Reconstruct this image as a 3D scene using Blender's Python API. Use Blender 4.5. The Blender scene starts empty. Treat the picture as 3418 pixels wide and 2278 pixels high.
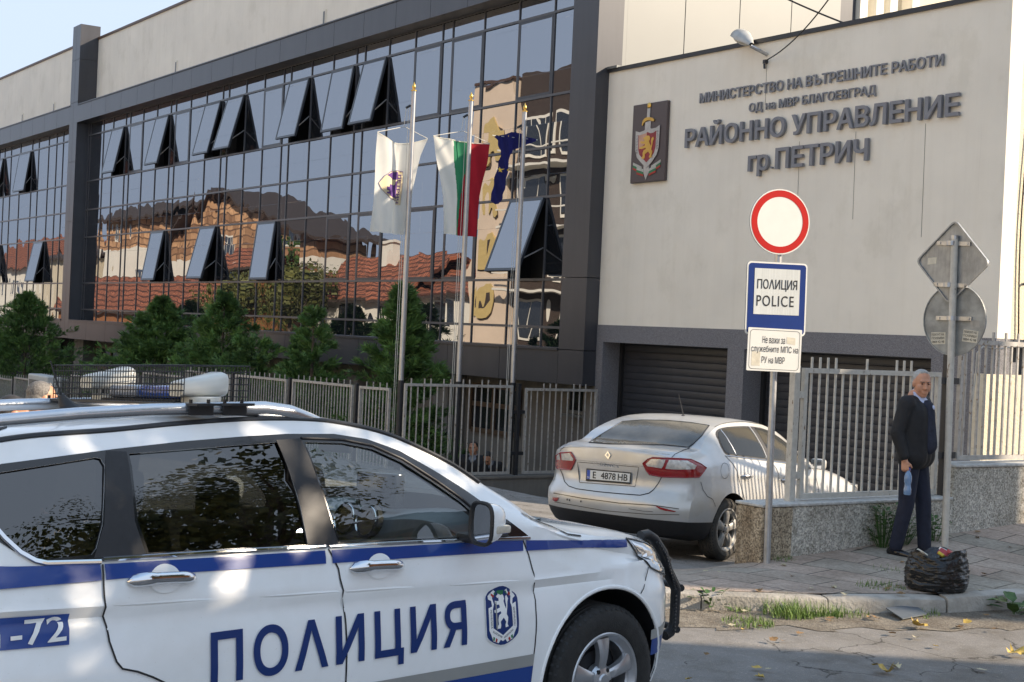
import bpy, bmesh, math, random
from math import sin, cos, pi, radians, atan2, sqrt, hypot
from mathutils import Vector, Matrix, Euler
from mathutils.bvhtree import BVHTree
from mathutils.geometry import delaunay_2d_cdt
R = random.Random(7)
SC = bpy.context.scene
COL = SC.collection
DG = bpy.context.evaluated_depsgraph_get
# ---------------------------------------------------------------- camera
YAW, PITCH, RHO = radians(34.2), math.atan(29/4893), 0.045
f_ = Vector((-cos(YAW)*cos(PITCH), sin(YAW)*cos(PITCH), -sin(PITCH)))
r_ = Vector((sin(YAW), cos(YAW), 0)); u_ = r_.cross(f_)
ir = r_*cos(RHO)+u_*sin(RHO); iu = -r_*sin(RHO)+u_*cos(RHO)
cd = bpy.data.cameras.new('camera'); cam = bpy.data.objects.new('camera', cd); COL.objects.link(cam)
cam.matrix_world = Matrix(((ir.x, iu.x, -f_.x, 0), (ir.y, iu.y, -f_.y, 0), (ir.z, iu.z, -f_.z, 2.0), (0, 0, 0, 1)))
cd.sensor_width = 36; cd.lens = 36*4893/3418; cd.clip_end = 2000; cd.clip_start = .05
SC.camera = cam
# ---------------------------------------------------------------- world, sun, exposure
SUN = Vector((.64*cos(radians(26)), .77*cos(radians(26)), sin(radians(26)))).normalized()
w = bpy.data.worlds.new('World'); SC.world = w; w.use_nodes = True
nt = w.node_tree; nt.nodes.clear()
sky = nt.nodes.new('ShaderNodeTexSky'); sky.sky_type = 'NISHITA'; sky.sun_disc = False
sky.sun_elevation = radians(26); sky.sun_rotation = atan2(SUN.x, SUN.y)
sky.air_density = 1.25; sky.dust_density = .25; sky.ozone_density = 1.0
bg = nt.nodes.new('ShaderNodeBackground'); bg.inputs[1].default_value = .15
ow = nt.nodes.new('ShaderNodeOutputWorld')
dk_ = nt.nodes.new('ShaderNodeMix'); dk_.data_type = 'RGBA'; dk_.blend_type = 'DARKEN'; dk_.inputs[0].default_value = 1; dk_.inputs[7].default_value = (1.45, 1.95, 2.75, 1)
nt.links.new(sky.outputs[0], dk_.inputs[6]); nt.links.new(dk_.outputs[2], bg.inputs[0]); nt.links.new(bg.outputs[0], ow.inputs[0])
sl = bpy.data.lights.new('sun', 'SUN'); sl.energy = 2.9; sl.angle = radians(.53); sl.color = (1, .93, .82)
so = bpy.data.objects.new('sun', sl); COL.objects.link(so)
so.rotation_euler = SUN.to_track_quat('Z', 'Y').to_euler(); so.location = SUN*60
SC.view_settings.view_transform = 'Standard'; SC.view_settings.look = 'None'
SC.view_settings.exposure = 1.58;
try:
    SC.view_settings.use_white_balance = True; SC.view_settings.white_balance_temperature = 7600; SC.view_settings.white_balance_tint = 13
except Exception: pass
SC.view_settings.gamma = 1
# ---------------------------------------------------------------- materials
def mat(name, c, rough=.55, metal=0, var=.12, vs=6., bump=0., bs=60., spec=.5, coat=0., c2=None, detail=4, stretch=None):
    m = bpy.data.materials.new(name); m.use_nodes = True; t = m.node_tree; b = t.nodes['Principled BSDF']
    b.inputs['Roughness'].default_value = rough; b.inputs['Metallic'].default_value = metal
    b.inputs['Specular IOR Level'].default_value = spec
    if coat: b.inputs['Coat Weight'].default_value = coat; b.inputs['Coat Roughness'].default_value = .04
    c = tuple(c)
    if var or c2:
        tc = t.nodes.new('ShaderNodeTexCoord'); n = t.nodes.new('ShaderNodeTexNoise')
        n.inputs['Scale'].default_value = vs; n.inputs['Detail'].default_value = detail; n.inputs['Roughness'].default_value = .6
        src = tc.outputs['Object']
        if stretch:
            mp = t.nodes.new('ShaderNodeMapping'); mp.inputs['Scale'].default_value = stretch
            t.links.new(src, mp.inputs[0]); src = mp.outputs[0]
        t.links.new(src, n.inputs['Vector'])
        rp = t.nodes.new('ShaderNodeValToRGB')
        rp.color_ramp.elements[0].position = .3; rp.color_ramp.elements[1].position = .7
        lo = tuple(x*(1-var) for x in c); hi = tuple(x*(1+var) for x in (c2 or c))
        rp.color_ramp.elements[0].color = lo+(1,); rp.color_ramp.elements[1].color = hi+(1,)
        t.links.new(n.outputs['Fac'], rp.inputs[0]); t.links.new(rp.outputs[0], b.inputs['Base Color'])
        m['ramp'] = rp.name
    else: b.inputs['Base Color'].default_value = c+(1,)
    if bump:
        tc2 = t.nodes.new('ShaderNodeTexCoord'); n2 = t.nodes.new('ShaderNodeTexNoise'); n2.inputs['Scale'].default_value = bs
        n2.inputs['Detail'].default_value = 5
        t.links.new(tc2.outputs['Object'], n2.inputs['Vector'])
        bp = t.nodes.new('ShaderNodeBump'); bp.inputs['Distance'].default_value = bump; bp.inputs['Strength'].default_value = .8
        t.links.new(n2.outputs['Fac'], bp.inputs['Height']); t.links.new(bp.outputs[0], b.inputs['Normal'])
    return m
def N(t, ty, **k):
    n = t.nodes.new(ty)
    for a, v in k.items():
        if a[0] == 'i': n.inputs[int(a[1:])].default_value = v
        else: setattr(n, a, v)
    return n
def facade_glass():
    m = bpy.data.materials.new('solar_glass'); m.use_nodes = True; t = m.node_tree; t.nodes.clear(); L = t.links.new
    tc = N(t, 'ShaderNodeTexCoord'); sp = N(t, 'ShaderNodeSeparateXYZ'); L(tc.outputs['Object'], sp.inputs[0])
    fx = N(t, 'ShaderNodeMath', operation='MULTIPLY_ADD', i1=.832, i2=.37); L(sp.outputs[0], fx.inputs[0])
    ff = N(t, 'ShaderNodeMath', operation='FLOOR'); L(fx.outputs[0], ff.inputs[0])
    fz = N(t, 'ShaderNodeMath', operation='FLOOR'); L(sp.outputs[2], fz.inputs[0])
    w_ = N(t, 'ShaderNodeMath', operation='MULTIPLY_ADD', i1=3.71); L(ff.outputs[0], w_.inputs[0]); L(fz.outputs[0], w_.inputs[2])
    mp = N(t, 'ShaderNodeMapping'); mp.inputs['Scale'].default_value = (1.25, 1, .75); L(tc.outputs['Object'], mp.inputs[0])
    n = N(t, 'ShaderNodeTexNoise', noise_dimensions='4D'); n.inputs['Scale'].default_value = 1.; n.inputs['Detail'].default_value = .6
    L(mp.outputs[0], n.inputs['Vector']); L(w_.outputs[0], n.inputs['W'])
    b = N(t, 'ShaderNodeBump'); b.inputs['Distance'].default_value = .0062; b.inputs['Strength'].default_value = 1
    L(n.outputs['Fac'], b.inputs['Height'])
    g = N(t, 'ShaderNodeBsdfGlossy'); g.inputs['Color'].default_value = (.37, .38, .405, 1); g.inputs['Roughness'].default_value = .0
    L(b.outputs[0], g.inputs['Normal'])
    d = N(t, 'ShaderNodeBsdfDiffuse'); d.inputs['Color'].default_value = (.05, .055, .065, 1)
    mx = N(t, 'ShaderNodeMixShader', i0=.82); L(d.outputs[0], mx.inputs[1]); L(g.outputs[0], mx.inputs[2])
    o = N(t, 'ShaderNodeOutputMaterial'); L(mx.outputs[0], o.inputs[0]); return m
def car_glass(name, tint, refl=1.0):
    m = bpy.data.materials.new(name); m.use_nodes = True; t = m.node_tree; t.nodes.clear(); L = t.links.new
    tr = N(t, 'ShaderNodeBsdfTransparent'); tr.inputs[0].default_value = tint+(1,)
    g = N(t, 'ShaderNodeBsdfGlossy'); g.inputs['Color'].default_value = (refl, refl, refl, 1); g.inputs['Roughness'].default_value = .0
    fr = N(t, 'ShaderNodeFresnel'); fr.inputs[0].default_value = 2.1
    mx = N(t, 'ShaderNodeMixShader'); L(fr.outputs[0], mx.inputs[0]); L(tr.outputs[0], mx.inputs[1]); L(g.outputs[0], mx.inputs[2])
    o = N(t, 'ShaderNodeOutputMaterial'); L(mx.outputs[0], o.inputs[0]); return m
def overlay(m, kind, **k):
    """multiply a pattern into a material's base colour: streaks, cracks, joints"""
    t = m.node_tree; L = t.links.new; b = t.nodes['Principled BSDF']; src = b.inputs['Base Color'].links[0].from_socket
    tc = N(t, 'ShaderNodeTexCoord'); mp = N(t, 'ShaderNodeMapping'); L(tc.outputs['Object'], mp.inputs[0])
    mp.inputs['Scale'].default_value = k.get('scale', (1, 1, 1)); mp.inputs['Rotation'].default_value = k.get('rot', (0, 0, 0))
    rp = N(t, 'ShaderNodeValToRGB'); e = rp.color_ramp.elements
    e[0].position, e[1].position = k.get('pos', (.4, .6)); e[0].color = k.get('a', (.6, .6, .6))+(1,); e[1].color = k.get('b', (1, 1, 1))+(1,)
    if kind == 'noise':
        n = N(t, 'ShaderNodeTexNoise'); n.inputs['Scale'].default_value = 1; n.inputs['Detail'].default_value = k.get('detail', 5); n.inputs['Roughness'].default_value = .65
        L(mp.outputs[0], n.inputs['Vector']); L(n.outputs['Fac'], rp.inputs[0])
    elif kind == 'crack':
        n0 = N(t, 'ShaderNodeTexNoise'); n0.inputs['Scale'].default_value = 2.2; n0.inputs['Detail'].default_value = 5; L(mp.outputs[0], n0.inputs['Vector'])
        ad = N(t, 'ShaderNodeVectorMath', operation='MULTIPLY_ADD'); ad.inputs[1].default_value = (.55, .55, .55); L(n0.outputs['Color'], ad.inputs[0]); L(mp.outputs[0], ad.inputs[2])
        n = N(t, 'ShaderNodeTexVoronoi', feature='DISTANCE_TO_EDGE'); L(ad.outputs[0], n.inputs['Vector']); n.inputs['Scale'].default_value = 1
        nm_ = N(t, 'ShaderNodeTexNoise'); nm_.inputs['Scale'].default_value = .55; nm_.inputs['Detail'].default_value = 3; L(mp.outputs[0], nm_.inputs['Vector'])
        mr_ = N(t, 'ShaderNodeMapRange'); mr_.inputs[1].default_value = .50; mr_.inputs[2].default_value = .42; mr_.inputs[3].default_value = 0; mr_.inputs[4].default_value = .05; L(nm_.outputs['Fac'], mr_.inputs[0])
        ad2 = N(t, 'ShaderNodeMath', operation='ADD'); L(n.outputs['Distance'], ad2.inputs[0]); L(mr_.outputs[0], ad2.inputs[1]); L(ad2.outputs[0], rp.inputs[0])
    elif kind == 'voro':
        n = N(t, 'ShaderNodeTexVoronoi'); n.inputs['Scale'].default_value = 1; L(mp.outputs[0], n.inputs['Vector']); L(n.outputs['Color'], rp.inputs[0])
    elif kind == 'brick':
        n = N(t, 'ShaderNodeTexBrick'); L(mp.outputs[0], n.inputs['Vector']); n.inputs['Scale'].default_value = 1
        n.inputs['Mortar Size'].default_value = k.get('mortar', .02); n.inputs['Brick Width'].default_value = k.get('bw', .5); n.inputs['Row Height'].default_value = k.get('rh', .25)
        n.inputs['Color1'].default_value = k.get('c1', (1, 1, 1))+(1,); n.inputs['Color2'].default_value = k.get('c2', (.8, .8, .8))+(1,); n.inputs['Mortar'].default_value = k.get('mo', (.3, .3, .3))+(1,)
        n.offset = k.get('off', .5)
    out = n.outputs['Color'] if kind == 'brick' else rp.outputs[0]
    mx = N(t, 'ShaderNodeMix', data_type='RGBA', blend_type='MULTIPLY'); mx.inputs[0].default_value = k.get('fac', 1)
    L(src, mx.inputs[6]); L(out, mx.inputs[7]); L(mx.outputs[2], b.inputs['Base Color']); return m
M = {}
def defm(k, *a, **kw): M[k] = mat(k, *a, **kw); return M[k]
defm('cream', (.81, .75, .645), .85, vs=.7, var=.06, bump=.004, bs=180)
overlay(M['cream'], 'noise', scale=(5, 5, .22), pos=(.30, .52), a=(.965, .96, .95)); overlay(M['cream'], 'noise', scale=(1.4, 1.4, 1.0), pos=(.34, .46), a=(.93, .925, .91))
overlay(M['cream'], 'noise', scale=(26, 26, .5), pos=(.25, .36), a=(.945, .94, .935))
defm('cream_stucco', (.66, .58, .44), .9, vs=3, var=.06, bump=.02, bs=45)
defm('panel_white', (.15, .155, .15), .45, metal=.2, vs=.6, var=.03)
defm('clad', (.055, .056, .064), .34, metal=.1, vs=.8, var=.08)
overlay(M['clad'], 'noise', scale=(3, 3, .3), pos=(.35, .6), a=(.85, .85, .85))
defm('clad_dark', (.05, .055, .065), .35, vs=2, var=.1)
defm('mull', (.085, .087, .095), .35, metal=.2, var=.05)
defm('sashglass_f', (.03, .035, .045), .3, var=0)
defm('brown_trim', (.10, .055, .035), .5, vs=3)
defm('black_trim', (.022, .023, .027), .45, vs=8, var=.2)
defm('plinth', (.19, .185, .195), .9, vs=95, var=.45, bump=.012, bs=110, detail=2)
defm('garage_slat', (.036, .038, .045), .45, vs=4, var=.15)
defm('taupe', (.19, .175, .155), .9, vs=2, var=.12, bump=.005, bs=80)
overlay(M['taupe'], 'noise', scale=(5, 5, .4), pos=(.35, .6), a=(.8, .8, .8))
defm('dark_void', (.012, .012, .013), .9, var=0)
defm('letter', (.19, .195, .215), .5, vs=9, var=.1)
defm('galv', (.50, .50, .50), .38, metal=.75, vs=12, var=.18)
defm('fence_grey', (.42, .40, .37), .45, metal=.2, vs=14, var=.2)
overlay(M['fence_grey'], 'noise', scale=(22, 22, 16), pos=(.36, .40), a=(.5, .38, .28))
defm('post_cream', (.54, .51, .45), .5, vs=16, var=.12)
overlay(M['post_cream'], 'noise', scale=(30, 30, 10), pos=(.33, .37), a=(.35, .24, .16))
defm('post_black', (.02, .021, .024), .45, vs=10, var=.2)
defm('pole_alu', (.42, .43, .45), .34, metal=.8, vs=5, var=.08)
defm('gold', (.65, .42, .12), .3, metal=.9, var=.1)
defm('rope', (.6, .58, .52), .8, var=.1)
defm('black_plastic', (.016, .016, .018), .5, vs=30, var=.2)
defm('black_gloss', (.010, .011, .013), .12, var=0, coat=.5)
defm('rubber', (.022, .021, .020), .8, vs=25, var=.3, bump=.003, bs=150)
defm('rubber_dust', (.060, .054, .046), .85, vs=8, var=.45, bump=.003, bs=150)
defm('white_paint', (.93, .93, .915), .26, vs=1.5, var=.02, coat=.8)
overlay(M['white_paint'], 'noise', scale=(3, 3, 3), pos=(.32, .55), a=(.95, .945, .93)); overlay(M['white_paint'], 'noise', scale=(90, 90, 90), pos=(.28, .34), a=(.86, .84, .80))
defm('blue_vinyl', (.004, .050, .25), .3, vs=2, var=.06, coat=.5)
defm('navy_text', (.003, .032, .155), .35, var=0)
defm('grey_vinyl', (.36, .36, .34), .4, metal=.2, var=.04)
defm('chrome', (.75, .76, .78), .06, metal=1, var=0)
defm('silver_rail', (.62, .64, .67), .26, metal=.85, var=.04)
defm('alloy', (.52, .53, .55), .3, metal=.75, var=.08, vs=14)
defm('alloy_dust', (.36, .345, .32), .5, metal=.45, var=.3, vs=16)
defm('silver_paint', (.62, .625, .63), .30, metal=.4, vs=2.2, var=.07, coat=.5)
overlay(M['silver_paint'], 'noise', scale=(1.3, 1.3, 2.2), pos=(.30, .62), a=(.86, .82, .74))
defm('dust_glass', (.10, .092, .074), .22, vs=2.4, var=.4, coat=.35)
defm('tint_glass', (.016, .017, .016), .08, vs=3, var=.2, spec=.35)
defm('red_lens', (.30, .006, .010), .12, var=.1, vs=20, coat=.8)
defm('clear_lens', (.55, .52, .48), .15, var=.25, vs=30, coat=.8, metal=.25)
defm('amber_clear', (.62, .55, .45), .18, var=.15, vs=40, coat=.5)
defm('headlamp', (.40, .42, .44), .08, metal=.5, var=.35, vs=22, coat=1)
defm('plate_white', (.72, .72, .68), .4, var=.03)
defm('plate_blue', (.02, .08, .42), .4, var=0)
defm('ink', (.012, .012, .014), .5, var=0)
defm('sign_white', (.74, .73, .68), .42, vs=6, var=.03)
defm('sign_reflect', (.62, .64, .62), .4, vs=3, var=.05)
overlay(M['sign_reflect'], 'noise', scale=(70, 70, .6), pos=(.4, .6), a=(.9, .9, .9))
defm('sign_red', (.50, .012, .010), .5, var=.05, spec=.25)
defm('sign_blue', (.003, .030, .17), .5, vs=4, var=.06, spec=.25)
defm('sign_back', (.36, .37, .37), .45, metal=.45, vs=9, var=.18)
overlay(M['sign_back'], 'noise', scale=(30, 30, 3), pos=(.4, .62), a=(.82, .82, .82))
defm('sign_back_dull', (.30, .31, .30), .55, metal=.35, vs=7, var=.3)
defm('paper', (.62, .57, .46), .8, vs=20, var=.15)
defm('terrazzo', (.60, .57, .51), .9, vs=22, var=.1, bump=.02, bs=60)
overlay(M['terrazzo'], 'voro', scale=(72, 72, 72), pos=(.2, .8), a=(.55, .54, .52), b=(1.25, 1.24, 1.22)); overlay(M['terrazzo'], 'noise', scale=(1.5, 1.5, 1.5), pos=(.3, .62), a=(.62, .60, .56))
overlay(M['terrazzo'], 'noise', scale=(16, 16, 16), pos=(.32, .5), a=(.72, .70, .66))
defm('terrazzo_stain', (.46, .39, .30), .9, vs=22, var=.1, bump=.02, bs=60)
overlay(M['terrazzo_stain'], 'voro', scale=(72, 72, 72), pos=(.2, .8), a=(.45, .42, .38), b=(1.4, 1.35, 1.25)); overlay(M['terrazzo_stain'], 'noise', scale=(6, 6, 2), pos=(.35, .6), a=(.55, .5, .45))
defm('cap', (.5, .49, .46), .9, vs=18, var=.25, bump=.006, bs=70)
defm('concrete', (.44, .41, .365), .95, vs=5, var=.2, bump=.012, bs=40)
overlay(M['concrete'], 'noise', scale=(.9, .9, .9), pos=(.35, .6), a=(.6, .58, .55))
defm('asphalt', (.27, .255, .24), .95, vs=240, var=.5, bump=.010, bs=210, detail=2)
overlay(M['asphalt'], 'noise', scale=(.35, .35, .35), pos=(.36, .60), a=(.62, .60, .57)); overlay(M['asphalt'], 'noise', scale=(3, 3, 3), pos=(.3, .55), a=(.72, .70, .66))
overlay(M['asphalt'], 'crack', scale=(1.5, 1.5, 1.5), pos=(.001, .014), a=(.22, .21, .2))
overlay(M['asphalt'], 'noise', scale=(38, 38, 38), pos=(.56, .72), a=(1, 1, 1), b=(1.7, 1.65, 1.55))
defm('dirt', (.22, .19, .15), 1, vs=60, var=.55, bump=.02, bs=110)
overlay(M['dirt'], 'noise', scale=(4, 4, 4), pos=(.35, .6), a=(.62, .58, .55))
defm('paving', (.47, .41, .345), .92, vs=26, var=.22, bump=.008, bs=120)
overlay(M['paving'], 'brick', rot=(0, 0, radians(-12)), scale=(1, 1, 1), bw=.62, rh=.40, mortar=.008, c1=(1.05, .93, .90), c2=(.80, .82, .80), mo=(.25, .23, .21), off=.5)
overlay(M['paving'], 'noise', scale=(1.1, 1.1, 1.1), pos=(.34, .6), a=(.62, .6, .57)); overlay(M['paving'], 'noise', scale=(45, 45, 45), pos=(.3, .5), a=(.74, .73, .71))
defm('grass', (.07, .15, .022), .7, vs=30, var=.4, c2=(.14, .22, .04))
defm('weed', (.045, .11, .02), .6, vs=25, var=.4)
defm('leaf_yellow', (.50, .33, .07), .7, vs=30, var=.3)
defm('leaf_brown', (.24, .135, .055), .8, vs=30, var=.35)
defm('leaf_pale', (.46, .40, .26), .8, vs=30, var=.25)
defm('bark', (.10, .078, .06), .95, vs=14, var=.35, bump=.02, bs=30)
defm('conifer', (.040, .105, .028), .7, vs=2.2, var=.5, c2=(.095, .19, .046))
defm('foliage', (.055, .085, .018), .65, vs=1.2, var=.45, c2=(.12, .12, .03))
defm('skin', (.60, .29, .18), .5, vs=16, var=.09)
defm('skin_tan', (.52, .24, .14), .5, vs=16, var=.12)
defm('hair_white', (.42, .41, .39), .7, vs=70, var=.25, bump=.004, bs=180)
defm('hair_grey', (.16, .145, .13), .7, vs=90, var=.55, bump=.004, bs=180)
defm('hair_dark', (.03, .025, .022), .6, vs=80, var=.4)
defm('cloth_black', (.012, .012, .014), .75, vs=12, var=.3, bump=.006, bs=22)
defm('cloth_navy', (.012, .016, .034), .8, vs=12, var=.25, bump=.006, bs=20)
defm('cloth_vest', (.022, .026, .045), .85, vs=30, var=.25)
defm('cloth_shirt', (.56, .62, .80), .8, vs=20, var=.06)
defm('cloth_grey', (.25, .27, .31), .85, vs=20, var=.12)
defm('shoe', (.008, .008, .010), .2, var=0, coat=.4)
defm('bag', (.010, .010, .011), .16, vs=14, var=.3, bump=.03, bs=13)
defm('bottle_blue', (.16, .28, .46), .12, vs=10, var=.15, coat=.6)
defm('flag_white', (.86, .84, .77), .85, vs=5, var=.03)
defm('flag_green', (.03, .26, .13), .85, vs=5, var=.05)
defm('flag_red', (.50, .02, .035), .85, vs=5, var=.05)
defm('flag_navy', (.02, .022, .14), .8, vs=5, var=.06)
defm('star_gold', (.75, .5, .08), .7, var=0)
defm('purple', (.09, .03, .17), .8, var=.05)
defm('beige_print', (.55, .46, .30), .8, var=.05)
for nm in ('flag_white', 'flag_green', 'flag_red', 'flag_navy'):
    t = M[nm].node_tree; b = t.nodes['Principled BSDF']; o = [n for n in t.nodes if n.type == 'OUTPUT_MATERIAL'][0]
    tl = N(t, 'ShaderNodeBsdfTranslucent'); t.links.new(b.inputs['Base Color'].links[0].from_socket, tl.inputs[0])
    mx = N(t, 'ShaderNodeMixShader', i0=.6); t.links.new(b.outputs[0], mx.inputs[1]); t.links.new(tl.outputs[0], mx.inputs[2]); t.links.new(mx.outputs[0], o.inputs[0])
defm('roof_tile', (.40, .145, .08), .85, vs=3, var=.3)
overlay(M['roof_tile'], 'brick', rot=(radians(0), 0, 0), scale=(1, 1, 1), bw=.5, rh=.42, mortar=.06, c1=(1.15, 1.05, 1), c2=(.75, .72, .7), mo=(.22, .2, .2))
defm('brick_wall', (.54, .34, .21), .9, vs=2, var=.2)
overlay(M['brick_wall'], 'brick', rot=(radians(90), 0, 0), bw=1.7, rh=.55, mortar=.06, c1=(1.35, 1.25, 1.1), c2=(.55, .45, .4), mo=(.35, .3, .28))
defm('house_white', (.82, .78, .68), .9, vs=1, var=.06)
defm('house_tan', (.75, .60, .46), .9, vs=.8, var=.06)
defm('house_ochre', (.34, .14, .06), .9, vs=1, var=.1)
defm('eave', (.06, .042, .034), .8, var=.15)
defm('yellow_plate', (.62, .46, .19), .6, var=.08)
defm('win_dark', (.02, .022, .026), .1, var=.1, coat=.5)
defm('int_dark', (.018, .019, .022), .6, vs=20, var=.15)
defm('int_grey', (.24, .27, .27), .6, vs=20, var=.1)
defm('screen', (.012, .013, .015), .15, var=0)
defm('lightbar_blue', (.02, .09, .42), .12, var=.25, vs=18, coat=.8)
defm('lightbar_clear', (.30, .34, .42), .15, var=.3, vs=18, coat=.8)
defm('horn_white', (.70, .69, .63), .3, var=.04, coat=.4)
defm('cable', (.012, .012, .012), .7, var=0)
defm('emblem_brown', (.075, .055, .055), .4, vs=4, var=.05)
defm('emblem_red', (.28, .02, .025), .4, vs=5, var=.2)
defm('emblem_silver', (.45, .44, .42), .35, metal=.4, vs=8, var=.15)
defm('emblem_peach', (.55, .30, .20), .45, var=.15, vs=6)
defm('print_green', (.02, .18, .07), .6, var=0)
defm('print_red', (.42, .03, .02), .6, var=0)
defm('lamp_body', (.42, .41, .38), .45, metal=.3, vs=10, var=.12)
defm('lamp_lens', (.42, .40, .34), .2, var=.2, vs=12, coat=.6)
defm('litter_plate', (.10, .115, .13), .5, var=.15)
defm('litter_red', (.4, .03, .04), .5, var=.1)
defm('litter_yellow', (.6, .45, .05), .5, var=.1)
defm('window_brown', (.10, .06, .035), .5, var=.15)
defm('cabinet', (.50, .50, .48), .6, var=.06)
GLASS = facade_glass(); CGLASS = car_glass('cabin_glass', (.84, .88, .86)); DGLASS = car_glass('privacy_glass', (.09, .095, .095))
# ---------------------------------------------------------------- mesh helpers
def thing(name, label, cat, loc=(0, 0, 0), rz=0, group=None, kind=None):
    o = bpy.data.objects.new(name, None); COL.objects.link(o); o.location = loc; o.rotation_euler = (0, 0, rz)
    o.empty_display_size = .2
    tag(o, label, cat, group, kind); return o
def tag(o, label=None, cat=None, group=None, kind=None):
    if label: o['label'] = label
    if cat: o['category'] = cat
    if group: o['group'] = group
    if kind: o['kind'] = kind
    return o
def rootmat(p):
    if p is None: return Matrix()
    m = Matrix.Translation(p.location) @ p.rotation_euler.to_matrix().to_4x4()
    return rootmat(p.parent) @ m
class MB:
    def __init__(s): s.v = []; s.f = []; s.m = []; s.mi = 0
    def add(s, vs, fs, mi=None):
        k = len(s.v); s.v += [tuple(x) for x in vs]; s.f += [tuple(i+k for i in f) for f in fs]; s.m += [s.mi if mi is None else mi]*len(fs); return s
    def box(s, x0, y0, z0, x1, y1, z1, mi=None, rz=0, M_=None):
        vs = [Vector((x, y, z)) for z in (z0, z1) for y in (y0, y1) for x in (x0, x1)]
        if rz:
            c = Vector(((x0+x1)/2, (y0+y1)/2, 0)); q = Matrix.Rotation(rz, 3, 'Z'); vs = [q @ (v-c)+c for v in vs]
        if M_: vs = [M_ @ v for v in vs]
        return s.add(vs, [(0, 2, 3, 1), (4, 5, 7, 6), (0, 1, 5, 4), (2, 6, 7, 3), (0, 4, 6, 2), (1, 3, 7, 5)], mi)
    def bbox(s, x0, y0, z0, x1, y1, z1, b=.01, mi=None, M_=None, seg=2):
        bm = bmesh.new(); bmesh.ops.create_cube(bm, size=1)
        for v in bm.verts: v.co = Vector(((x0+x1)/2+v.co.x*(x1-x0), (y0+y1)/2+v.co.y*(y1-y0), (z0+z1)/2+v.co.z*(z1-z0)))
        bmesh.ops.bevel(bm, geom=bm.edges[:], offset=b, segments=seg, profile=.5, affect='EDGES')
        return s.bm(bm, M_, mi)
    def bm(s, bm, M_=None, mi=None):
        bm.verts.index_update(); vs = [(M_ @ v.co if M_ else v.co.copy()) for v in bm.verts]; fs = [[v.index for v in f.verts] for f in bm.faces]
        s.add(vs, fs, mi); bm.free(); return s
    def tube(s, pts, r, n=8, mi=None, cap=True, flat=1, up=None):
        pts = [Vector(p) for p in pts]; rs = r if isinstance(r, (list, tuple)) else [r]*len(pts); rings = []
        a = None
        for i, p in enumerate(pts):
            d = (pts[min(i+1, len(pts)-1)]-pts[max(i-1, 0)]).normalized()
            if a is None:
                a = Vector(up) if up else (Vector((0, 0, 1)) if abs(d.z) < .9 else Vector((1, 0, 0)))
            a = (a-d*a.dot(d)).normalized(); b = d.cross(a)
            rings.append([p+a*cos(2*pi*k/n)*rs[i]*flat+b*sin(2*pi*k/n)*rs[i] for k in range(n)])
        vs = [v for q in rings for v in q]; fs = []
        for i in range(len(pts)-1):
            for k in range(n): fs.append((i*n+k, i*n+(k+1) % n, (i+1)*n+(k+1) % n, (i+1)*n+k))
        if cap: fs += [tuple(range(n-1, -1, -1)), tuple(range((len(pts)-1)*n, len(pts)*n))]
        return s.add(vs, fs, mi)
    def lathe(s, prof, n=24, M_=None, mi=None, a0=0, a1=2*pi):
        """prof: (r, z); axis z"""
        full = abs(a1-a0-2*pi) < 1e-6; m = n if full else n+1; vs = []; fs = []
        for k in range(m):
            a = a0+(a1-a0)*k/n
            for r, z in prof: vs.append(Vector((r*cos(a), r*sin(a), z)))
        q = len(prof)
        for k in range(n):
            k2 = (k+1) % m
            for i in range(q-1): fs.append((k*q+i, k2*q+i, k2*q+i+1, k*q+i+1))
        if M_: vs = [M_ @ v for v in vs]
        return s.add(vs, fs, mi)
    def prism(s, poly, f, d0, d1, mi=None):
        """poly 2D, f(u, v, d) -> 3D"""
        n = len(poly); vs = [f(u, v, d0) for u, v in poly]+[f(u, v, d1) for u, v in poly]
        return s.add(vs, [tuple(range(n-1, -1, -1)), tuple(range(n, 2*n))]+[(i, (i+1) % n, n+(i+1) % n, n+i) for i in range(n)], mi)
    def ball(s, c, r, n=12, mi=None, M_=None):
        r = r if isinstance(r, (list, tuple)) else (r, r, r); bm = bmesh.new(); bmesh.ops.create_uvsphere(bm, u_segments=n, v_segments=max(6, n*2//3), radius=1)
        for v in bm.verts: v.co = Vector((c[0]+v.co.x*r[0], c[1]+v.co.y*r[1], c[2]+v.co.z*r[2]))
        return s.bm(bm, M_, mi)
    def build(s, name, mats, parent=None, local=False, smooth=False, sharp=40, label=None, clean=False):
        me = bpy.data.meshes.new(name); vs = s.v
        if parent is not None and not local:
            im = rootmat(parent).inverted(); vs = [im @ Vector(v) for v in vs]
        me.from_pydata([tuple(v) for v in vs], [], s.f)
        for m in (mats if isinstance(mats, (list, tuple)) else [mats]): me.materials.append(m if not isinstance(m, str) else M[m])
        if any(s.m): me.polygons.foreach_set('material_index', s.m)
        if clean:
            bm = bmesh.new(); bm.from_mesh(me); bmesh.ops.remove_doubles(bm, verts=bm.verts, dist=1e-5); bmesh.ops.recalc_face_normals(bm, faces=bm.faces); bm.to_mesh(me); bm.free()
        me.update()
        if smooth:
            me.polygons.foreach_set('use_smooth', [True]*len(me.polygons))
            if sharp: me.set_sharp_from_angle(angle=radians(sharp))
        o = bpy.data.objects.new(name, me); COL.objects.link(o)
        if parent is not None: o.parent = parent
        if label: o['label'] = label
        return o
def copy_tree(o, parent=None):
    c = o.copy(); COL.objects.link(c); c.parent = parent
    for ch in [x for x in bpy.data.objects if x.parent == o]: copy_tree(ch, c)
    return c
def evaluated(o, remove_mods=True):
    bpy.context.view_layer.update()
    me = bpy.data.meshes.new_from_object(o.evaluated_get(DG())); old = o.data; o.modifiers.clear(); o.data = me; return o
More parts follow.
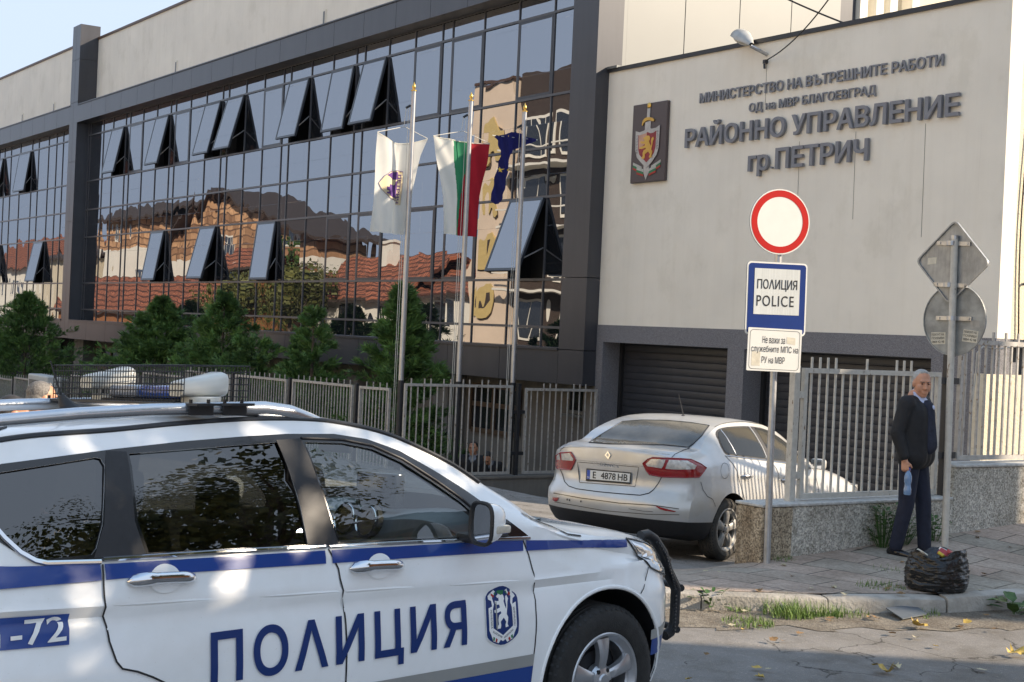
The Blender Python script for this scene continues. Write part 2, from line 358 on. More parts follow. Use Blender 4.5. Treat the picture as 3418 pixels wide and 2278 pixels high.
def text_mesh(s, size=1, bold=0., extrude=0, res=4, space=1.):
    """outline text filled by winding number (the font's contours overlap); extrude > 0 adds side walls, z in -.5 .. .5"""
    cu = bpy.data.curves.new('t', 'FONT'); cu.body = s; cu.size = size; cu.resolution_u = res; cu.space_character = space; cu.fill_mode = 'NONE'
    o = bpy.data.objects.new('t', cu); COL.objects.link(o); bpy.context.view_layer.update()
    me = bpy.data.meshes.new_from_object(o.evaluated_get(DG())); P = [(v.co.x, v.co.y) for v in me.vertices]; E = [tuple(e.vertices) for e in me.edges]
    bpy.data.objects.remove(o); bpy.data.curves.remove(cu); bpy.data.meshes.remove(me)
    nx_ = {}
    for i, j in E: nx_.setdefault(i, []).append(j); nx_.setdefault(j, []).append(i)
    seen = set(); loops = []
    for i in range(len(P)):
        if i in seen or i not in nx_: continue
        lp = [i]; seen.add(i); cur = i
        nb = sorted(nx_[i]); nxt = i+1 if i+1 in nb else nb[0]
        while nxt not in seen:
            lp.append(nxt); seen.add(nxt); c = [k for k in nx_[nxt] if k not in seen]
            if not c: break
            nxt = c[0]
        q = [P[k] for k in lp]
        if len(q) > 2: loops.append(q)
    if bold:   # grow every outline along its own normal (outer contours and counters keep their winding)
        ar = lambda q: sum(q[k][0]*q[(k+1) % len(q)][1]-q[(k+1) % len(q)][0]*q[k][1] for k in range(len(q)))
        big = max(loops, key=lambda q: abs(ar(q))); sg_ = 1 if ar(big) < 0 else -1; out = []
        for q in loops:
            n = len(q); w_ = []
            for k in range(n):
                p0, p1, p2 = Vector(q[k-1]), Vector(q[k]), Vector(q[(k+1) % n]); d0 = (p1-p0); d1 = (p2-p1)
                if d0.length < 1e-6 or d1.length < 1e-6: w_.append(q[k]); continue
                d0.normalize(); d1.normalize(); n0 = Vector((-d0.y, d0.x)); n1 = Vector((-d1.y, d1.x)); m_ = n0+n1
                if m_.length < .3: w_.append(q[k]); continue
                m_ = m_/max(.55, m_.dot(n0)); w_.append(tuple(p1+m_*bold*sg_))
            out.append(w_)
        loops = out
    pts = [p for q in loops for p in q]; ed = []; k0 = 0
    for q in loops: n = len(q); ed += [(k0+k, k0+(k+1) % n) for k in range(n)]; k0 += n
    V, _, F, *_ = delaunay_2d_cdt([Vector(p) for p in pts], ed, [], 0, 1e-7)
    bb = [(min(x for x, y in q), max(x for x, y in q), q) for q in loops]
    def wind(x, y):
        w_ = 0
        for lo, hi, q in bb:
            if x < lo or x > hi: continue
            for k in range(len(q)):
                (x0, y0), (x1, y1) = q[k-1], q[k]
                if (y0 <= y) != (y1 <= y):
                    if x0+(y-y0)*(x1-x0)/(y1-y0) > x: w_ += 1 if y1 > y0 else -1
        return w_
    fs = [tuple(f) for f in F if wind(sum(V[i].x for i in f)/3, sum(V[i].y for i in f)/3) != 0]
    vs = [Vector((v.x, v.y, .5 if extrude else 0)) for v in V]
    if extrude:
        for q in loops:
            b0 = len(vs); n = len(q); vs += [Vector((x, y, .5)) for x, y in q]+[Vector((x, y, -.5)) for x, y in q]; fs += [(b0+k, b0+(k+1) % n, b0+n+(k+1) % n, b0+n+k) for k in range(n)]
    return vs, fs
def text_fit(mb, s, u0, u1, v0, v1, f, bold=0., extrude=0., mi=None, space=1.):
    """fit text into the box (u0..u1, v0..v1); f(u, v, d) places it (d = depth towards the reader)"""
    vs, fs = text_mesh(s, 1, bold, .5 if extrude else 0, space=space)
    xs = [v.x for v in vs]; ys = [v.y for v in vs]; a, b, c, d = min(xs), max(xs), min(ys), max(ys)
    mb.add([f(u0+(v.x-a)/(b-a)*(u1-u0), v0+(v.y-c)/(d-c)*(v1-v0), (v.z+.5)*extrude if extrude else 0) for v in vs], fs, mi)
def inpoly(x, y, ps):
    c = False; n = len(ps); j = n-1
    for i in range(n):
        xi, yi = ps[i]; xj, yj = ps[j]
        if (yi > y) != (yj > y) and x < (xj-xi)*(y-yi)/(yj-yi)+xi: c = not c
        j = i
    return c
def smooth_poly(ps, it=2, closed=True):
    for _ in range(it):
        q = []
        n = len(ps)
        for i in range(n if closed else n-1):
            a, b = ps[i], ps[(i+1) % n]
            q += [(a[0]*.75+b[0]*.25, a[1]*.75+b[1]*.25), (a[0]*.25+b[0]*.75, a[1]*.25+b[1]*.75)]
        ps = q if closed else [ps[0]]+q+[ps[-1]]
    return ps
def cdt(loops, res):
    """triangulate outer loop minus holes with interior points; returns 2D verts, tris"""
    pts = []; ed = []
    for lp in loops:
        k0 = len(pts); n = len(lp)
        for i in range(n):
            a, b = lp[i], lp[(i+1) % n]; m = max(1, int(math.ceil(hypot(b[0]-a[0], b[1]-a[1])/res)))
            for j in range(m): pts.append((a[0]+(b[0]-a[0])*j/m, a[1]+(b[1]-a[1])*j/m))
        k1 = len(pts); ed += [(k, k+1 if k+1 < k1 else k0) for k in range(k0, k1)]
    nb = len(pts); xs = [p[0] for p in loops[0]]; ys = [p[1] for p in loops[0]]
    y = min(ys)+res*.5; row = 0
    while y < max(ys):
        x = min(xs)+(res*.5 if row % 2 else res)
        while x < max(xs):
            if sum(inpoly(x, y, l) for l in loops) % 2 == 1:
                if all((x-p[0])**2+(y-p[1])**2 > (res*.35)**2 for p in pts[:nb]): pts.append((x, y))
            x += res
        y += res*.87; row += 1
    V, _, F, *_ = delaunay_2d_cdt([Vector(p) for p in pts], ed, [], 0, 1e-6)
    out = []
    for f in F:
        cx = sum(V[i].x for i in f)/len(f); cy = sum(V[i].y for i in f)/len(f)
        if sum(inpoly(cx, cy, l) for l in loops) % 2 == 1: out.append(tuple(f))
    return [tuple(v) for v in V], out
# ---------------------------------------------------------------- ground
def lerpt(tab, x):
    if x <= tab[0][0]: return tab[0][1]
    for (a, b), (c, d) in zip(tab, tab[1:]):
        if x <= c: return b+(d-b)*(x-a)/(c-a)
    return tab[-1][1]
def sstep(a, b, x):
    t = max(0, min(1, (x-a)/(b-a))); return t*t*(3-2*t)
DRV = [(7.6, 0), (8.6, -.07), (9.96, -.215), (12.52, -.392), (14.4, -.84), (16, -.88), (400, -.9)]
def gh(x, y):
    return lerpt(DRV, y)*(1-sstep(-9.45, -9.2, x)) - (sstep(-26, -44, x)*1.2 if y > 9 else 0)
def axis(lo, hi, step, far):
    q = [lo+step*i for i in range(int((hi-lo)/step)+1)]
    return [-far, -far*.5, -120]+q+[q[-1]+15, 120, far*.5, far]
xs = axis(-66, 8, .5, 900); ys = axis(-34, 19, .5, 900)
g = MB(); nx = len(xs)
g.v = [(x, y, gh(x, y)) for y in ys for x in xs]
g.f = [(j*nx+i, j*nx+i+1, (j+1)*nx+i+1, (j+1)*nx+i) for j in range(len(ys)-1) for i in range(nx-1)]; g.m = [0]*len(g.f)
tag(g.build('road', 'asphalt', smooth=True, sharp=60), kind='structure')
KERB = [(-30, 1.2), (-14, 3.2), (-11, 4.4), (-9.1, 5.85), (-8.5, 6.72), (-8.25, 7.17), (-8.02, 7.6), (-7.77, 8.04), (-7.56, 8.57), (-7.33, 9.15), (-7.24, 9.92), (-7.1, 11), (-6.75, 13), (-6.1, 18), (-5, 30)]
def offs(pl, d):
    out = []
    for i, p in enumerate(pl):
        a = Vector(pl[max(0, i-1)]); b = Vector(pl[min(len(pl)-1, i+1)]); t = (b-a).normalized(); out.append((p[0]-t.y*d, p[1]+t.x*d))
    return out
def zs(x, y):
    z = .125+max(0, min(1, (-7.45-x)/1.7))*.058*max(0, y-9.0)
    return z-.13*sstep(-8.7, -9.9, x)*(1-sstep(8.7, 9.1, y))
KI = offs(KERB, .15)
back = [(-9.22, 30), (-9.22, 9.0), (-9.42, 8.86), (-10.0, 7.8), (-11.4, 6.2), (-14.5, 5.0), (-30, 4.2)]
V2, F2 = cdt([KI+back], .35)
s = MB(); s.add([(x, y, zs(x, y)+.004*sin(x*7)*sin(y*6)) for x, y in V2], F2)
tag(s.build('sidewalk', 'paving', smooth=True, sharp=60), kind='structure')
# kerb stones
k = MB(); pl = [Vector(p) for p in KERB]; seglen = [(b-a).length for a, b in zip(pl, pl[1:])]; tot = sum(seglen)
def along(d):
    for a, b, l in zip(pl, pl[1:], seglen):
        if d <= l: return a+(b-a)*(d/l), (b-a).normalized()
        d -= l
    return pl[-1], (pl[-1]-pl[-2]).normalized()
d = 0
while d < tot-1:
    ln = .98
    p0, t0 = along(d+.006); p1, t1 = along(d+ln-.006); n0 = Vector((-t0.y, t0.x)); n1 = Vector((-t1.y, t1.x)); m = 7; dz = R.uniform(-.008, .008)
    prof = [(0, -.15), (0.004, .085), (.018, .112), (.045, .124), (.155, .126), (.155, -.1)]
    vs = []
    for i in range(m+1):
        c = p0+(p1-p0)*(i/m); nn = (n0+(n1-n0)*(i/m)).normalized(); e = .010 if i in (0, m) else 0
        for q, (o, z) in enumerate(prof):
            wv = R.uniform(-.006, .010) if q in (1, 2, 3) else 0
            vs.append((c.x+nn.x*(o+e*(q < 4)+wv), c.y+nn.y*(o+e*(q < 4)+wv), z+dz-(e if 0 < q < 5 else 0)-abs(wv)*.6))
    q = len(prof)
    fs = [(i*q+j, (i+1)*q+j, (i+1)*q+j+1, i*q+j+1) for i in range(m) for j in range(q-1)]+[tuple(range(q)), tuple(range(m*q+q-1, m*q-1, -1))]
    k.add(vs, fs); d += ln
tag(k.build('kerb', 'concrete', smooth=True, sharp=35), kind='structure')
# gutter dirt
gl = [p for p in KERB if p[1] > 5 and p[1] < 18]
o1 = offs(gl, .01); o2 = offs(gl, -.62)
ring = smooth_poly(o1, 1, False)+[(x+R.uniform(-.12, .12), y+R.uniform(-.12, .12)) for x, y in smooth_poly(o2, 2, False)][::-1]
V2, F2 = cdt([ring], .12); s = MB(); s.add([(x, y, .004+.010*max(0, sin(x*9+y*5)*sin(y*11))*min(1, min((x-p[0])**2+(y-p[1])**2 for p in ring)/.03)) for x, y in V2], F2)
tag(s.build('gutter', 'dirt', smooth=True, sharp=60), kind='structure')
s = MB(); s.box(-47, 12.4, -1.5, -21.1, 17.2, -.78); tag(s.build('yard', 'dirt'), kind='structure')
# ---------------------------------------------------------------- police building (glass front)
YF, YG = 16.021, 16.47
pb = thing('office_building', 'long dark grey office building with a tinted glass front and pale rendered top wall', 'building', (-36, 16.5, -.9))
def joints(mb, axis_, a, b, step, gap, fn):
    n = max(1, round((b-a)/step)); st = (b-a)/n
    for i in range(n): fn(a+i*st+(gap/2 if i else 0), a+(i+1)*st-(gap/2 if i < n-1 else 0))
def cl(mb, x0, x1, y0, y1, z0, z1): mb.box(x0, y0, z0, x1, y1, z1)
m = MB(); m.box(-90, 16.67, 9.30, -52.15, 16.95, 11.74); m.box(-51.3, 16.67, 9.30, -21.25, 16.95, 11.66); m.build('parapet_wall', 'cream', pb)
m = MB(); m.box(-90, 16.63, 11.74, -52.15, 17.0, 11.82); m.box(-51.3, 16.63, 11.66, -21.2, 17.0, 11.74); m.build('coping', 'brown_trim', pb)
for xv in (-33.6, -43.7, -56.2, -60.4):
    m = MB(); m.box(xv-.07, 16.64, 9.55, xv+.07, 16.668, 9.95); m.box(xv-.045, 16.635, 9.58, xv+.045, 16.639, 9.90, 1)
    m.build('overflow_vent', ['cream', 'panel_white'], pb)
m = MB(); joints(m, 'x', -51.3, -21.25, 1.5, .012, lambda a, b: m.box(a, YF, 8.67, b, 16.664, 9.27)); m.box(-51.3, YF+.02, 8.69, -21.27, 16.66, 9.25, 1)
m.box(-51.3, YF-.03, 9.27, -21.23, 16.668, 9.30, 1)
m.build('fascia', ['clad', 'clad_dark'], pb)
m = MB(); joints(m, 'x', -90, -52.15, 1.5, .012, lambda a, b: m.box(a, YF, 8.67, b, 16.664, 9.31)); m.box(-90, YF+.02, 8.69, -52.16, 16.66, 9.25, 1); m.box(-90, YF-.03, 9.31, -52.16, 16.668, 9.34, 1)
m.build('fascia', ['clad', 'clad_dark'], pb)
m = MB()
zz = [1.09, 3.1, 5.2, 7.3, 9.4, 10.9, 12.13]
for a, b in zip(zz, zz[1:]): m.box(-52.15, YF, a+.006, -51.735, 16.72, b-.006); m.box(-51.723, YF, a+.006, -51.3, 16.72, b-.006)
m.box(-52.13, YF+.02, 1.1, -51.32, 16.70, 12.1, 1); m.build('pylon', ['clad', 'clad_dark'], pb)
m = MB()
for a, b in ((1.09, 1.72), (1.732, 3.05), (3.062, 8.662)): m.box(-22.03, YF, a, -21.25, 16.6, b)
m.build('corner_column', 'clad', pb)
m = MB(); joints(m, 'x', -51.29, -22.04, 1.95, .012, lambda a, b: m.box(a, YF, 1.09, b, 16.6, 1.70)); m.box(-51.28, YF+.02, 1.11, -22.05, 16.58, 1.695, 1)
joints(m, 'x', -90, -52.16, 1.95, .012, lambda a, b: m.box(a, YF, 1.09, b, 16.6, 1.70)); m.box(-90, YF+.02, 1.11, -52.17, 16.58, 1.695, 1)
m.build('base_band', ['clad', 'clad_dark'], pb)
m = MB(); m.box(-51.28, YF-.03, 1.704, -22.04, YG, 1.75); m.box(-90, YF-.03, 1.704, -52.17, YG, 1.75); m.build('ledge', 'clad', pb)
# glazing: columns and rows
XS = [-51.28, -51.06, -49.71, -48.72, -47.48, -47.06, -45.85, -44.62, -43.45, -43.03, -41.83, -40.62, -39.42, -38.99, -37.80, -36.6, -35.4, -34.97, -33.77, -32.58, -31.37, -30.95, -29.78, -28.59, -27.42, -27.0, -25.75, -24.46, -23.24, -22.05]
XL = [-72, -70.8, -69.6, -68.4, -67.2, -66.0, -64.8, -63.9, -62.85, -62.06, -61.1, -59.75, -58.13, -57.27, -55.98, -55.0, -54.2, -53.2, -52.17]
ZR = [1.752, 2.13, 3.05, 4.66, 5.62, 6.63, 8.24, 8.665]
OPEN1 = [(-48.72, 11.5), (-44.62, 12), (-40.62, 13), (-38.99, 15), (-34.97, 12.5), (-32.58, 9), (-30.95, 13)]
OPEN0 = [(-44.62, 10), (-40.62, 14), (-36.6, 7), (-24.46, 20.5)]
FIX1 = [-47.06, -43.03, -36.6, -28.59, -27.0, -24.46]; FIX0 = [-32.58, -30.95, -28.59, -27.0]
def sash(x0, x1, z0, z1, ang, par, fr='mull'):
    """top-hung sash: frame, pane and stays"""
    Mx = Matrix.Translation((0, YG-.02, z1)) @ Matrix.Rotation(-radians(ang), 4, 'X')
    t = .055
    m = MB()
    ya, yb = (-.055, 0) if ang else (-.004, .025)
    for a, b, c, d in ((x0, x1, -t, 0), (x0, x1, z0-z1, z0-z1+t), (x0, x0+t, z0-z1+t, -t), (x1-t, x1, z0-z1+t, -t)): m.box(a, ya, c, b, yb, d, 0, M_=Mx)
    if ang:
        for xx in (x0+.03, x1-.03):
            p = Mx @ Vector((xx, 0, (z0-z1)*.82)); q = Vector((xx, YG, z1+(z0-z1)*.62)); m.tube([p, q], .014, 5, 1)
    o = m.build('window_sash', [M['sashglass_f'], M['galv']], par)
    m = MB(); m.box(x0+t, ya+.006, z0-z1+t, x1-t, ya+.016, -t, M_=Mx); m.build('pane', GLASS, o)
def glazing(XS, OPEN1, OPEN0, FIX1, FIX0):
    near = lambda x, L_: next((l for l in L_ if abs((l[0] if isinstance(l, tuple) else l)-x) < .06), None)
    for r in range(7):
        z0, z1 = ZR[r], ZR[r+1]
        if r in (2, 5):
            for a, b in zip(XS, XS[1:]):
                op = near(a, OPEN1 if r == 5 else OPEN0); fx = near(a, FIX1 if r == 5 else FIX0)
                wm = MB()
                if op:
                    wm.box(a+.02, YG+.02, z0, b-.02, YG+.5, z0+.03); wm.box(a+.02, YG+.25, z0, a+.05, YG+.5, z1); wm.box(a+.02, YG+.5, z0, b-.02, YG+.52, z1)
                    o = wm.build('window', 'dark_void', pb); sash(a+.03, b-.03, z0+.03, z1-.03, op[1], o)
                elif fx:
                    wm.box(a, YG+.02, z0, b, YG+.03, z1); o = wm.build('window', 'dark_void', pb); sash(a+.02, b-.02, z0+.025, z1-.025, 0, o)
                else: wm.box(a, YG, z0, b, YG+.02, z1); wm.build('window', GLASS, pb)
        else:
            wm = MB(); wm.box(XS[0], YG, z0, XS[-1], YG+.02, z1); wm.build('spandrel_glass', GLASS, pb)
    m = MB()
    for x in XS: m.box(x-.014, YG-.022, ZR[0], x+.014, YG+.04, ZR[-1])
    for z in ZR[1:]: m.box(XS[0], YG-.030, z-.024, XS[-1], YG-.0225, z+.024)
    m.build('mullion', 'mull', pb)
    m = MB(); m.box(XS[0], YG+.55, ZR[0], XS[-1], YG+.6, ZR[-1]); m.build('interior_wall', 'int_dark', pb)
glazing(XS, OPEN1, OPEN0, FIX1, FIX0)
glazing(XL, [(-59.75, 8), (-62.85, 9), (-67.2, 9)], [(-57.27, 11), (-62.85, 11)], [], [])
m = MB(); m.box(-51.299, 16.05, 1.72, -51.285, YG, 8.66); m.build('reveal', 'clad_dark', pb)
# side elevation above the low wing
m = MB(); joints(m, 'y', 16.68, 22.2, 1.3, .02, lambda a, b: m.box(-21.6, a, 6.0, -21.25, b, 14)); m.box(-21.55, 16.7, 6, -21.262, 22.2, 14, 1)
m.box(-21.6, 16.6, 1.1, -21.251, 16.68, 9.26, 0)
m.build('side_wall', ['panel_white', 'clad_dark'], pb)
m = MB(); m.box(-22, 22.2, 4, -21.3, 22.68, 14); m.build('pilaster', 'clad', pb)
m = MB(); m.box(-22, 22.68, 4, -21.5, 30, 14, 0)
for y in (22.72, 23.2, 23.62, 24.3): m.box(-21.5, y, 4, -21.2, y+.22, 14, 1)
m.build('rear_wing', ['cream_stucco', 'house_white'], pb)
m = MB(); m.box(-90, 17.0, 9, -21.62, 30, 11.4); m.box(-90, 17.1, -1, -21.62, 30, 9); m.build('main_block', 'dark_void', pb)
# ground floor behind the yard
m = MB(); m.box(-51, 17.0, -1, -21.3, 17.09, 1.09)
for a, b in ((-56, -55.2), (-52.2, -51.2), (-47.6, -46.9), (-43.5, -42.8), (-39.5, -38.8), (-35.4, -34.8), (-31.4, -30.8), (-27.3, -26.7), (-21.9, -21.28)): m.box(a, 16.55, -1.5, b, 16.99, 1.089)
m.box(-90, 17.3, -2, -51, 17.4, 1.09)
m.build('ground_floor_wall', 'taupe', pb)
m = MB(); m.box(-90, 16.6, 1.06, -21.3, 17.4, 1.088); m.build('soffit', 'taupe', pb)
for a, b, z0, z1 in ((-59, -56.3, -.9, .9), (-55.0, -52.4, -1, .95), (-51.0, -47.8, -.9, .85), (-46.7, -43.7, -.4, .85), (-26.4, -24.6, -.1, .85)):
    y = 17.28 if a < -51 else 16.98
    m = MB(); n = 2
    for i in range(n+1): xx = a+(b-a)*i/n; m.box(xx-.06, y-.06, z0, xx+.06, y, z1)
    for zz_ in (z0, z1, (z0+z1*1.4)/2.4): m.box(a+.07, y-.05, zz_-.05, b-.07, y-.001, zz_+.05)
    o = m.build('window', 'window_brown', pb); m = MB(); m.box(a, y-.02, z0, b, y-.012, z1); m.build('pane', 'win_dark', o)
m = MB(); m.box(-22.8, 16.93, .55, -22.1, 16.97, .95); o = m.build('window', 'win_dark', pb); m = MB()
for a, b, c, d in ((-22.86, -22.04, .95, 1.01), (-22.86, -22.04, .49, .55), (-22.86, -22.8, .55, .95), (-22.1, -22.04, .55, .95)): m.box(a, 16.9, c, b, 16.98, d)
m.box(-22.82, 16.72, .44, -22.08, 16.9, .48); m.build('frame', 'panel_white', o)
# ---------------------------------------------------------------- garage wing with the lettering
YC = 16.32
gb = thing('garage_building', 'low cream rendered wing with two dark garage doors and a speckled grey base', 'building', (-17, 16.6, -.9))
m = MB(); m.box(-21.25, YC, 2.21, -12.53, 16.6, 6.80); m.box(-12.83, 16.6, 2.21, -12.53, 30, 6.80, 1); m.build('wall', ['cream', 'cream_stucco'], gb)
m = MB(); m.box(-21.249, YC-.04, 6.80, -12.50, 16.66, 6.87); m.box(-12.86, 16.66, 6.80, -12.49, 30, 6.87); m.box(-21.24, YC-.07, 6.855, -20.95, YC+.3, 6.90, 1); m.build('coping', ['black_trim', 'panel_white'], gb)
m = MB(); m.box(-21.25, 16.66, 6.70, -12.85, 30, 6.79); m.build('roof', 'taupe', gb)
P_ = YC-.012
m = MB(); m.box(-21.25, P_, 1.90, -12.53, 16.6, 2.21)
for a, b in ((-21.25, -21.06), (-17.75, -17.36), (-13.6, -12.53)): m.box(a, P_, -1.2, b, 16.8, 1.899)
m.build('plinth', 'plinth', gb)
for a, b in ((-21.06, -17.75), (-17.36, -13.6)):
    m = MB(); z = -1.0
    while z < 1.9:
        m.bbox(a-.05, 16.76, z, b+.05, 16.80, min(z+.122, 1.95), .008); z += .125
    m.box(a, 16.79, -1, b, 16.82, 1.95, 1)
    m.box(a, 16.70, -1, a+.07, 16.76, 1.9, 1); m.box(b-.07, 16.70, -1, b, 16.76, 1.9, 1)
    m.build('garage_door', ['garage_slat', 'dark_void'], gb, smooth=True)
m = MB(); m.box(-13.6, 16.85, -1, -13.4, 30, 2.2); m.box(-12.83, 16.61, 2.10, -12.54, 30, 2.208); m.build('recess_wall', 'clad_dark', gb)
for xj, za, zb in ((-17.16, 6.5, 5.8), (-16.35, 5.15, 4.2), (-15.2, 5.2, 3.9), (-13.9, 5.2, 3.6)):
    m = MB(); m.tube([(xj, YC-.002, za), (xj+.015, YC-.002, zb)], .004, 4); m.build('wall_joint', 'taupe', gb)
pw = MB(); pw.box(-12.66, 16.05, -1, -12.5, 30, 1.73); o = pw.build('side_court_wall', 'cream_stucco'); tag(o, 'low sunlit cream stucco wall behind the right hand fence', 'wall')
# lettering, one sign per line
WL = lambda u, v, d: Vector((u, YC-.02-d, v))
for txt, box, lab in (('МИНИСТЕРСТВО НА ВЪТРЕШНИТЕ РАБОТИ', (-18.69, -13.61, 5.975, 6.145), 'raised grey wall lettering, the long topmost line about the ministry'),
                 ('ОД на МВР БЛАГОЕВГРАД', (-17.48, -14.82, 5.68, 5.85), 'small raised grey wall lettering, second line from the top'),
                 ('РАЙОННО УПРАВЛЕНИЕ', (-18.99, -13.29, 5.245, 5.655), 'largest and widest raised grey wall lettering, third line down'),
                 ('гр.ПЕТРИЧ', (-17.42, -14.90, 4.66, 5.075), 'raised grey wall lettering naming the town, lowest line')):
    u0, u1, v0, v1 = box
    m = MB(); text_fit(m, txt, u0, u1, v0, v1, WL, .020 if v1-v0 > .3 else (.014 if u1-u0 > 4 else .008), .05 if v1-v0 > .3 else .026); o = m.build('wall_lettering', 'letter'); tag(o, lab, 'lettering', 'lettering on the cream wall')
# emblem plaque
pq = thing('wall_plaque', 'upright dark plaque with a sword, shield and golden lion on the cream wall', 'plaque', (-19.95, YC-.02, 4.73))
def pq_(u, v, d): return Vector((-20.42+u*.94, YC-.07-d, 4.73+v*1.385))
m = MB(); m.bbox(-20.42, YC-.07, 4.73, -19.48, YC-.005, 6.115, .012); m.build('panel', 'emblem_brown', pq)
def piece(name, poly, mt, d0, d1, par, f): mm = MB(); mm.prism(poly, f, d0, d1); return mm.build(name, mt, par)
piece('blade', [(.40, .70), (.5, .72), (.5, .24), (.58, .24), (.57, .12), (.485, .02), (.40, .12), (.40, .24)][:0] or [(.39, .76), (.55, .77), (.56, .12), (.475, .03), (.40, .12)], 'emblem_silver', .001, .010, pq, pq_)
piece('grip', [(.435, .80), (.52, .80), (.525, .96), (.445, .96)], 'emblem_silver', .001, .014, pq, pq_)
piece('crossguard', smooth_poly([(.30, .72), (.33, .80), (.48, .825), (.66, .79), (.66, .75), (.48, .785), (.36, .76), (.33, .72)], 1), 'gold', .001, .02, pq, pq_)
m = MB(); c = pq_(.485, .965, .01); m.ball(c, (.055, .02, .055), 10); m.build('pommel', 'gold', pq, smooth=True)
sh = [(.13, .66), (.25, .64), (.38, .655), (.48, .695), (.60, .665), (.72, .67), (.83, .70), (.82, .42), (.77, .33), (.65, .25), (.49, .175), (.33, .25), (.20, .32), (.14, .42)]
o = piece('shield', sh, 'emblem_silver', .011, .018, pq, pq_)
sc = lambda ps, k, c=(.48, .45): [(c[0]+(x-c[0])*k, c[1]+(y-c[1])*k) for x, y in ps]
piece('field', sc(sh, .74), 'emblem_red', .019, .021, o, pq_)
piece('highlight', [(.24, .60), (.47, .62), (.47, .5), (.25, .42)], 'emblem_peach', .022, .0225, o, pq_)
LION = [(.50, .98), (.62, .97), (.70, .90), (.69, .80), (.64, .74), (.70, .62), (.78, .52), (.80, .62), (.76, .74), (.80, .86), (.90, .90), (.94, .80), (.88, .70), (.86, .58), (.82, .46), (.80, .38), (.88, .30), (.86, .22), (.82, .12), (.88, .05), (.70, .03), (.68, .10), (.74, .18), (.68, .24), (.60, .30), (.52, .26), (.40, .20), (.42, .10), (.38, .02), (.20, .02), (.22, .10), (.28, .14), (.26, .26), (.32, .38), (.46, .42), (.44, .48), (.20, .44), (.06, .46), (.04, .52), (.16, .54), (.40, .58), (.36, .66), (.22, .66), (.10, .70), (.10, .78), (.20, .76), (.34, .76), (.36, .86), (.28, .84), (.24, .90), (.36, .93), (.40, .97)]
piece('lion', [(.255+x*.46, .29+y*.30) for x, y in LION], 'gold', .023, .028, o, pq_)
m = MB()
for i in range(7): text_fit(m, 'ПОЛИЦИЯ'[i], .165, .205, .58-i*.035, .605-i*.035, lambda u, v, d: pq_(u, v, .0185))
for i in range(8): text_fit(m, 'БЪЛГАРИЯ'[i], .755, .795, .61-i*.03, .633-i*.03, lambda u, v, d: pq_(u, v, .0185))
m.build('inscription', 'ink', o)
for sx in (-1, 1):
    X = lambda u: .48+sx*(u-.48)
    for i, (c_, a, b) in enumerate((('flag_white', .0, .035), ('print_green', .035, .065), ('print_red', .065, .09))):
        m = MB(); m.prism([(X(.62), .20-a), (X(.88), .265-a), (X(.88), .265-b), (X(.62), .20-b)], pq_, .004, .009); m.prism([(X(.56), .165-a), (X(.76), .20-a), (X(.76), .20-b), (X(.56), .165-b)], pq_, .010, .013); m.build('ribbon', c_, pq)
# lamp on the wall
lp = thing('wall_lamp', 'grey cobra-head street lamp fixed near the top of the cream wall', 'lamp', (-17.16, YC, 6.6))
m = MB(); m.tube([(-17.16, YC, 6.60), (-17.16, YC-.18, 6.64), (-17.22, YC-.31, 6.70)], .03, 8); m.build('arm', 'galv', lp, smooth=True)
Mx = Matrix.Translation((-17.21, YC-.30, 6.71)) @ Matrix.Rotation(radians(-18), 4, 'Z') @ Matrix.Rotation(radians(25), 4, 'Y') @ Matrix.Scale(.86, 4)
m = MB(); vs = []; prof = [(0, .05, .05), (.08, .08, .08), (.25, .14, .13), (.45, .19, .17), (.60, .19, .155), (.70, .12, .09), (.735, .02, .015)]
for x, wy, hz in prof:
    for q in range(13): a = pi*q/12; vs.append(Mx @ Vector((-x, cos(a)*wy, sin(a)*hz)))
    vs.append(Mx @ Vector((-x, 0, -.01)))
fs = [(i*14+j, i*14+(j+1) % 14, (i+1)*14+(j+1) % 14, (i+1)*14+j) for i in range(6) for j in range(14)]
m.add(vs, fs); m.build('housing', 'lamp_body', lp, smooth=True, clean=True)
m = MB(); m.ball((-.43, 0, -.01), (.27, .16, .085), 14, M_=Mx); m.build('lens', 'lamp_lens', lp, smooth=True)
# cables
def cable(pts, r, lab, name='cable', mt='cable', sag=0):
    m = MB(); P = []
    if sag:
        a, b = Vector(pts[0]), Vector(pts[1])
        for i in range(25): t = i/24; p = a.lerp(b, t); p.z -= 4*sag*t*(1-t); P.append(p)
    else: P = pts
    m.tube(P, r, 6); return tag(m.build(name, mt, smooth=True), lab, 'cable')
cable([(-17.13, YC-.06, 6.49), (-13.2, 14.4, 7.55)], .010, 'thin black cable rising from the hook on the cream wall', sag=.28)
m = MB(); m.box(-17.19, YC-.06, 6.45, -17.13, YC, 6.51); m.tube([(-17.16, YC-.05, 6.44), (-17.15, YC-.05, 6.37)], .02, 6); tag(m.build('cable_hook', 'black_trim'), 'small black cable hook under the wall lamp', 'hook')
cable([(-21.2, 17.5, 9.6), (-15.9, 16.9, 6.95)], .014, 'black cable slanting down to the roof edge above the lettering', sag=.12)
for i, (y, ph, w_) in enumerate(((16.72, 0, .05), (17.02, 1.5, .08))):
    P = [(-12.5, y+w_*sin(z*1.3+ph), z) for z in [2.22+j*.25 for j in range(19)]]
    cable(P, .011, ('black cable drooping down the sunlit wall, nearer the corner', 'black cable hanging down the sunlit wall, farther from the corner')[i])
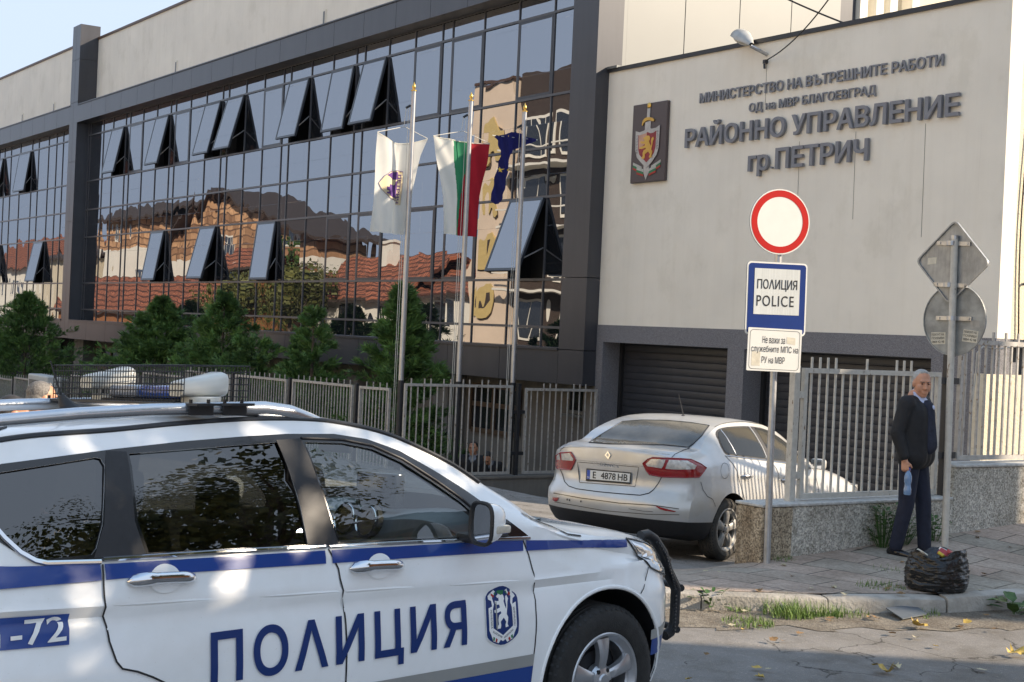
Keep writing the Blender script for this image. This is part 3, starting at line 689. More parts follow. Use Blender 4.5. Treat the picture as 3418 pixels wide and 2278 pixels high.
for z in (2.95, 4.2, 5.6, 6.7):
    m = MB(); m.tube([(-12.5, 16.78, z), (-12.47, 16.85, z+.05), (-12.5, 17.05, z+.06)], .016, 5)
    tag(m.build('cable_clip', 'black_trim'), 'short black cable bracket on the sunlit wall, ' + {2.95: 'lowest of the four', 4.2: 'second from the bottom', 5.6: 'third from the bottom', 6.7: 'highest, near the roof edge'}[z], 'bracket', 'cable brackets on the sunlit wall')
# ---------------------------------------------------------------- fences
def panel(a, b, z0, z1, sp, lab, spikes=lambda i: i % 2 == 0, mt='fence_grey', t=.022, bt=.009, zs0=None, zs1=None, group=None, sh=.085):
    """framed bar panel from a to b (xy); z0/z1 bottom and top, optional slope to zs0/zs1 at b"""
    a = Vector(a); b = Vector(b); L_ = (b-a).length; d = (b-a)/L_; n = Vector((-d.y, d.x)); zs0 = z0 if zs0 is None else zs0; zs1 = z1 if zs1 is None else zs1
    o = thing('bar_fence', lab, 'fence', (a.x, a.y, z0), 0, group)
    def bar(m, s0, s1, za0, za1, zb0, zb1, w):
        vs = []
        for s_, lo, hi in ((s0, za0, za1), (s1, zb0, zb1)):
            p = a+d*s_
            for q in (-w, w):
                for z in (lo, hi): vs.append((p.x+n.x*q, p.y+n.y*q, z))
        m.add(vs, [(0, 1, 3, 2), (4, 6, 7, 5), (0, 4, 5, 1), (2, 3, 7, 6), (0, 2, 6, 4), (1, 5, 7, 3)])
    m = MB(); bar(m, 0, L_, z1-t*2, z1, zs1-t*2, zs1, t); bar(m, 0, L_, z0, z0+t*2, zs0, zs0+t*2, t)
    bar(m, 0, t*2, z0+t*2, z1-t*2, z0+t*2, z1-t*2, t*.98); bar(m, L_-t*2, L_, zs0+t*2, zs1-t*2, zs0+t*2, zs1-t*2, t*.98)
    m.build('frame', mt, o)
    m = MB(); k = max(1, round(L_/sp))
    for i in range(1, k):
        s_ = L_*i/k; f = i/k; lo = z0+(zs0-z0)*f+t; hi = z1+(zs1-z1)*f-t; top = hi+(sh+t if spikes(i) else 0); j = R.uniform(-.004, .004)
        bar(m, s_-bt+j, s_+bt+j, lo, top, lo, top, bt)
    m.build('bars', mt, o); return o
def post(x, y, z0, z1, w, mt, lab, group=None, brackets=(), d2=(0, 1)):
    m = MB(); m.bbox(x-w, y-w, z0, x+w, y+w, z1, .006); m.bbox(x-w-.006, y-w-.006, z1, x+w+.006, y+w+.006, z1+.012, .004)
    for zb in brackets: m.box(min(x, x+d2[0]*.16)-.02, min(y-.13*abs(d2[1]), y), zb-.03, max(x, x+d2[0]*.16)+.02, y+.13*abs(d2[1])+.02, zb+.03)
    return tag(m.build('steel_post', mt), lab, 'post', group)
YS = 12.14
panel((-21.0, 12.17), (-21.0, 14.33), -.46, 1.08, .13, 'bar fence panel beside the driveway between the first and third flagpole', lambda i: i % 3 != 2, group='driveway fence panels')
panel((-21.0, 14.60), (-21.0, 16.18), -.46, 1.04, .13, 'bar fence panel between the black post and the corner of the glass building', lambda i: i in (3, 4, 5, 8, 9, 10), group='driveway fence panels')
post(-21.0, 14.46, -.8, 1.10, .035, 'post_black', 'black steel fence post with side brackets next to the third flagpole', brackets=(-.1, .62))
bw = MB(); bw.box(-21.12, 12.03, -1.2, -20.9, 16.3, -.52); bw.box(-21.15, 12.0, -.52, -20.87, 16.31, -.48, 1); bw.build('base', ['taupe', 'taupe'])
tag(bpy.data.objects['base'], 'low grey rendered base wall under the driveway fence', 'wall'); bpy.data.objects['base'].name = 'low_base_wall'
x = -21.42; i = 0
labs = ['narrow bar fence panel just left of the first flagpole', 'bar fence panel below the conifer with two tops', 'bar fence panel directly right of the mesh cage on the police car', 'bar fence panel seen behind the loudspeaker', 'bar fence panel seen through the right half of the mesh cage', 'bar fence panel seen through the middle of the mesh cage', 'bar fence panel seen through the left half of the mesh cage', 'bar fence panel with the pale cabinet beside it', 'bar fence panel left of the standing men', 'bar fence panel farthest left under the leftmost conifer']
ztop = lambda x: lerpt([(-50, -.25), (-42, .02), (-28, .88), (-21, .98)], x)
for i in range(10):
    ln = 1.06 if i == 0 else 2.4; x0, x1 = x-ln, x
    panel((x0, YS), (x1, YS), ztop(x1)-1.45-.03, ztop(x1)-.02, .115, labs[i], group='street fence panels', zs1=ztop(x1)+.0, bt=.008)
    post(x0-.12, YS, ztop(x0)-2.2, ztop(x0)+.02, .03, 'post_black', 'dark fence post left of the '+labs[i].replace('bar fence ', '').replace('directly ', ''), 'street fence posts'); x = x0-.25
m = MB(); m.bbox(-40.45, YS-.55, -1.9, -38.7, YS-.15, .29, .04); m.box(-40.3, YS-.557, -1.2, -38.85, YS-.552, .15, 1)
tag(m.build('utility_cabinet', ['cabinet', 'panel_white']), 'pale utility cabinet standing at the fence behind the police car', 'cabinet')
# low pebble-dash wall and its fence
lw = thing('low_wall', 'low pebble-dash wall with a pale cap beside the sloping pavement', 'wall', (-9.35, 11, 0))
m = MB(); m.bbox(-9.52, 9.30, -.5, -9.2, 11.47, .585, .012); m.bbox(-9.52, 11.44, -.5, -9.196, 30, .895, .012); m.build('body', 'terrazzo', lw)
m = MB(); m.bbox(-9.524, 8.94, -.5, -9.195, 9.31, .583, .016); m.build('end_pier', 'terrazzo_stain', lw, label='brown stained end of the wall')
m = MB(); m.bbox(-9.535, 8.93, .586, -9.185, 11.43, .612, .008); m.bbox(-9.535, 11.44, .896, -9.18, 30, .922, .008); m.build('cap', 'cap', lw)
panel((-9.36, 9.52), (-9.36, 11.36), .63, 1.80, .104, 'off-white gate panel of bars on the low wall behind the standing man', lambda i: i in (1, 2, 3, 4, 8, 12, 13, 14), 'post_cream', bt=.0085, sh=.10)
m = MB(); m.bbox(-9.395, 9.385, .6, -9.325, 9.455, 1.82, .006)
for z in (.84, 1.56): m.box(-9.38, 9.45, z-.03, -9.34, 9.54, z+.03)
tag(m.build('gate_post', 'post_cream'), 'off-white square gate post with two hinges on the low wall', 'post')
post(-9.36, 11.47, .60, 2.6, .035, 'post_black', 'black steel post behind the leaning diamond sign pole', brackets=(1.0, 1.72))
panel((-9.36, 11.64), (-9.36, 14.4), .95, 2.13, .1, 'tall grey bar fence panel in front of the sunlit wall', lambda i: i % 2 == 1, 'fence_grey', bt=.010)
panel((-9.36, 14.5), (-9.36, 17.4), .95, 2.13, .1, 'grey bar fence panel continuing beyond the right edge of the photo', lambda i: i % 2 == 1, 'fence_grey', bt=.010)
cable([(-9.45, 11.98+.03*sin(z*4), z) for z in [.98+.06*j for j in range(18)]]+[(-9.45, 12.1, 2.07), (-9.45, 12.35, 2.05), (-9.45, 12.6, 2.09)], .008, 'pale thin cable hanging behind the tall bar fence', mt='rope')
# ---------------------------------------------------------------- flagpoles and flags
for i, (y, zt, lab) in enumerate(((12.21, 6.05, 'silver flagpole with the white town flag, nearest the conifers'), (13.34, 6.03, 'silver flagpole behind the white, green and red flag'), (14.46, 5.98, 'silver flagpole carrying the dark blue starred flag'))):
    fp = thing('flagpole', lab, 'flagpole', (-21.2, y, -.85), 0, 'flagpoles at the fence corner')
    m = MB(); m.tube([(-21.2, y, 1.1), (-21.2, y, 3.5), (-21.2, y, zt-.12)], [.046, .044, .040], 14); m.build('pole', 'pole_alu', fp, smooth=True)
    m = MB(); m.tube([(-21.2, y, -.85), (-21.2, y, 1.12)], .052, 14); m.build('base_sleeve', 'post_black', fp, smooth=True)
    m = MB(); m.lathe([(0, .16), (.012, .13), (.03, .095), (.034, .07), (.02, .035), (.02, .02), (.05, .018), (.05, 0), (0, 0)], 14, Matrix.Translation((-21.2, y, zt-.12))); m.build('finial', 'gold', fp, smooth=True)
    m = MB(); m.tube([(-21.25, y-.02, zt-.35), (-21.28, y-.09, zt-.4)], .02, 6); m.build('pulley', 'black_plastic', fp)
    m = MB(); zb = (5.34, 5.42, 5.52)[i]
    m.tube([(-21.28, y-.08, zt-.38), (-21.3, y-.1, zb)], .006, 4); m.tube([(-21.26, y-.05, zt-.38), (-21.26, y-.06, -.1)], .005, 4); m.tube([(-21.28, y-.08, 3.6), (-21.26, y-.09, -.1)], .005, 4)
    m.build('halyard', 'rope', fp)
def edge(tab, z):
    return lerpt(sorted((q[1], q[0]) for q in tab), z)
def flag(name, lab, left, right, z0, z1, top, fold, colour, mats, prints=None, group='flags on the flagpoles', loc=None, nu=44, nv=56, ropeY=0):
    o = thing(name, lab, 'flag', (-21.32, loc, z1), 0, group)
    def f(u, v, d=0):
        z = z0+(z1-z0)*v; yl = edge(left, z); yr = edge(right, z); z += top(u)*v**3
        return Vector((-21.33+fold(u, v)+d, yl+(yr-yl)*u, z))
    m = MB(); m.v = [tuple(f(i/nu, j/nv)) for j in range(nv+1) for i in range(nu+1)]
    for j in range(nv):
        for i in range(nu):
            m.f.append((j*(nu+1)+i, j*(nu+1)+i+1, (j+1)*(nu+1)+i+1, (j+1)*(nu+1)+i)); m.m.append(colour((i+.5)/nu, (j+.5)/nv))
    m.build('cloth', mats, o, smooth=True, sharp=0)
    if prints: prints(o, f)
    a, b = f(0, 1), f(1, 1); c = Vector((-21.3, ropeY, max(a.z, b.z)+.15))
    m = MB(); m.tube([a, c, b], .006, 4); m.build('cord', 'rope', o)
    m = MB(); m.tube([f(i/12, .995) for i in range(13)], .008, 5); m.build('crossbar', 'flag_white', o)
    return o
def fold1(u, v):
    return .08*sin(u*5.2+.6+v*1.2)+.035*sin(u*13+v*5)*(1-.4*v)+.05*math.exp(-((u-(.52+.12*(1-v)))/.05)**2)*(1-v*.75)+.02*sin((u*3+v*4.2)*3.1)*v*(1-abs(2*u-1))
def prints1(o, f):
    UV = lambda y, z: ((y-edge([(11.6, 5.19), (11.57, 4.29), (11.54, 3.55)], z))/(edge([(12.57, 5.17), (12.35, 4.36), (12.23, 3.57)], z)-edge([(11.6, 5.19), (11.57, 4.29), (11.54, 3.55)], z)), (z-3.55)/1.64)
    g = lambda u, v, d=0: f(*UV(u, v), .012+d)
    def pp(name, poly, mt, d):
        V2, F2 = cdt([poly], .04); m = MB(); m.add([g(a, b, d) for a, b in V2], F2); m.build(name, mt, o, smooth=True, sharp=0)
    eye = [(11.66, 4.36), (11.78, 4.50), (11.92, 4.60), (12.08, 4.64), (12.18, 4.62), (12.16, 4.12), (12.04, 4.11), (11.88, 4.16), (11.74, 4.26)]
    pp('print_edge', [((x-11.93)*1.035+11.93, (z-4.37)*1.04+4.37) for x, z in eye], 'purple', .004); pp('print_oval', eye, 'beige_print', .006)
    pp('print_tower', [(11.83, 4.53), (11.96, 4.60), (12.10, 4.62), (12.10, 4.48), (11.98, 4.47), (11.93, 4.50)], 'purple', .010)
    pp('print_castle', [(11.83, 4.33), (11.89, 4.33), (11.90, 4.38), (12.02, 4.37), (12.06, 4.45), (12.10, 4.45), (12.10, 4.14), (11.98, 4.16), (11.90, 4.19), (11.90, 4.21), (11.83, 4.21), (11.83, 4.24), (11.88, 4.24), (11.88, 4.27), (11.83, 4.27), (11.83, 4.30)], 'purple', .010)
    pp('print_band', [(12.105, 4.60), (12.18, 4.60), (12.16, 4.04), (12.07, 4.05)], 'beige_print', .014)
    vs, fs = text_mesh('ПЕТРИЧ', 1, .02); xs_ = [v.x for v in vs]; ys_ = [v.y for v in vs]; m = MB(); a, b, c, d = min(xs_), max(xs_), min(ys_), max(ys_)
    m.add([g(12.105-.03*((v.x-a)/(b-a))+.05*(v.y-c)/(d-c), 4.57-.50*(v.x-a)/(b-a), .018) for v in vs], fs); m.build('print_lettering', 'purple', o)
flag('flag', 'white flag with a purple castle print hanging from its crossbar', [(11.6, 5.19), (11.58, 4.8), (11.57, 4.29), (11.54, 3.55)], [(12.57, 5.17), (12.46, 4.89), (12.35, 4.36), (12.23, 3.57)], 3.55, 5.19, lambda u: -.12*sin(pi*u)**1.0, fold1, lambda u, v: 0, ['flag_white'], prints1, loc=12.1, ropeY=12.12)
gl_ = [(13.07, 5.22), (13.09, 4.96), (13.16, 4.6), (13.24, 4.2), (13.26, 3.6)]; gr_ = [(13.47, 5.27), (13.46, 4.96), (13.42, 4.75), (13.36, 4.55), (13.33, 3.6)]
l2 = [(12.68, 5.25), (12.77, 4.92), (12.92, 4.24), (12.98, 3.62)]; r2 = [(13.85, 5.27), (13.79, 4.92), (13.69, 4.31), (13.66, 3.62)]
def col2(u, v):
    z = 3.62+1.63*v; a, b = edge(l2, z), edge(r2, z); y = a+(b-a)*u
    return 0 if y < edge(gl_, z) else (1 if y < edge(gr_, z) else 2)
def fold2(u, v):
    return .05*sin(u*6+.4)+.02*sin(u*17+v*3)*(1-.5*v)+.10*math.exp(-((u-.5)/.10)**2)*(1-v)**.6*-1+.025*sin((u*9+v*6))*v*(1-v)*3+.018*sin(u*22+v*14)*v
flag('flag', 'white, green and red striped flag hanging pinched in its middle', l2, r2, 3.62, 5.25, lambda u: -.02*sin(pi*u), fold2, col2, ['flag_white', 'flag_green', 'flag_red'], loc=13.26, nu=90, ropeY=13.28)
fl3 = thing('flag', 'dark blue flag with gold stars drooping in a narrow twist', 'flag', (-21.32, 14.3, 5.4), 0, 'flags on the flagpoles')
poly3 = smooth_poly([(13.9, 5.40), (14.02, 5.28), (14.11, 5.12), (14.06, 4.9), (14.01, 4.69), (13.93, 4.3), (14.05, 4.18), (14.14, 4.36), (14.22, 4.6), (14.27, 4.9), (14.31, 5.18), (14.57, 5.29), (14.87, 5.43), (14.62, 5.45), (14.34, 5.53), (14.1, 5.42)], 1)
F3 = lambda y, z, d=0: Vector((-21.33+.05*sin((y-13.9)*24+(5.4-z)*2.5)*(.4+.6*min(1, (5.5-z)))+.02*sin(y*60+z*8)+d, y, z))
V2, F2 = cdt([poly3], .03); m = MB(); m.add([F3(*p) for p in V2], F2); m.build('cloth', 'flag_navy', fl3, smooth=True, sharp=0)
for cy, cz, rr in ((14.085, 4.82, .055), (14.235, 4.83, .03), (14.21, 5.42, .022)):
    st = [(cy+rr*(1 if k % 2 == 0 else .42)*sin(pi*k/5), cz+rr*(1 if k % 2 == 0 else .42)*cos(pi*k/5)) for k in range(10)]
    V2, F2 = cdt([st], .03); m = MB(); m.add([F3(a, b, .015) for a, b in V2], F2); m.build('star', 'star_gold', fl3)
m = MB(); m.tube([F3(13.9, 5.40), F3(14.87, 5.43)], .008, 5); m.build('crossbar', 'flag_white', fl3)
# ---------------------------------------------------------------- road signs
def rrect(w, h, r, n=5):
    ps = []
    for cx, cy, a0 in ((w/2-r, h/2-r, 0), (-w/2+r, h/2-r, pi/2), (-w/2+r, -h/2+r, pi), (w/2-r, -h/2+r, 1.5*pi)):
        for k in range(n+1): a = a0+pi/2*k/n; ps.append((cx+r*cos(a), cy+r*sin(a)))
    return ps
def circ(r, n=40): return [(r*cos(2*pi*k/n), r*sin(2*pi*k/n)) for k in range(n)]
def frame_fn(c, t, tilt=0):
    c = Vector(c); t = Vector((t[0], t[1], 0)).normalized(); n = Vector((t.y, -t.x, 0)); ct, st_ = cos(tilt), sin(tilt)
    return lambda u, v, d: c+t*(u*ct-v*st_)+Vector((0, 0, u*st_+v*ct))+n*d
sg = thing('road_sign', 'no-entry ring sign above a blue police sign on a grey pole', 'road sign', (-9.134, 8.957, .12))
m = MB(); m.tube([(-9.134, 8.957, .10), (-9.125, 8.93, 1.2), (-9.112, 8.90, 3.1)], .030, 14); m.build('pole', 'galv', sg, smooth=True)
T1 = (.312, .95)
f = frame_fn((-9.075, 8.87, 3.043), T1)
m = MB(); m.prism(circ(.280), f, -.014, -.004, 0); m.prism(circ(.279), f, -.0035, .0005, 1); o = m.build('ring_plate', ['sign_back', 'sign_white'], sg)
m = MB(); rg = circ(.268, 48); ri = circ(.212, 48); m.add([f(u, v, .002) for u, v in rg+ri], [(i, (i+1) % 48, 48+(i+1) % 48, 48+i) for i in range(48)]); m.build('red_ring', 'sign_red', o)
f = frame_fn((-9.07, 8.865, 2.385), T1, radians(.6))
m = MB(); m.prism(rrect(.565, .625, .035), f, -.014, -.004, 0); m.prism(rrect(.562, .622, .034), f, -.0035, .0, 1); o = m.build('police_plate', ['sign_back', 'sign_white'], sg)
m = MB(); m.prism(rrect(.535, .596, .028), f, .001, .002); m.build('blue_field', 'sign_blue', o)
m = MB(); m.prism([(-.212, -.135), (.212, -.135), (.212, .255), (-.212, .255)], f, .003, .004); m.build('white_field', 'sign_reflect', o)
m = MB(); g1 = lambda u, v, d: f(u, v, .006+d); text_fit(m, 'ПОΛИЦИЯ', -.185, .188, .065, .165, g1, .008); text_fit(m, 'POLICE', -.187, .160, -.065, .027, g1, .004, space=1.15); m.build('lettering', 'ink', o)
f = frame_fn((-9.065, 8.855, 1.95), T1, radians(-.4))
m = MB(); m.prism(rrect(.50, .365, .008), f, .006, .014); o = m.build('notice_plate', 'sign_white', sg)
m = MB(); a_ = rrect(.465, .335, .03); b_ = rrect(.459, .329, .028); n_ = len(a_); m.add([f(u, v, .0155) for u, v in a_+b_], [(i, (i+1) % n_, n_+(i+1) % n_, n_+i) for i in range(n_)])
g1 = lambda u, v, d: f(u, v, .016+d)
text_fit(m, 'Не важи за', -.115, .095, .055, .115, g1, 0); text_fit(m, 'служебните МПС на', -.215, .222, -.035, .035, g1, 0); text_fit(m, 'РУ на МВР', -.115, .10, -.115, -.058, g1, 0); m.build('lettering', 'ink', o)
m = MB(); m.prism([(.11, .06), (.19, .05), (.19, .11), (.11, .115)], f, .0145, .0152); m.build('paper_scrap', 'paper', o); m = MB(); m.prism([(-.21, -.14), (-.13, -.14), (-.13, -.02), (-.21, -.02)], f, .0143, .0150); m.build('stain', 'paper', o)
rs = thing('road_sign', 'backs of a diamond and a round sign on a cream pole by the man', 'road sign', (-8.47, 10.49, .2))
PX, PY = -8.55, 10.51
m = MB(); m.tube([(-8.50, 10.49, .15), (-8.535, 10.505, 1.5)], .031, 14); m.tube([(-8.535, 10.505, 1.5), (-8.575, 10.52, 3.03)], .0312, 14); m.build('pole', 'post_cream', rs, smooth=True)
m = MB(); m.lathe([(.033, -.03), (.034, .005), (0, .006)], 12, Matrix.Translation((-8.575, 10.52, 3.03))); m.build('pole_cap', 'galv', rs)
T2 = (.995, .10)
q = Vector((-.10, .995, 0))*.05
f = frame_fn(Vector((-8.60, 10.50, 2.80))+q, T2, radians(-2))
dm = [(u*cos(pi/4)-v*sin(pi/4), u*sin(pi/4)+v*cos(pi/4)) for u, v in rrect(.535, .535, .05)]
m = MB(); m.prism(dm, f, -.004, .004, 0); n_ = len(dm); k_ = .955
m.add([f(u, v, .004) for u, v in dm]+[f(u, v, .022) for u, v in dm]+[f(u*k_, v*k_, .022) for u, v in dm]+[f(u*k_, v*k_, .0045) for u, v in dm], [(r*n_+i, r*n_+(i+1) % n_, (r+1)*n_+(i+1) % n_, (r+1)*n_+i) for r in range(3) for i in range(n_)])
o = m.build('diamond_plate', 'sign_back', rs)
m = MB(); m.prism([(-.26, -.03), (-.17, -.02), (-.17, .04), (-.26, .03)], f, .0045, .0055); m.build('sticker', 'paper', o)
f2 = frame_fn(Vector((-8.565, 10.515, 2.285))+q, T2)
m = MB(); m.prism(circ(.318), f2, -.004, .004, 0); a_ = circ(.318); n_ = 40; m.add([f2(u*s_, v*s_, d) for s_, d in ((1, .004), (1, .014), (.975, .014), (.972, .0045)) for u, v in a_], [(r*n_+i, r*n_+(i+1) % n_, (r+1)*n_+(i+1) % n_, (r+1)*n_+i) for r in range(3) for i in range(n_)])
o = m.build('round_plate', 'sign_back_dull', rs)
for u0, v0, tl in ((-.235, -.17, .06), (.09, -.13, -.08)):
    fs_ = lambda u, v, d: f2(u0+u*cos(tl)-v*sin(tl), v0+u*sin(tl)+v*cos(tl), d)
    m = MB(); m.prism([(0, -.055), (.15, -.055), (.155, .05), (.005, .055)], fs_, .0045, .0055, 0)
    for i_, tx in enumerate(('РЕМОНТ НА', 'ПОКРИВИ', '0884 42 98')): text_fit(m, tx, .012, .14, .022-i_*.033, .044-i_*.033, lambda u, v, d: fs_(u, v, .007), 0, 0, 1)
    m.build('sticker', ['paper', 'ink'], o)
m = MB(); m.prism([(.16, -.05), (.26, -.06), (.26, .0), (.16, .01)], f2, .0045, .0055); m.build('sticker', 'sign_back', o)
for ff, v, wd in ((f, .165, .17), (f, -.205, .17), (f2, .015, .18)):
    m = MB(); m.prism([(-wd, v-.018), (wd, v-.018), (wd, v+.018), (-wd, v+.018)], ff, .006, .022)
    for u in (-wd+.03, wd-.03): m.prism([(u-.012, v-.012), (u+.012, v-.012), (u+.012, v+.012), (u-.012, v+.012)], ff, .022, .03)
    c = ff(0, v, .05); m.tube([c+Vector((0, 0, -.02)), c+Vector((0, 0, .02))], .042, 12); m.build('clamp', 'galv', rs)
# ---------------------------------------------------------------- conifers
def conifer(x, y, z0, z1, rb, lab, n=5200, tops=1, seed=1, pw=.75):
    r = random.Random(seed); o = thing('conifer_tree', lab, 'tree', (x, y, z0), 0, 'young conifers in the yard')
    m = MB(); m.tube([(x, y, z0), (x, y, z1-.3)], [.07, .015], 7); m.build('trunk', 'bark', o, smooth=True)
    H = z1-z0; m = MB(); axes = [(x, y, z1)]+[(x+rb*.8*(1 if k % 2 else -.7), y+.1, z1-.55-.15*k) for k in range(tops-1)]
    ph = [r.uniform(0, 6.28) for _ in range(6)]
    nb = int(n/26)
    for i in range(nb):
        ax, ay, zt = axes[0] if tops == 1 or r.random() < .62 else axes[r.randint(1, tops-1)]
        h = (i+r.random())/nb; h = h**1.15; z = z0+.2+h*(zt-z0-.25); a = r.uniform(0, 2*pi)
        env = rb*(1-h)**pw*(1 if tops == 1 else .82)*r.uniform(.62, 1.22)+.05
        b0 = Vector((ax, ay, z-.10*env)); tip = Vector((ax+env*cos(a), ay+env*sin(a), z+env*r.uniform(.10, .42))); bd_ = (tip-b0).normalized()
        for j in range(45):
            t = 1-.72*r.random()**1.5; q = .05+.16*env*(1.15-t)
            p = b0.lerp(tip, t)+Vector((r.gauss(0, q*.5), r.gauss(0, q*.5), r.gauss(0, q*.38))); d = (bd_+Vector((r.gauss(0, .45), r.gauss(0, .45), r.gauss(.25, .4)))).normalized()
            L_ = r.uniform(.09, .2); sd = d.cross(Vector((r.uniform(-1, 1), r.uniform(-1, 1), r.uniform(-1, 1)))).normalized()
            for k in range(3):
                dd = (d+sd*(k-1)*.5).normalized(); w_ = dd.cross(sd if k == 1 else d).normalized()*r.uniform(.008, .017)
                if w_.length < 1e-4: continue
                m.add([p, p+dd*L_*.55+w_, p+dd*L_, p+dd*L_*.5-w_], [(0, 1, 2, 3)])
    m.build('crown', 'conifer', o); return o
conifer(-48.2, 13.7, -1.9, 2.55, 2.7, 'large dark conifer at the far left edge of the photo', 9000, 1, 3, .85)
conifer(-36.2, 13.7, -.9, 2.45, 2.1, 'broad conifer behind the far end of the mesh cage', 7500, 1, 4, .9)
conifer(-32.2, 13.7, -.85, 2.6, 2.0, 'broad conifer with several tips above the loudspeaker', 7500, 3, 5, .9)
conifer(-26.9, 13.4, -.85, 2.35, 1.35, 'open conifer with two tops between loudspeaker and flagpoles', 3600, 2, 6, .95)
conifer(-23.15, 13.3, -.85, 2.75, 1.2, 'slim upright conifer behind the first flagpole', 5600, 1, 7, .9)
# ---------------------------------------------------------------- broad-leaved trees
def leaf_tree(x, y, z0, zc, rx, rz, lab, n=9000, seed=1, name='broadleaf_tree', ls=.11, group=None, trunk=.2):
    r = random.Random(seed); o = thing(name, lab, 'tree', (x, y, z0), 0, group); m = MB()
    m.tube([(x, y, z0), (x+.1, y, z0+(zc-z0)*.4), (x, y+.15, zc-rz*.3)], [trunk, trunk*.75, trunk*.55], 9)
    cl_ = []
    for k in range(26):
        a = r.uniform(0, 2*pi); t = r.uniform(.15, .92); e = r.uniform(-.6, 1)
        c = Vector((x+rx*t*cos(a)*sqrt(max(.1, 1-e*e*.8)), y+rx*t*sin(a)*sqrt(max(.1, 1-e*e*.8)), zc+rz*e*.85)); cl_.append((c, r.uniform(.22, .42)*rx))
        b = Vector((x, y, zc-rz*r.uniform(.25, .7))); mid = b.lerp(c, .5)+Vector((0, 0, -.15*rx*r.random())); m.tube([b, mid, c], [trunk*.35, trunk*.2, .015], 5)
    m.build('trunk', 'bark', o, smooth=True); m = MB()
    for i in range(n):
        c, q = cl_[r.randrange(len(cl_))]; d = Vector((r.gauss(0, 1), r.gauss(0, 1), r.gauss(0, .8))).normalized(); p = c+d*q*r.random()**.45
        u = Vector((r.gauss(0, 1), r.gauss(0, 1), r.gauss(0, 1))).normalized(); v = u.cross(d).normalized(); s_ = ls*r.uniform(.6, 1.3)
        m.add([p-u*s_*.5, p+v*s_*.38, p+u*s_*.6, p-v*s_*.38], [(0, 1, 2, 3)])
    m.build('crown', 'foliage', o); return o
leaf_tree(1.6, 9.6, 0, 6.4, 4.3, 3.3, 'large roadside tree to the right of the camera', 14000, 11, ls=.13)
leaf_tree(-84, 30, -1, 8.3, 5, 5.2, 'tree top showing over the parapet at the far left', 6000, 13, ls=.3)
# ---------------------------------------------------------------- vehicles
def tabs(cols, rows):
    return {c: [(r[0], r[i+1]) for r in rows] for i, c in enumerate(cols)}
def cint(tab, x):
    """smooth (Catmull-Rom style) interpolation in a table"""
    n = len(tab)
    if x <= tab[0][0]: return tab[0][1]
    if x >= tab[-1][0]: return tab[-1][1]
    for i in range(n-1):
        if x <= tab[i+1][0]: break
    x0, y0 = tab[i]; x1, y1 = tab[i+1]; h = x1-x0; t = (x-x0)/h
    m0 = (y1-tab[i-1][1])/(x1-tab[i-1][0]) if i else (y1-y0)/h
    m1 = (tab[i+2][1]-y0)/(tab[i+2][0]-x0) if i+2 < n else (y1-y0)/h
    return (2*t**3-3*t*t+1)*y0+(t**3-2*t*t+t)*h*m0+(-2*t**3+3*t*t)*y1+(t**3-t*t)*h*m1
def loft(ring, stations, warp, capn=18):
    """ring(a) -> half profile [(b, h)...] bottom centre to top centre; closed body, x forward, y left (b = -y)"""
    V = []; F = []; rings = []
    for a in stations:
        pr = ring(a); n = len(pr)
        idx = []
        for b, h in pr: idx.append(len(V)); V.append(warp(a, b, h))
        idl = [idx[0]]
        for b, h in pr[1:-1]: idl.append(len(V)); V.append(warp(a, -b, h))
        idl.append(idx[-1]); rings.append((idx, idl, pr))
    n = len(rings[0][0])
    for (i0, l0, _), (i1, l1, _) in zip(rings, rings[1:]):
        for j in range(n-1):
            F.append((i0[j], i0[j+1], i1[j+1], i1[j])); F.append((l0[j], l1[j], l1[j+1], l0[j+1]))
    for end in (0, -1):
        idx, idl, pr = rings[end]; a = stations[end]; prev = None
        for j in range(1, n-1):
            row = [idl[j]]
            b, h = pr[j]
            for k in range(1, capn): row.append(len(V)); V.append(warp(a, -b+2*b*k/capn, h))
            row.append(idx[j])
            if prev is None:
                for k in range(capn): F.append((idx[0], row[k], row[k+1]) if end else (idx[0], row[k+1], row[k]))
            else:
                for k in range(capn): q = (prev[k], prev[k+1], row[k+1], row[k]); F.append(q if not end else q[::-1])
            prev = row
        for k in range(capn): F.append((idx[-1], prev[k], prev[k+1]))
    m = MB(); m.add([Vector((a, -b, h)) for a, b, h in V], F); return m
def boolean(o, cut):
    md = o.modifiers.new('b', 'BOOLEAN'); md.operation = 'DIFFERENCE'; md.object = cut; md.solver = 'EXACT'; md.use_self = False
    try: md.material_mode = 'TRANSFER'
    except Exception: pass
    evaluated(o); me = cut.data; bpy.data.objects.remove(cut)
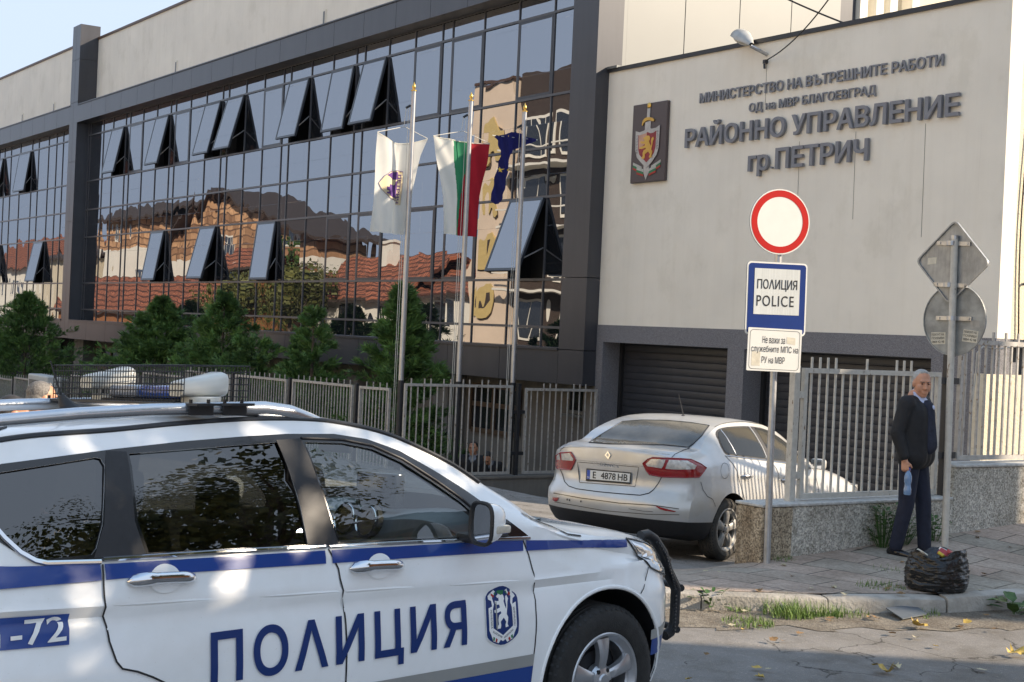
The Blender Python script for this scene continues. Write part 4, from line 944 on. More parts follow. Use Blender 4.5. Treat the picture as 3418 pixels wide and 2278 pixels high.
class Body:
    def __init__(s, mb, root):
        s.root = root; s.eye = rootmat(root).inverted() @ Vector((0, 0, 2)); bm = bmesh.new()
        me = bpy.data.meshes.new('tmp'); me.from_pydata([tuple(v) for v in mb.v], [], mb.f); bm.from_mesh(me)
        bmesh.ops.remove_doubles(bm, verts=bm.verts, dist=1e-5); bmesh.ops.recalc_face_normals(bm, faces=bm.faces); bm.normal_update()
        bm.faces.ensure_lookup_table(); bm.verts.ensure_lookup_table()
        s.tree = BVHTree.FromBMesh(bm); s.vn = [v.normal.copy() for v in bm.verts]; s.fv = [[v.index for v in f.verts] for f in bm.faces]; s.co = [v.co.copy() for v in bm.verts]
        s.verts = [v.co.copy() for v in bm.verts]; s.faces = s.fv; bm.free(); bpy.data.meshes.remove(me)
    def hit(s, axis_, u, v, off):
        if axis_ == 'R': o, d = Vector((u, -4, v)), Vector((0, 1, 0))
        elif axis_ == 'L': o, d = Vector((u, 4, v)), Vector((0, -1, 0))
        elif axis_ == 'B': o, d = Vector((-7, -u, v)), Vector((1, 0, 0))
        elif axis_ == 'F': o, d = Vector((7, -u, v)), Vector((-1, 0, 0))
        elif isinstance(axis_, tuple):
            o = s.eye; d = (Vector((axis_[1], -u, v))-o).normalized()
        else: o, d = Vector((u, -v, 6)), Vector((0, 0, -1))
        p, nn, fi, _ = s.tree.ray_cast(o, d)
        if p is None: return None
        ws = 0; n = Vector()
        for i in s.fv[fi]:
            w_ = 1/((s.co[i]-p).length_squared+1e-5); n += s.vn[i]*w_
        n.normalize()
        if n.dot(d) > 0: n = -n
        s.ln = n
        return p+n*off
    def patch(s, name, loops, mt, axis_='R', off=.003, res=.05, parent=None, thick=0, label=None, smooth=True):
        V, F = cdt(loops, res); P = []; NN = []
        for u, v in V: P.append(s.hit(axis_, u, v, off)); NN.append(s.ln.copy() if P[-1] is not None else Vector((0, 0, 1)))
        F = [f for f in F if all(P[i] is not None for i in f)]; P = [p if p is not None else Vector() for p in P]
        used = sorted({i for f in F for i in f}); mp = {k: i for i, k in enumerate(used)}
        m = MB(); m.add([P[k] for k in used], [tuple(mp[i] for i in f) for f in F])
        o = m.build(name, mt, parent or s.root, local=True, smooth=smooth, sharp=0, label=label); o.data.normals_split_custom_set_from_vertices([NN[k] for k in used]); return o
    def ribbon(s, name, pts, w_, mt, axis_='R', off=.004, parent=None, m=None, closed=False):
        """thin strip following points on the surface"""
        q = []
        for a, b in zip(pts, pts[1:]+([pts[0]] if closed else [])):
            k = max(1, int(hypot(b[0]-a[0], b[1]-a[1])/.03)); q += [(a[0]+(b[0]-a[0])*i/k, a[1]+(b[1]-a[1])*i/k) for i in range(k)]
        if not closed: q.append(pts[-1])
        mm = m or MB(); pa = []
        for i, p in enumerate(q):
            a = q[max(0, i-1)]; b = q[min(len(q)-1, i+1)]; l_ = hypot(b[0]-a[0], b[1]-a[1]) or 1; nx_, ny_ = -(b[1]-a[1])/l_, (b[0]-a[0])/l_
            h0 = s.hit(axis_, p[0]+nx_*w_/2, p[1]+ny_*w_/2, off); h1 = s.hit(axis_, p[0]-nx_*w_/2, p[1]-ny_*w_/2, off)
            if h0 and h1: pa.append((h0, h1))
        mm.add([x for q_ in pa for x in q_], [(2*i, 2*i+1, 2*i+3, 2*i+2) for i in range(len(pa)-1)])
        if m is None: return mm.build(name, mt, parent or s.root, local=True, smooth=True, sharp=0)
    def text(s, name, pts, fs, mt, axis_='R', off=.01, parent=None, keep=None, maxl=.03):
        bm = bmesh.new(); vs = [bm.verts.new((u, v, 0)) for u, v in pts]
        for f in fs:
            try: bm.faces.new([vs[i] for i in f])
            except ValueError: pass
        bmesh.ops.triangulate(bm, faces=bm.faces[:])
        for _ in range(4):
            e = [x for x in bm.edges if x.calc_length() > maxl]
            if not e: break
            bmesh.ops.subdivide_edges(bm, edges=e, cuts=1); bmesh.ops.triangulate(bm, faces=bm.faces[:])
        bm.verts.index_update(); P = [s.hit(axis_, v.co.x, v.co.y, off) for v in bm.verts]; C_ = [(v.co.x, v.co.y) for v in bm.verts]
        F = [tuple(v.index for v in f.verts) for f in bm.faces]; bm.free()
        F = [f for f in F if all(P[i] is not None for i in f) and (keep is None or keep(sum(C_[i][0] for i in f)/3))]
        m = MB(); m.add([p or Vector() for p in P], F); return m.build(name, mt, parent or s.root, local=True, smooth=True, sharp=0, clean=False)
    def tube(s, name, pts, r, mt, axis_='R', off=.004, parent=None, n=8, flat=1):
        q = []
        for a, b in zip(pts, pts[1:]):
            k = max(1, int(hypot(b[0]-a[0], b[1]-a[1])/.04)); q += [(a[0]+(b[0]-a[0])*i/k, a[1]+(b[1]-a[1])*i/k) for i in range(k)]
        q.append(pts[-1]); P = [p for p in (s.hit(axis_, u, v, off) for u, v in q) if p]
        m = MB(); m.tube(P, r, n, flat=flat); return m.build(name, mt, parent or s.root, local=True, smooth=True)
def wheel(root, pos, rt, rr, width, side_, spokes, mrim, mtyre, seed=0, sw=.5, twist=0):
    """side_ = -1: outer face towards -y (right)"""
    Mx = Matrix.Translation(pos) @ Matrix.Rotation(radians(90)*(1 if side_ < 0 else -1), 4, 'X') @ Matrix.Rotation(seed, 4, 'Z')
    h = width/2; wh = bpy.data.objects.new('wheel', None); COL.objects.link(wh); wh.parent = root; wh.location = pos
    L = lambda v: Mx @ Vector(v)-Vector(pos)
    class A(MB): pass
    m = MB(); pr = [(rr-.006, -h*.8), (rr+.012, -h*.92), ((rr+rt)/2, -h*1.0), (rt-.035, -h*.93), (rt-.012, -h*.80), (rt, -h*.62)]
    for k in range(5):
        z = -h*.62+h*1.24*(k+.5)/5; pr += [(rt, z-.012), (rt-.008, z-.008), (rt-.008, z+.008), (rt, z+.012)] if k not in () else []
    pr += [(rt, h*.62), (rt-.012, h*.80), (rt-.035, h*.93), (rt-.055, h*.985), ((rr+rt)/2, h*1.0), (rr+.028, h*.97), (rr+.012, h*.92), (rr-.006, h*.8)]
    m.lathe(pr, 56, M_=Matrix.Translation(-Vector(pos)) @ Mx)
    for k in range(56):
        a = 2*pi*k/56
        for s2 in (-1, 1):
            z0_, z1_ = s2*h*.62, s2*h*.90
            c, s_ = cos(a), sin(a); w_ = .006; rr0, rr1 = rt+.0015, rt-.022
            m.add([L((rr0*c-w_*s_, rr0*s_+w_*c, z0_)), L((rr0*c+w_*s_, rr0*s_-w_*c, z0_)), L((rr1*c+w_*s_, rr1*s_-w_*c, z1_)), L((rr1*c-w_*s_, rr1*s_+w_*c, z1_))], [(0, 1, 2, 3)], 1)
    m.build('tyre', [mtyre, M['ink']], wh, local=True, smooth=True, sharp=50)
    m = MB(); T0 = Matrix.Translation(-Vector(pos)) @ Mx
    m.lathe([(rr-.012, -h*.8), (rr-.03, -h*.4), (rr-.03, h*.55), (rr-.012, h*.74), (rr+.002, h*.84), (rr+.010, h*.90), (rr+.004, h*.945), (rr-.006, h*.93), (rr-.016, h*.80), (rr-.03, h*.72)], 56, M_=T0)
    zo = h*.80; zi = h*.62
    for k in range(spokes):
        a = 2*pi*k/spokes
        for sgn in ((-1, 1) if twist else (0,)):
            aa = a
            q = []
            for i in range(7):
                t = i/6; r0 = .045+(rr-.02-.045)*t; wd = (.026+.006*t+.016*t**3)*sw*2; zc = zo+.012*sin(pi*t)-.03*(1-t)*.3; q.append((r0, wd, zc))
            vs = []
            for r0, wd, zc in q:
                for u, dz in ((-1, -.03), (-.92, -.004), (-.55, .004), (.55, .004), (.92, -.004), (1, -.03)):
                    x, y = r0, u*wd/1.2; vs.append(L((x*cos(aa)-y*sin(aa), x*sin(aa)+y*cos(aa), zc+dz)))
            m.add(vs, [(i*6+j, i*6+j+1, (i+1)*6+j+1, (i+1)*6+j) for i in range(6) for j in range(5)])
    m.lathe([(0, zo+.012), (.028, zo+.012), (.034, zo+.004), (.06, zo-.002), (.075, zo-.02), (.075, zo-.05)], 24, M_=T0)
    m.build('rim', mrim, wh, local=True, smooth=True, sharp=35)
    m = MB(); m.lathe([(0, zo-.055), (rr*.62, zo-.055), (rr*.62, zo-.075), (rr-.032, zo-.10)], 32, M_=T0); m.build('brake_disc', 'int_dark', wh, local=True)
    m = MB()
    for k in range(5):
        a = 2*pi*(k+.5)/5; m.lathe([(0, .004), (.011, .004), (.012, -.02)], 8, M_=T0 @ Matrix.Translation((.053*cos(a), .053*sin(a), zo-.002)))
    m.build('wheel_bolt', 'ink', wh, local=True); return wh
# ================= police car
PC = thing('police_car', 'white police car with blue stripes and a caged roof light bar in the foreground', 'police car', (-6.3708, 4.1949, 0), radians(99.8))
pt = tabs(('E', 'we', 'T', 'p'), [(-3.63, .98, .72, 1.03, .80), (-3.55, 1.16, .70, 1.22, .90), (-3.45, 1.30, .67, 1.36, .95), (-3.3, 1.44, .645, 1.49, .985), (-2.93, 1.535, .63, 1.575, 1), (-2.48, 1.567, .62, 1.61, 1), (-2.18, 1.589, .61, 1.63, 1), (-1.82, 1.603, .603, 1.64, 1), (-1.52, 1.594, .607, 1.635, 1), (-1.29, 1.558, .622, 1.612, 1), (-1.15, 1.521, .638, 1.585, 1), (-.99, 1.455, .665, 1.535, 1), (-.83, 1.377, .698, 1.47, 1), (-.67, 1.274, .738, 1.385, 1), (-.51, 1.181, .782, 1.29, 1), (-.40, 1.125, .795, 1.205, 1), (-.30, 1.09, .81, 1.155, 1), (-.1, 1.055, .82, 1.115, 1), (.166, 1.022, .825, 1.078, 1), (.3, 1.0, .82, 1.055, .985), (.45, .96, .79, 1.02, .95), (.6, .91, .76, .975, .835), (.72, .85, .72, .92, .69), (.82, .80, .68, .86, .535), (.88, .76, .65, .80, .37), (.915, .71, .62, .74, .20)])
hc = lambda a: .89+(.996-.89)*min(1, max(0, (-.49-a)/2.51))
def ring_pc(a):
    E, we, T, p = (cint(pt[k], a) for k in ('E', 'we', 'T', 'p')); bot = .24+.08*sstep(.3, .95, a)+.06*sstep(-3.2, -3.65, a); c = hc(a); cf = 1-sstep(-.4, .15, a)
    hb = min(1.10, E-.025-.05*sstep(-.4, .2, a)); wb = .852-.01*sstep(-.4, .3, a)
    k = min(1, (hb-.03-.60)/(c-.60)) if c > hb-.03 else 1; c = .60+(c-.60)*k
    pr = [(0, bot), (.70, bot), (.865, bot+.03), (.895, bot+.10), (.903, .45), (.909, .58), (.905, .70), (.900-.012*cf, c-.085), (.882-.014*cf, c-.050), (.885+.004*cf, c-.008), (.874, c+.02), (wb+.004, hb-.02), (wb-.004, hb), (wb+(we-wb)*.30+.012, hb+(E-hb)*.34), (wb+(we-wb)*.68+.014, hb+(E-hb)*.72), (we+.012, E-.022*(E-hb > .1)), (we, E), (we-.035, E+.30*(T-E)), (we*.82, E+.58*(T-E)), (we*.5, E+.88*(T-E)), (we*.22, E+.985*(T-E)), (0, T)]
    return [(b*p, h) for b, h in pr]
def warp_pc(a, b, h):
    if a > .2: a -= .10*sstep(.2, .9, a)*sstep(.62, .30, h)
    return (a, b, h)
sta = [-3.63+.045*i for i in range(int(4.1/.045))]; sta = [a for a in sta if a < .42]+[.44, .48, .52, .56, .60, .64, .68, .72, .755, .79, .82, .85, .875, .895, .908, .915]
lm = loft(ring_pc, sta, warp_pc); BP = Body(lm, PC)
bo = MB(); bo.add(BP.verts, BP.faces); body = bo.build('body', ['white_paint', 'black_plastic', 'int_dark', 'black_gloss'], PC, local=True, clean=True)
FGL = [(-1.642, 1.516), (-1.441, 1.507), (-1.29, 1.478), (-1.155, 1.418), (-.999, 1.322), (-.877, 1.241), (-.800, 1.172), (-.769, 1.124), (-.772, 1.094), (-1.577, 1.119), (-1.605, 1.25)]
RGL = [(-2.446, 1.488), (-1.768, 1.518), (-1.745, 1.30), (-1.733, 1.120), (-2.44, 1.139), (-2.47, 1.25)]
QGL = [(-3.18, 1.38), (-2.944, 1.438), (-2.585, 1.478), (-2.566, 1.474), (-2.558, 1.45), (-2.612, 1.245), (-2.646, 1.168), (-2.668, 1.147), (-2.852, 1.143), (-2.894, 1.159), (-2.935, 1.196), (-3.02, 1.26)]
def cabin_ring(a):
    return [(b, h) for b, h in ((0, .42), (.78, .42), (.80, .60), (.80, .9))]+[(q[0]-.045, q[1]-.004*0-(.03 if i < 4 else .045)) for i, q in enumerate(ring_pc(a)[12:-1])]+[(0, cint(pt['T'], a)-.045)]
cm = loft(cabin_ring, [-3.2+.1*i for i in range(26)]+[-.62], lambda a, b, h: (a, b, h)); cc = cm.build('cut', ['int_dark'], PC, local=True, clean=True)
boolean(body, cc)
cu = MB()
for pl_ in (FGL, RGL, QGL): cu.prism(pl_, lambda u, v, d: Vector((u, d, v)), -1.3, 1.3)
boolean(body, cu.build('cut', ['black_plastic'], PC, local=True, clean=True))
cu = MB(); cu.prism([(-.60, 1.30), (-.56, 1.53), (-.3, 1.58), (.3, 1.58), (.56, 1.53), (.60, 1.30), (.72, 1.205), (.3, 1.235), (-.3, 1.235), (-.72, 1.205)], lambda u, v, d: Vector((d, u, v)), -1.12, .4)
cu.prism([(-.55, 1.15), (-.50, 1.42), (.50, 1.42), (.55, 1.15)], lambda u, v, d: Vector((d, u, v)), -3.9, -3.1)
boolean(body, cu.build('cut', ['black_plastic'], PC, local=True, clean=True))
cu = MB()
for ax in (0, -2.68):
    for sgn in (-1, 1): cu.prism([(ax-.04*(ax < 0)+(.428 if ax == 0 else .37)*cos(2*pi*k/48), (.37 if ax == 0 else .32)+(.428 if ax == 0 else .37)*sin(2*pi*k/48)) for k in range(48)], lambda u, v, d: Vector((u, d, v)), sgn*.52, sgn*1.2)
boolean(body, cu.build('cut', ['black_plastic'], PC, local=True, clean=True))
body.data.polygons.foreach_set('use_smooth', [True]*len(body.data.polygons)); body.data.set_sharp_from_angle(angle=radians(34))
# windows
for nm, pl_, gm in (('front_window', FGL, CGLASS), ('rear_window', RGL, DGLASS), ('quarter_window', QGL, DGLASS)):
    for sd in 'RL': BP.patch(nm, [pl_], gm, sd, -.006, .08)
BP.patch('windscreen', [[(-.60, 1.30), (-.56, 1.53), (-.3, 1.58), (.3, 1.58), (.56, 1.53), (.60, 1.30), (.72, 1.205), (.3, 1.235), (-.3, 1.235), (-.72, 1.205)]], CGLASS, 'F', -.012, .12)
BP.patch('tailgate_window', [[(-.55, 1.15), (-.50, 1.42), (.50, 1.42), (.55, 1.15)]], DGLASS, 'B', -.012, .12)
OUT = [(-.505, 1.071), (-.535, 1.094), (-.75, 1.236), (-.817, 1.280), (-.985, 1.382), (-1.144, 1.468), (-1.307, 1.521), (-1.475, 1.545), (-1.712, 1.549), (-1.912, 1.543), (-2.195, 1.529), (-2.501, 1.506), (-2.94, 1.465), (-3.22, 1.40), (-3.05, 1.25), (-2.96, 1.185), (-2.90, 1.145), (-2.85, 1.128), (-2.636, 1.122), (-1.643, 1.104), (-.772, 1.08)]
for sd in 'RL':
    BP.patch('window_surround', [OUT, FGL, RGL, QGL], 'black_gloss', sd, .003, .05)
    BP.tube('belt_trim', [(-3.02, 1.275), (-2.98, 1.222), (-2.93, 1.172), (-2.88, 1.142), (-2.84, 1.131), (-2.637, 1.121)], .010, 'chrome', sd, .006)
    BP.tube('belt_trim', [(-2.627, 1.127), (-2.1, 1.119), (-1.652, 1.107)], .0095, 'chrome', sd, .006)
    BP.tube('belt_trim', [(-1.638, 1.106), (-1.2, 1.094), (-.772, 1.079), (-.512, 1.069)], .0085, 'chrome', sd, .006)
    BP.tube('window_seal', [(-1.652, 1.530), (-1.441, 1.520), (-1.29, 1.492), (-1.150, 1.432), (-.994, 1.336), (-.870, 1.254), (-.790, 1.185)], .006, 'black_plastic', sd, .005)
    BP.patch('pillar_cover', [[(-1.735, 1.112), (-1.745, 1.30), (-1.778, 1.525), (-1.655, 1.53), (-1.612, 1.25), (-1.585, 1.112)]], 'black_plastic', sd, .0045, .05)
    BP.patch('pillar_cover', [[(-2.66, 1.135), (-2.605, 1.25), (-2.552, 1.46), (-2.535, 1.50), (-2.455, 1.495), (-2.482, 1.25), (-2.455, 1.135)]], 'black_plastic', sd, .0045, .05)
    BP.patch('mirror_sail', [[(-.775, 1.09), (-.77, 1.13), (-.80, 1.175), (-.775, 1.20), (-.66, 1.12), (-.635, 1.085)]], 'black_plastic', sd, .005, .04)
# doors, panels, stripes
FD = [(-1.640, 1.098), (-1.597, 1.016), (-1.584, .932), (-1.570, .799), (-1.567, .708), (-1.568, .565), (-1.575, .36), (-.515, .345), (-.507, .421), (-.5, .549), (-.491, .652), (-.489, .789), (-.491, .904), (-.52, .994), (-.553, 1.062), (-.9, 1.079), (-1.3, 1.090)]
RD = [(-2.630, 1.112), (-2.634, 1.038), (-2.635, .934), (-2.617, .844), (-2.589, .772), (-2.566, .745), (-2.505, .727), (-2.444, .7), (-2.38, .665), (-2.31, .60), (-2.26, .51), (-2.235, .36), (-1.581, .36), (-1.574, .565), (-1.573, .708), (-1.576, .799), (-1.590, .932), (-1.603, 1.016), (-1.647, 1.099), (-2.1, 1.109)]
def rib(pl_, i0, i1, sd, nm, par): BP.ribbon(nm, pl_[i0:i1], .007, 'ink', sd, .0052, par)
STR = lambda x0, x1, n=24: [(x0+(x1-x0)*i/n) for i in range(n+1)]
blo = [(-3.2, 1.060), (-2.633, 1.058), (-2.28, 1.057), (-1.598, 1.040), (-1.056, 1.028), (-.545, 1.014), (-.205, 1.002), (.13, .982)]
bhi = [(-3.2, 1.150), (-2.96, 1.128), (-2.64, 1.112), (-1.643, 1.092), (-.772, 1.072), (-.50, 1.058), (-.315, 1.046), (.17, 1.012)]
def strip(x0, x1, lo, hi, n=20):
    xs_ = STR(x0, x1, n); return [(x, lerpt(lo, x)) for x in xs_]+[(x, lerpt(hi, x)) for x in xs_[::-1]]
DOORS = {}
for sd in 'RL':
    fd = BP.patch('front_door', [FD], 'white_paint', sd, .0035, .03); rd = BP.patch('rear_door', [RD], 'white_paint', sd, .0035, .03)
    rib(FD, 0, 7, sd, 'door_gap', fd); rib(FD, 7, 15, sd, 'door_gap', fd); rib(RD, 0, 12, sd, 'door_gap', rd)
    BP.ribbon('bonnet_gap', [(-.505, 1.178), (-.46, 1.15), (-.30, 1.098), (-.242, 1.066), (-.15, 1.052)], .006, 'ink', sd, .0045)
    for par, x0, x1 in ((None, -3.4, -2.641), (rd, -2.625, -1.66), (fd, -1.628, -.556), (None, -.536, .17)):
        hi = bhi if par is not None or x0 < -1 else bhi
        BP.patch('blue_stripe', [strip(x0, x1, blo, bhi)], 'blue_vinyl', sd, .0085, .03, par)
    BP.patch('grey_stripe', [[(-2.22, .497), (-1.578, .497), (-1.577, .547), (-2.225, .547)]], 'grey_vinyl', sd, .0080, .03, rd); BP.patch('grey_stripe', [[(-1.562, .497), (-.502, .499), (-.498, .552), (-1.562, .547)]], 'grey_vinyl', sd, .0080, .03, fd)
    BP.patch('blue_stripe', [[(-2.215, .38), (-1.578, .38), (-1.578, .496), (-2.22, .496)]], 'blue_vinyl', sd, .0080, .03, rd); BP.patch('blue_stripe', [[(-1.562, .38), (-.51, .38), (-.503, .498), (-1.562, .496)]], 'blue_vinyl', sd, .0080, .03, fd)
    BP.patch('grey_stripe', [strip(.335, .60, [(.3, .515), (.6, .53)], [(.3, .562), (.6, .585)], 8)], 'grey_vinyl', sd, .004, .05); BP.patch('blue_stripe', [strip(.345, .60, [(.3, .435), (.6, .45)], [(.3, .514), (.6, .529)], 8)], 'blue_vinyl', sd, .004, .05)
    BP.ribbon('bumper_gap', [(.318, .872), (.29, .825), (.26, .778), (.235, .755)], .006, 'ink', sd, .0035)
    # handles
    for par, x0 in ((rd, -2.545), (fd, -1.546)):
        hh = 1.044 if par is rd else 1.012
        cup = [(x0+.155+.066*cos(2*pi*k/28), hh-.005+(.056 if k < 14 else .048)*sin(2*pi*k/28)) for k in range(28)]
        BP.patch('handle_cup', [cup], 'white_paint', sd, .0115, .02, par)
        m = MB(); P = []; rs_ = []
        for i in range(15):
            t = i/14; u = x0+.285*t; v = hh+.004*sin(pi*t)-.010*t; e = min(1, t/.08, (1-t)/.12); lift = .012+.026*min(1, sin(pi*t)*1.6); q = BP.hit(sd, u, v, lift)
            P.append(q); rs_.append(.004+.0125*sqrt(max(0, e))*(1.25 if t < .3 else 1))
        m.tube(P, rs_, 10, flat=1.25, up=(0, 0, 1)); m.build('handle', 'chrome', par, local=True, smooth=True)
    for (txt, x0, x1, y0, y1, mt_, bold) in (('ПОΛИЦИЯ', -2.205, -.918, .598, .832, 'navy_text', .022),):
        pass
    sgn = 1 if sd == 'R' else -1
    vs, fs = text_mesh('ПОΛИЦИЯ', 1, .020, space=1.2); xs_ = [v.x for v in vs]; a, b = min(xs_), max(xs_); cap_h = .747
    x0, x1 = (-2.205, -.918)
    pts = [(x0+(v.x-a)/(b-a)*(x1-x0), .647+(v.y)/cap_h*.183) for v in vs]
    if sd == 'L': pts = [(x0+x1-p[0], p[1]) for p in pts]
    BP.text('lettering', pts, fs, 'navy_text', sd, .0100, rd, lambda x: x < -1.568); BP.text('lettering', pts, fs, 'navy_text', sd, .0100, fd, lambda x: x >= -1.568)
    # number panel on the rear wing
    npn = BP.patch('number_panel', [[(-3.26, .975), (-2.768, .958), (-2.771, .852), (-3.26, .868)]], 'blue_vinyl', sd, .0055, .03)
    vs, fs = text_mesh('01-72', 1, .012, space=1.05); xs_ = [v.x for v in vs]; ys_ = [v.y for v in vs]; a, b, c, d = min(xs_), max(xs_), min(ys_), max(ys_)
    pts = [(-3.145+(v.x-a)/(b-a)*.362, .866+(v.y-c)/(d-c)*.087) for v in vs]
    if sd == 'L': pts = [(-5.93-p[0], p[1]) for p in pts]
    BP.text('digits', pts, fs, 'white_paint', sd, .0095, npn)
    # badge
    cx, cy = -.704, .745
    def bd(ps, k=1): return [(cx+(x*k if sd == 'R' else -x*k), cy+y*k) for x, y in ps]
    hexo = smooth_poly([(0, .131), (.045, .118), (.088, .092), (.099, .075), (.099, -.07), (.09, -.094), (.05, -.118), (0, -.131), (-.05, -.118), (-.09, -.094), (-.099, -.07), (-.099, .075), (-.088, .092), (-.045, .118)], 1)
    bg = BP.patch('door_badge', [bd(hexo, 1.03)], 'white_paint', sd, .0085, .02, fd)
    BP.patch('badge_field', [bd(hexo)], 'navy_text', sd, .0098, .02, bg)
    rib_ = [(.084, .05), (.062, .042), (.066, .066), (.084, .074), (.080, .088), (.040, .112), (.026, .102), (.058, .078), (.050, .05), (.058, .03), (.060, -.05), (0, -.086), (-.060, -.05), (-.058, .03), (-.050, .05), (-.058, .078), (-.026, .102), (-.040, .112), (-.080, .088), (-.084, .074), (-.066, .066), (-.062, .042), (-.084, .036), (-.084, -.058), (-.070, -.082), (-.060, -.106), (-.026, -.118), (-.014, -.104), (0, -.112), (.014, -.104), (.026, -.118), (.060, -.106), (.070, -.082), (.084, -.058)]
    BP.patch('badge_ribbon', [bd(rib_)], 'white_paint', sd, .0112, .03, bg)
    for mt_, ps in (('print_green', [(.036, .106), (.046, .102), (.036, .090), (.028, .096)]), ('print_red', [(.052, .098), (.062, .092), (.052, .078), (.042, .085)]), ('print_red', [(-.062, .092), (-.052, .098), (-.042, .085), (-.052, .078)]), ('print_green', [(-.046, .102), (-.036, .106), (-.028, .096), (-.036, .090)]), ('print_green', [(-.060, -.086), (-.050, -.092), (-.054, -.106), (-.062, -.102)]), ('print_red', [(-.044, -.094), (-.034, -.100), (-.038, -.113), (-.047, -.109)]), ('print_red', [(.030, -.101), (.040, -.096), (.046, -.109), (.036, -.113)]), ('print_green', [(.046, -.093), (.056, -.087), (.061, -.101), (.052, -.106)]), ('print_green', [(-.022, .104), (-.008, .110), (.010, .106), (.022, .108), (.016, .092), (0, .086), (-.016, .094)])):
        BP.patch('badge_print', [bd(ps)], mt_, sd, .0128, .03, bg)
    ll = [(x*.098-.054, y*.158-.058) for x, y in LION]
    BP.patch('badge_lion', [bd([((x if sd == 'R' else x), y) for x, y in ll])], 'white_paint', sd, .0116, .02, bg)
    BP.patch('badge_sword', [bd([(-.042, .06), (-.036, .06), (-.034, -.045), (-.039, -.062), (-.044, -.045)])], 'grey_vinyl', sd, .0130, .03, bg)
    m = MB()
    for s3, tx in ((-1, 'РЕПУБЛИКА'), (1, 'ПОЛИЦИЯ')):
        vs, fs = text_mesh(tx, 1, .01); xs_ = [v.x for v in vs]; a, b = min(xs_), max(xs_)
        ps = [(s3*.070-(v.y-.36)*.013*(-1 if s3 < 0 else 1)*(1), (.028 if s3 < 0 else -.05)+(-1 if s3 < 0 else 1)*(v.x-a)/(b-a)*.078) for v in vs]
        m.add([BP.hit(sd, u, v, .0128) for u, v in bd(ps)], fs)
    for s3, tx in ((-1, 'БЪЛГАРИЯ'), (1, 'НАЦИОНАЛНА')):
        vs, fs = text_mesh(tx, 1, .01); xs_ = [v.x for v in vs]; a, b = min(xs_), max(xs_); th = radians(-29 if s3 < 0 else 29); bx, by = (-.064, -.068) if s3 < 0 else (.008, -.101)
        ps = []
        for v in vs:
            q, r = (v.x-a)/(b-a)*.062, v.y*.012; ps.append((bx+q*cos(th)-r*sin(th), by+q*sin(th)+r*cos(th)))
        m.add([BP.hit(sd, u, v, .0128) for u, v in bd(ps)], fs)
    m.build('badge_lettering', 'ink', bg, local=True)
    # head lamp
    hl = [(.175, 1.018), (.25, 1.004), (.36, .978), (.50, .925), (.60, .865), (.63, .80), (.55, .80), (.40, .845), (.33, .872), (.27, .925)]
    h_ = BP.patch('headlight', [hl], 'headlamp', sd, .006, .03)
    BP.patch('headlight_chrome', [[(.21, 1.0), (.30, .975), (.40, .93), (.36, .90), (.30, .925)]], 'chrome', sd, .0075, .03, h_)
    BP.tube('headlight_rim', hl+[hl[0]], .005, 'black_gloss', sd, .006, h_)
    BP.tube('arch_lip', [(.437*cos(a_), .37+.437*sin(a_)) for a_ in [pi*(-.06+1.12*i/40) for i in range(41)]], .010, 'white_paint', sd, -.002)
    # mirror
    s_ = -1 if sd == 'R' else 1
    mr = MB(); Mx = Matrix.Translation((-.895, s_*1.01, 1.180)) @ Matrix.Diagonal((1, -s_, 1, 1))
    def mring(t):
        k = sqrt(max(0, 1-(t)**2.6)); return k
    vs = []; n_ = 20
    for i in range(9):
        t = i/8; x = -.06+.135*t; k = mring(t*.985)
        for j in range(n_):
            a_ = 2*pi*j/n_; ca, sa = cos(a_), sin(a_); e = lambda c_: math.copysign(abs(c_)**.6, c_); vs.append(Mx @ Vector((x, -(e(ca)*.068)*k+.012*t, e(sa)*.086*k+.008*t)))
    fs = [(i*n_+j, i*n_+(j+1) % n_, (i+1)*n_+(j+1) % n_, (i+1)*n_+j) for i in range(8) for j in range(n_)]+[tuple(range(8*n_, 9*n_))]
    mr.add(vs, fs); mo = mr.build('door_mirror', 'white_paint', fd, local=True, smooth=True, clean=True)
    m = MB(); rim_ = [Mx @ Vector((-.059, -(math.copysign(abs(cos(a_))**.6, cos(a_))*.068), math.copysign(abs(sin(a_))**.6, sin(a_))*.089)) for a_ in [2*pi*j/24 for j in range(25)]]; m.tube(rim_, .009, 6, cap=False); m.build('mirror_rim', 'black_plastic', mo, local=True, smooth=True)
    m = MB(); m.add([Mx @ Vector((-.055, -(math.copysign(abs(cos(a_))**.6, cos(a_))*.065), math.copysign(abs(sin(a_))**.6, sin(a_))*.085)) for a_ in [2*pi*j/24 for j in range(24)]], [tuple(range(24))]); m.build('mirror_glass', 'chrome', mo, local=True)
    m = MB(); m.bbox(-.03, -.068, -.040, .058, -.035, -.004, .010, M_=Mx); m.build('mirror_indicator', 'amber_clear', mo, local=True, smooth=True)
    m = MB(); m.bbox(-.04, .02, -.10, .04, .18, -.06, .012, M_=Mx); m.build('mirror_arm', 'black_plastic', mo, local=True, smooth=True)
    # wheels
    wheel(PC, (0, s_*.800, .36), .36, .222, .225, s_, 5, M['alloy'], M['rubber'], .35, .62); wheel(PC, (-2.68, s_*.80, .36), .36, .222, .225, s_, 5, M['alloy'], M['rubber'], .9, .62)
    # roof rail and ditch
    BP.tube('roof_ditch', [(a_, (b_-.034)*(1 if sd == 'R' else -1)) for a_, b_ in [(-3.25, .648), (-2.9, .640), (-2.4, .632), (-1.9, .618), (-1.5, .618), (-1.3, .632), (-1.15, .650), (-.99, .675), (-.83, .706), (-.70, .738)]], .022, 'black_plastic', 'T', .000, flat=.55)
    RT = [(-3.15, 1.565), (-3.0, 1.602), (-2.9, 1.612), (-2.6, 1.634), (-2.3, 1.648), (-2.0, 1.653), (-1.78, 1.650), (-1.66, 1.634), (-1.56, 1.610), (-1.46, 1.592)]
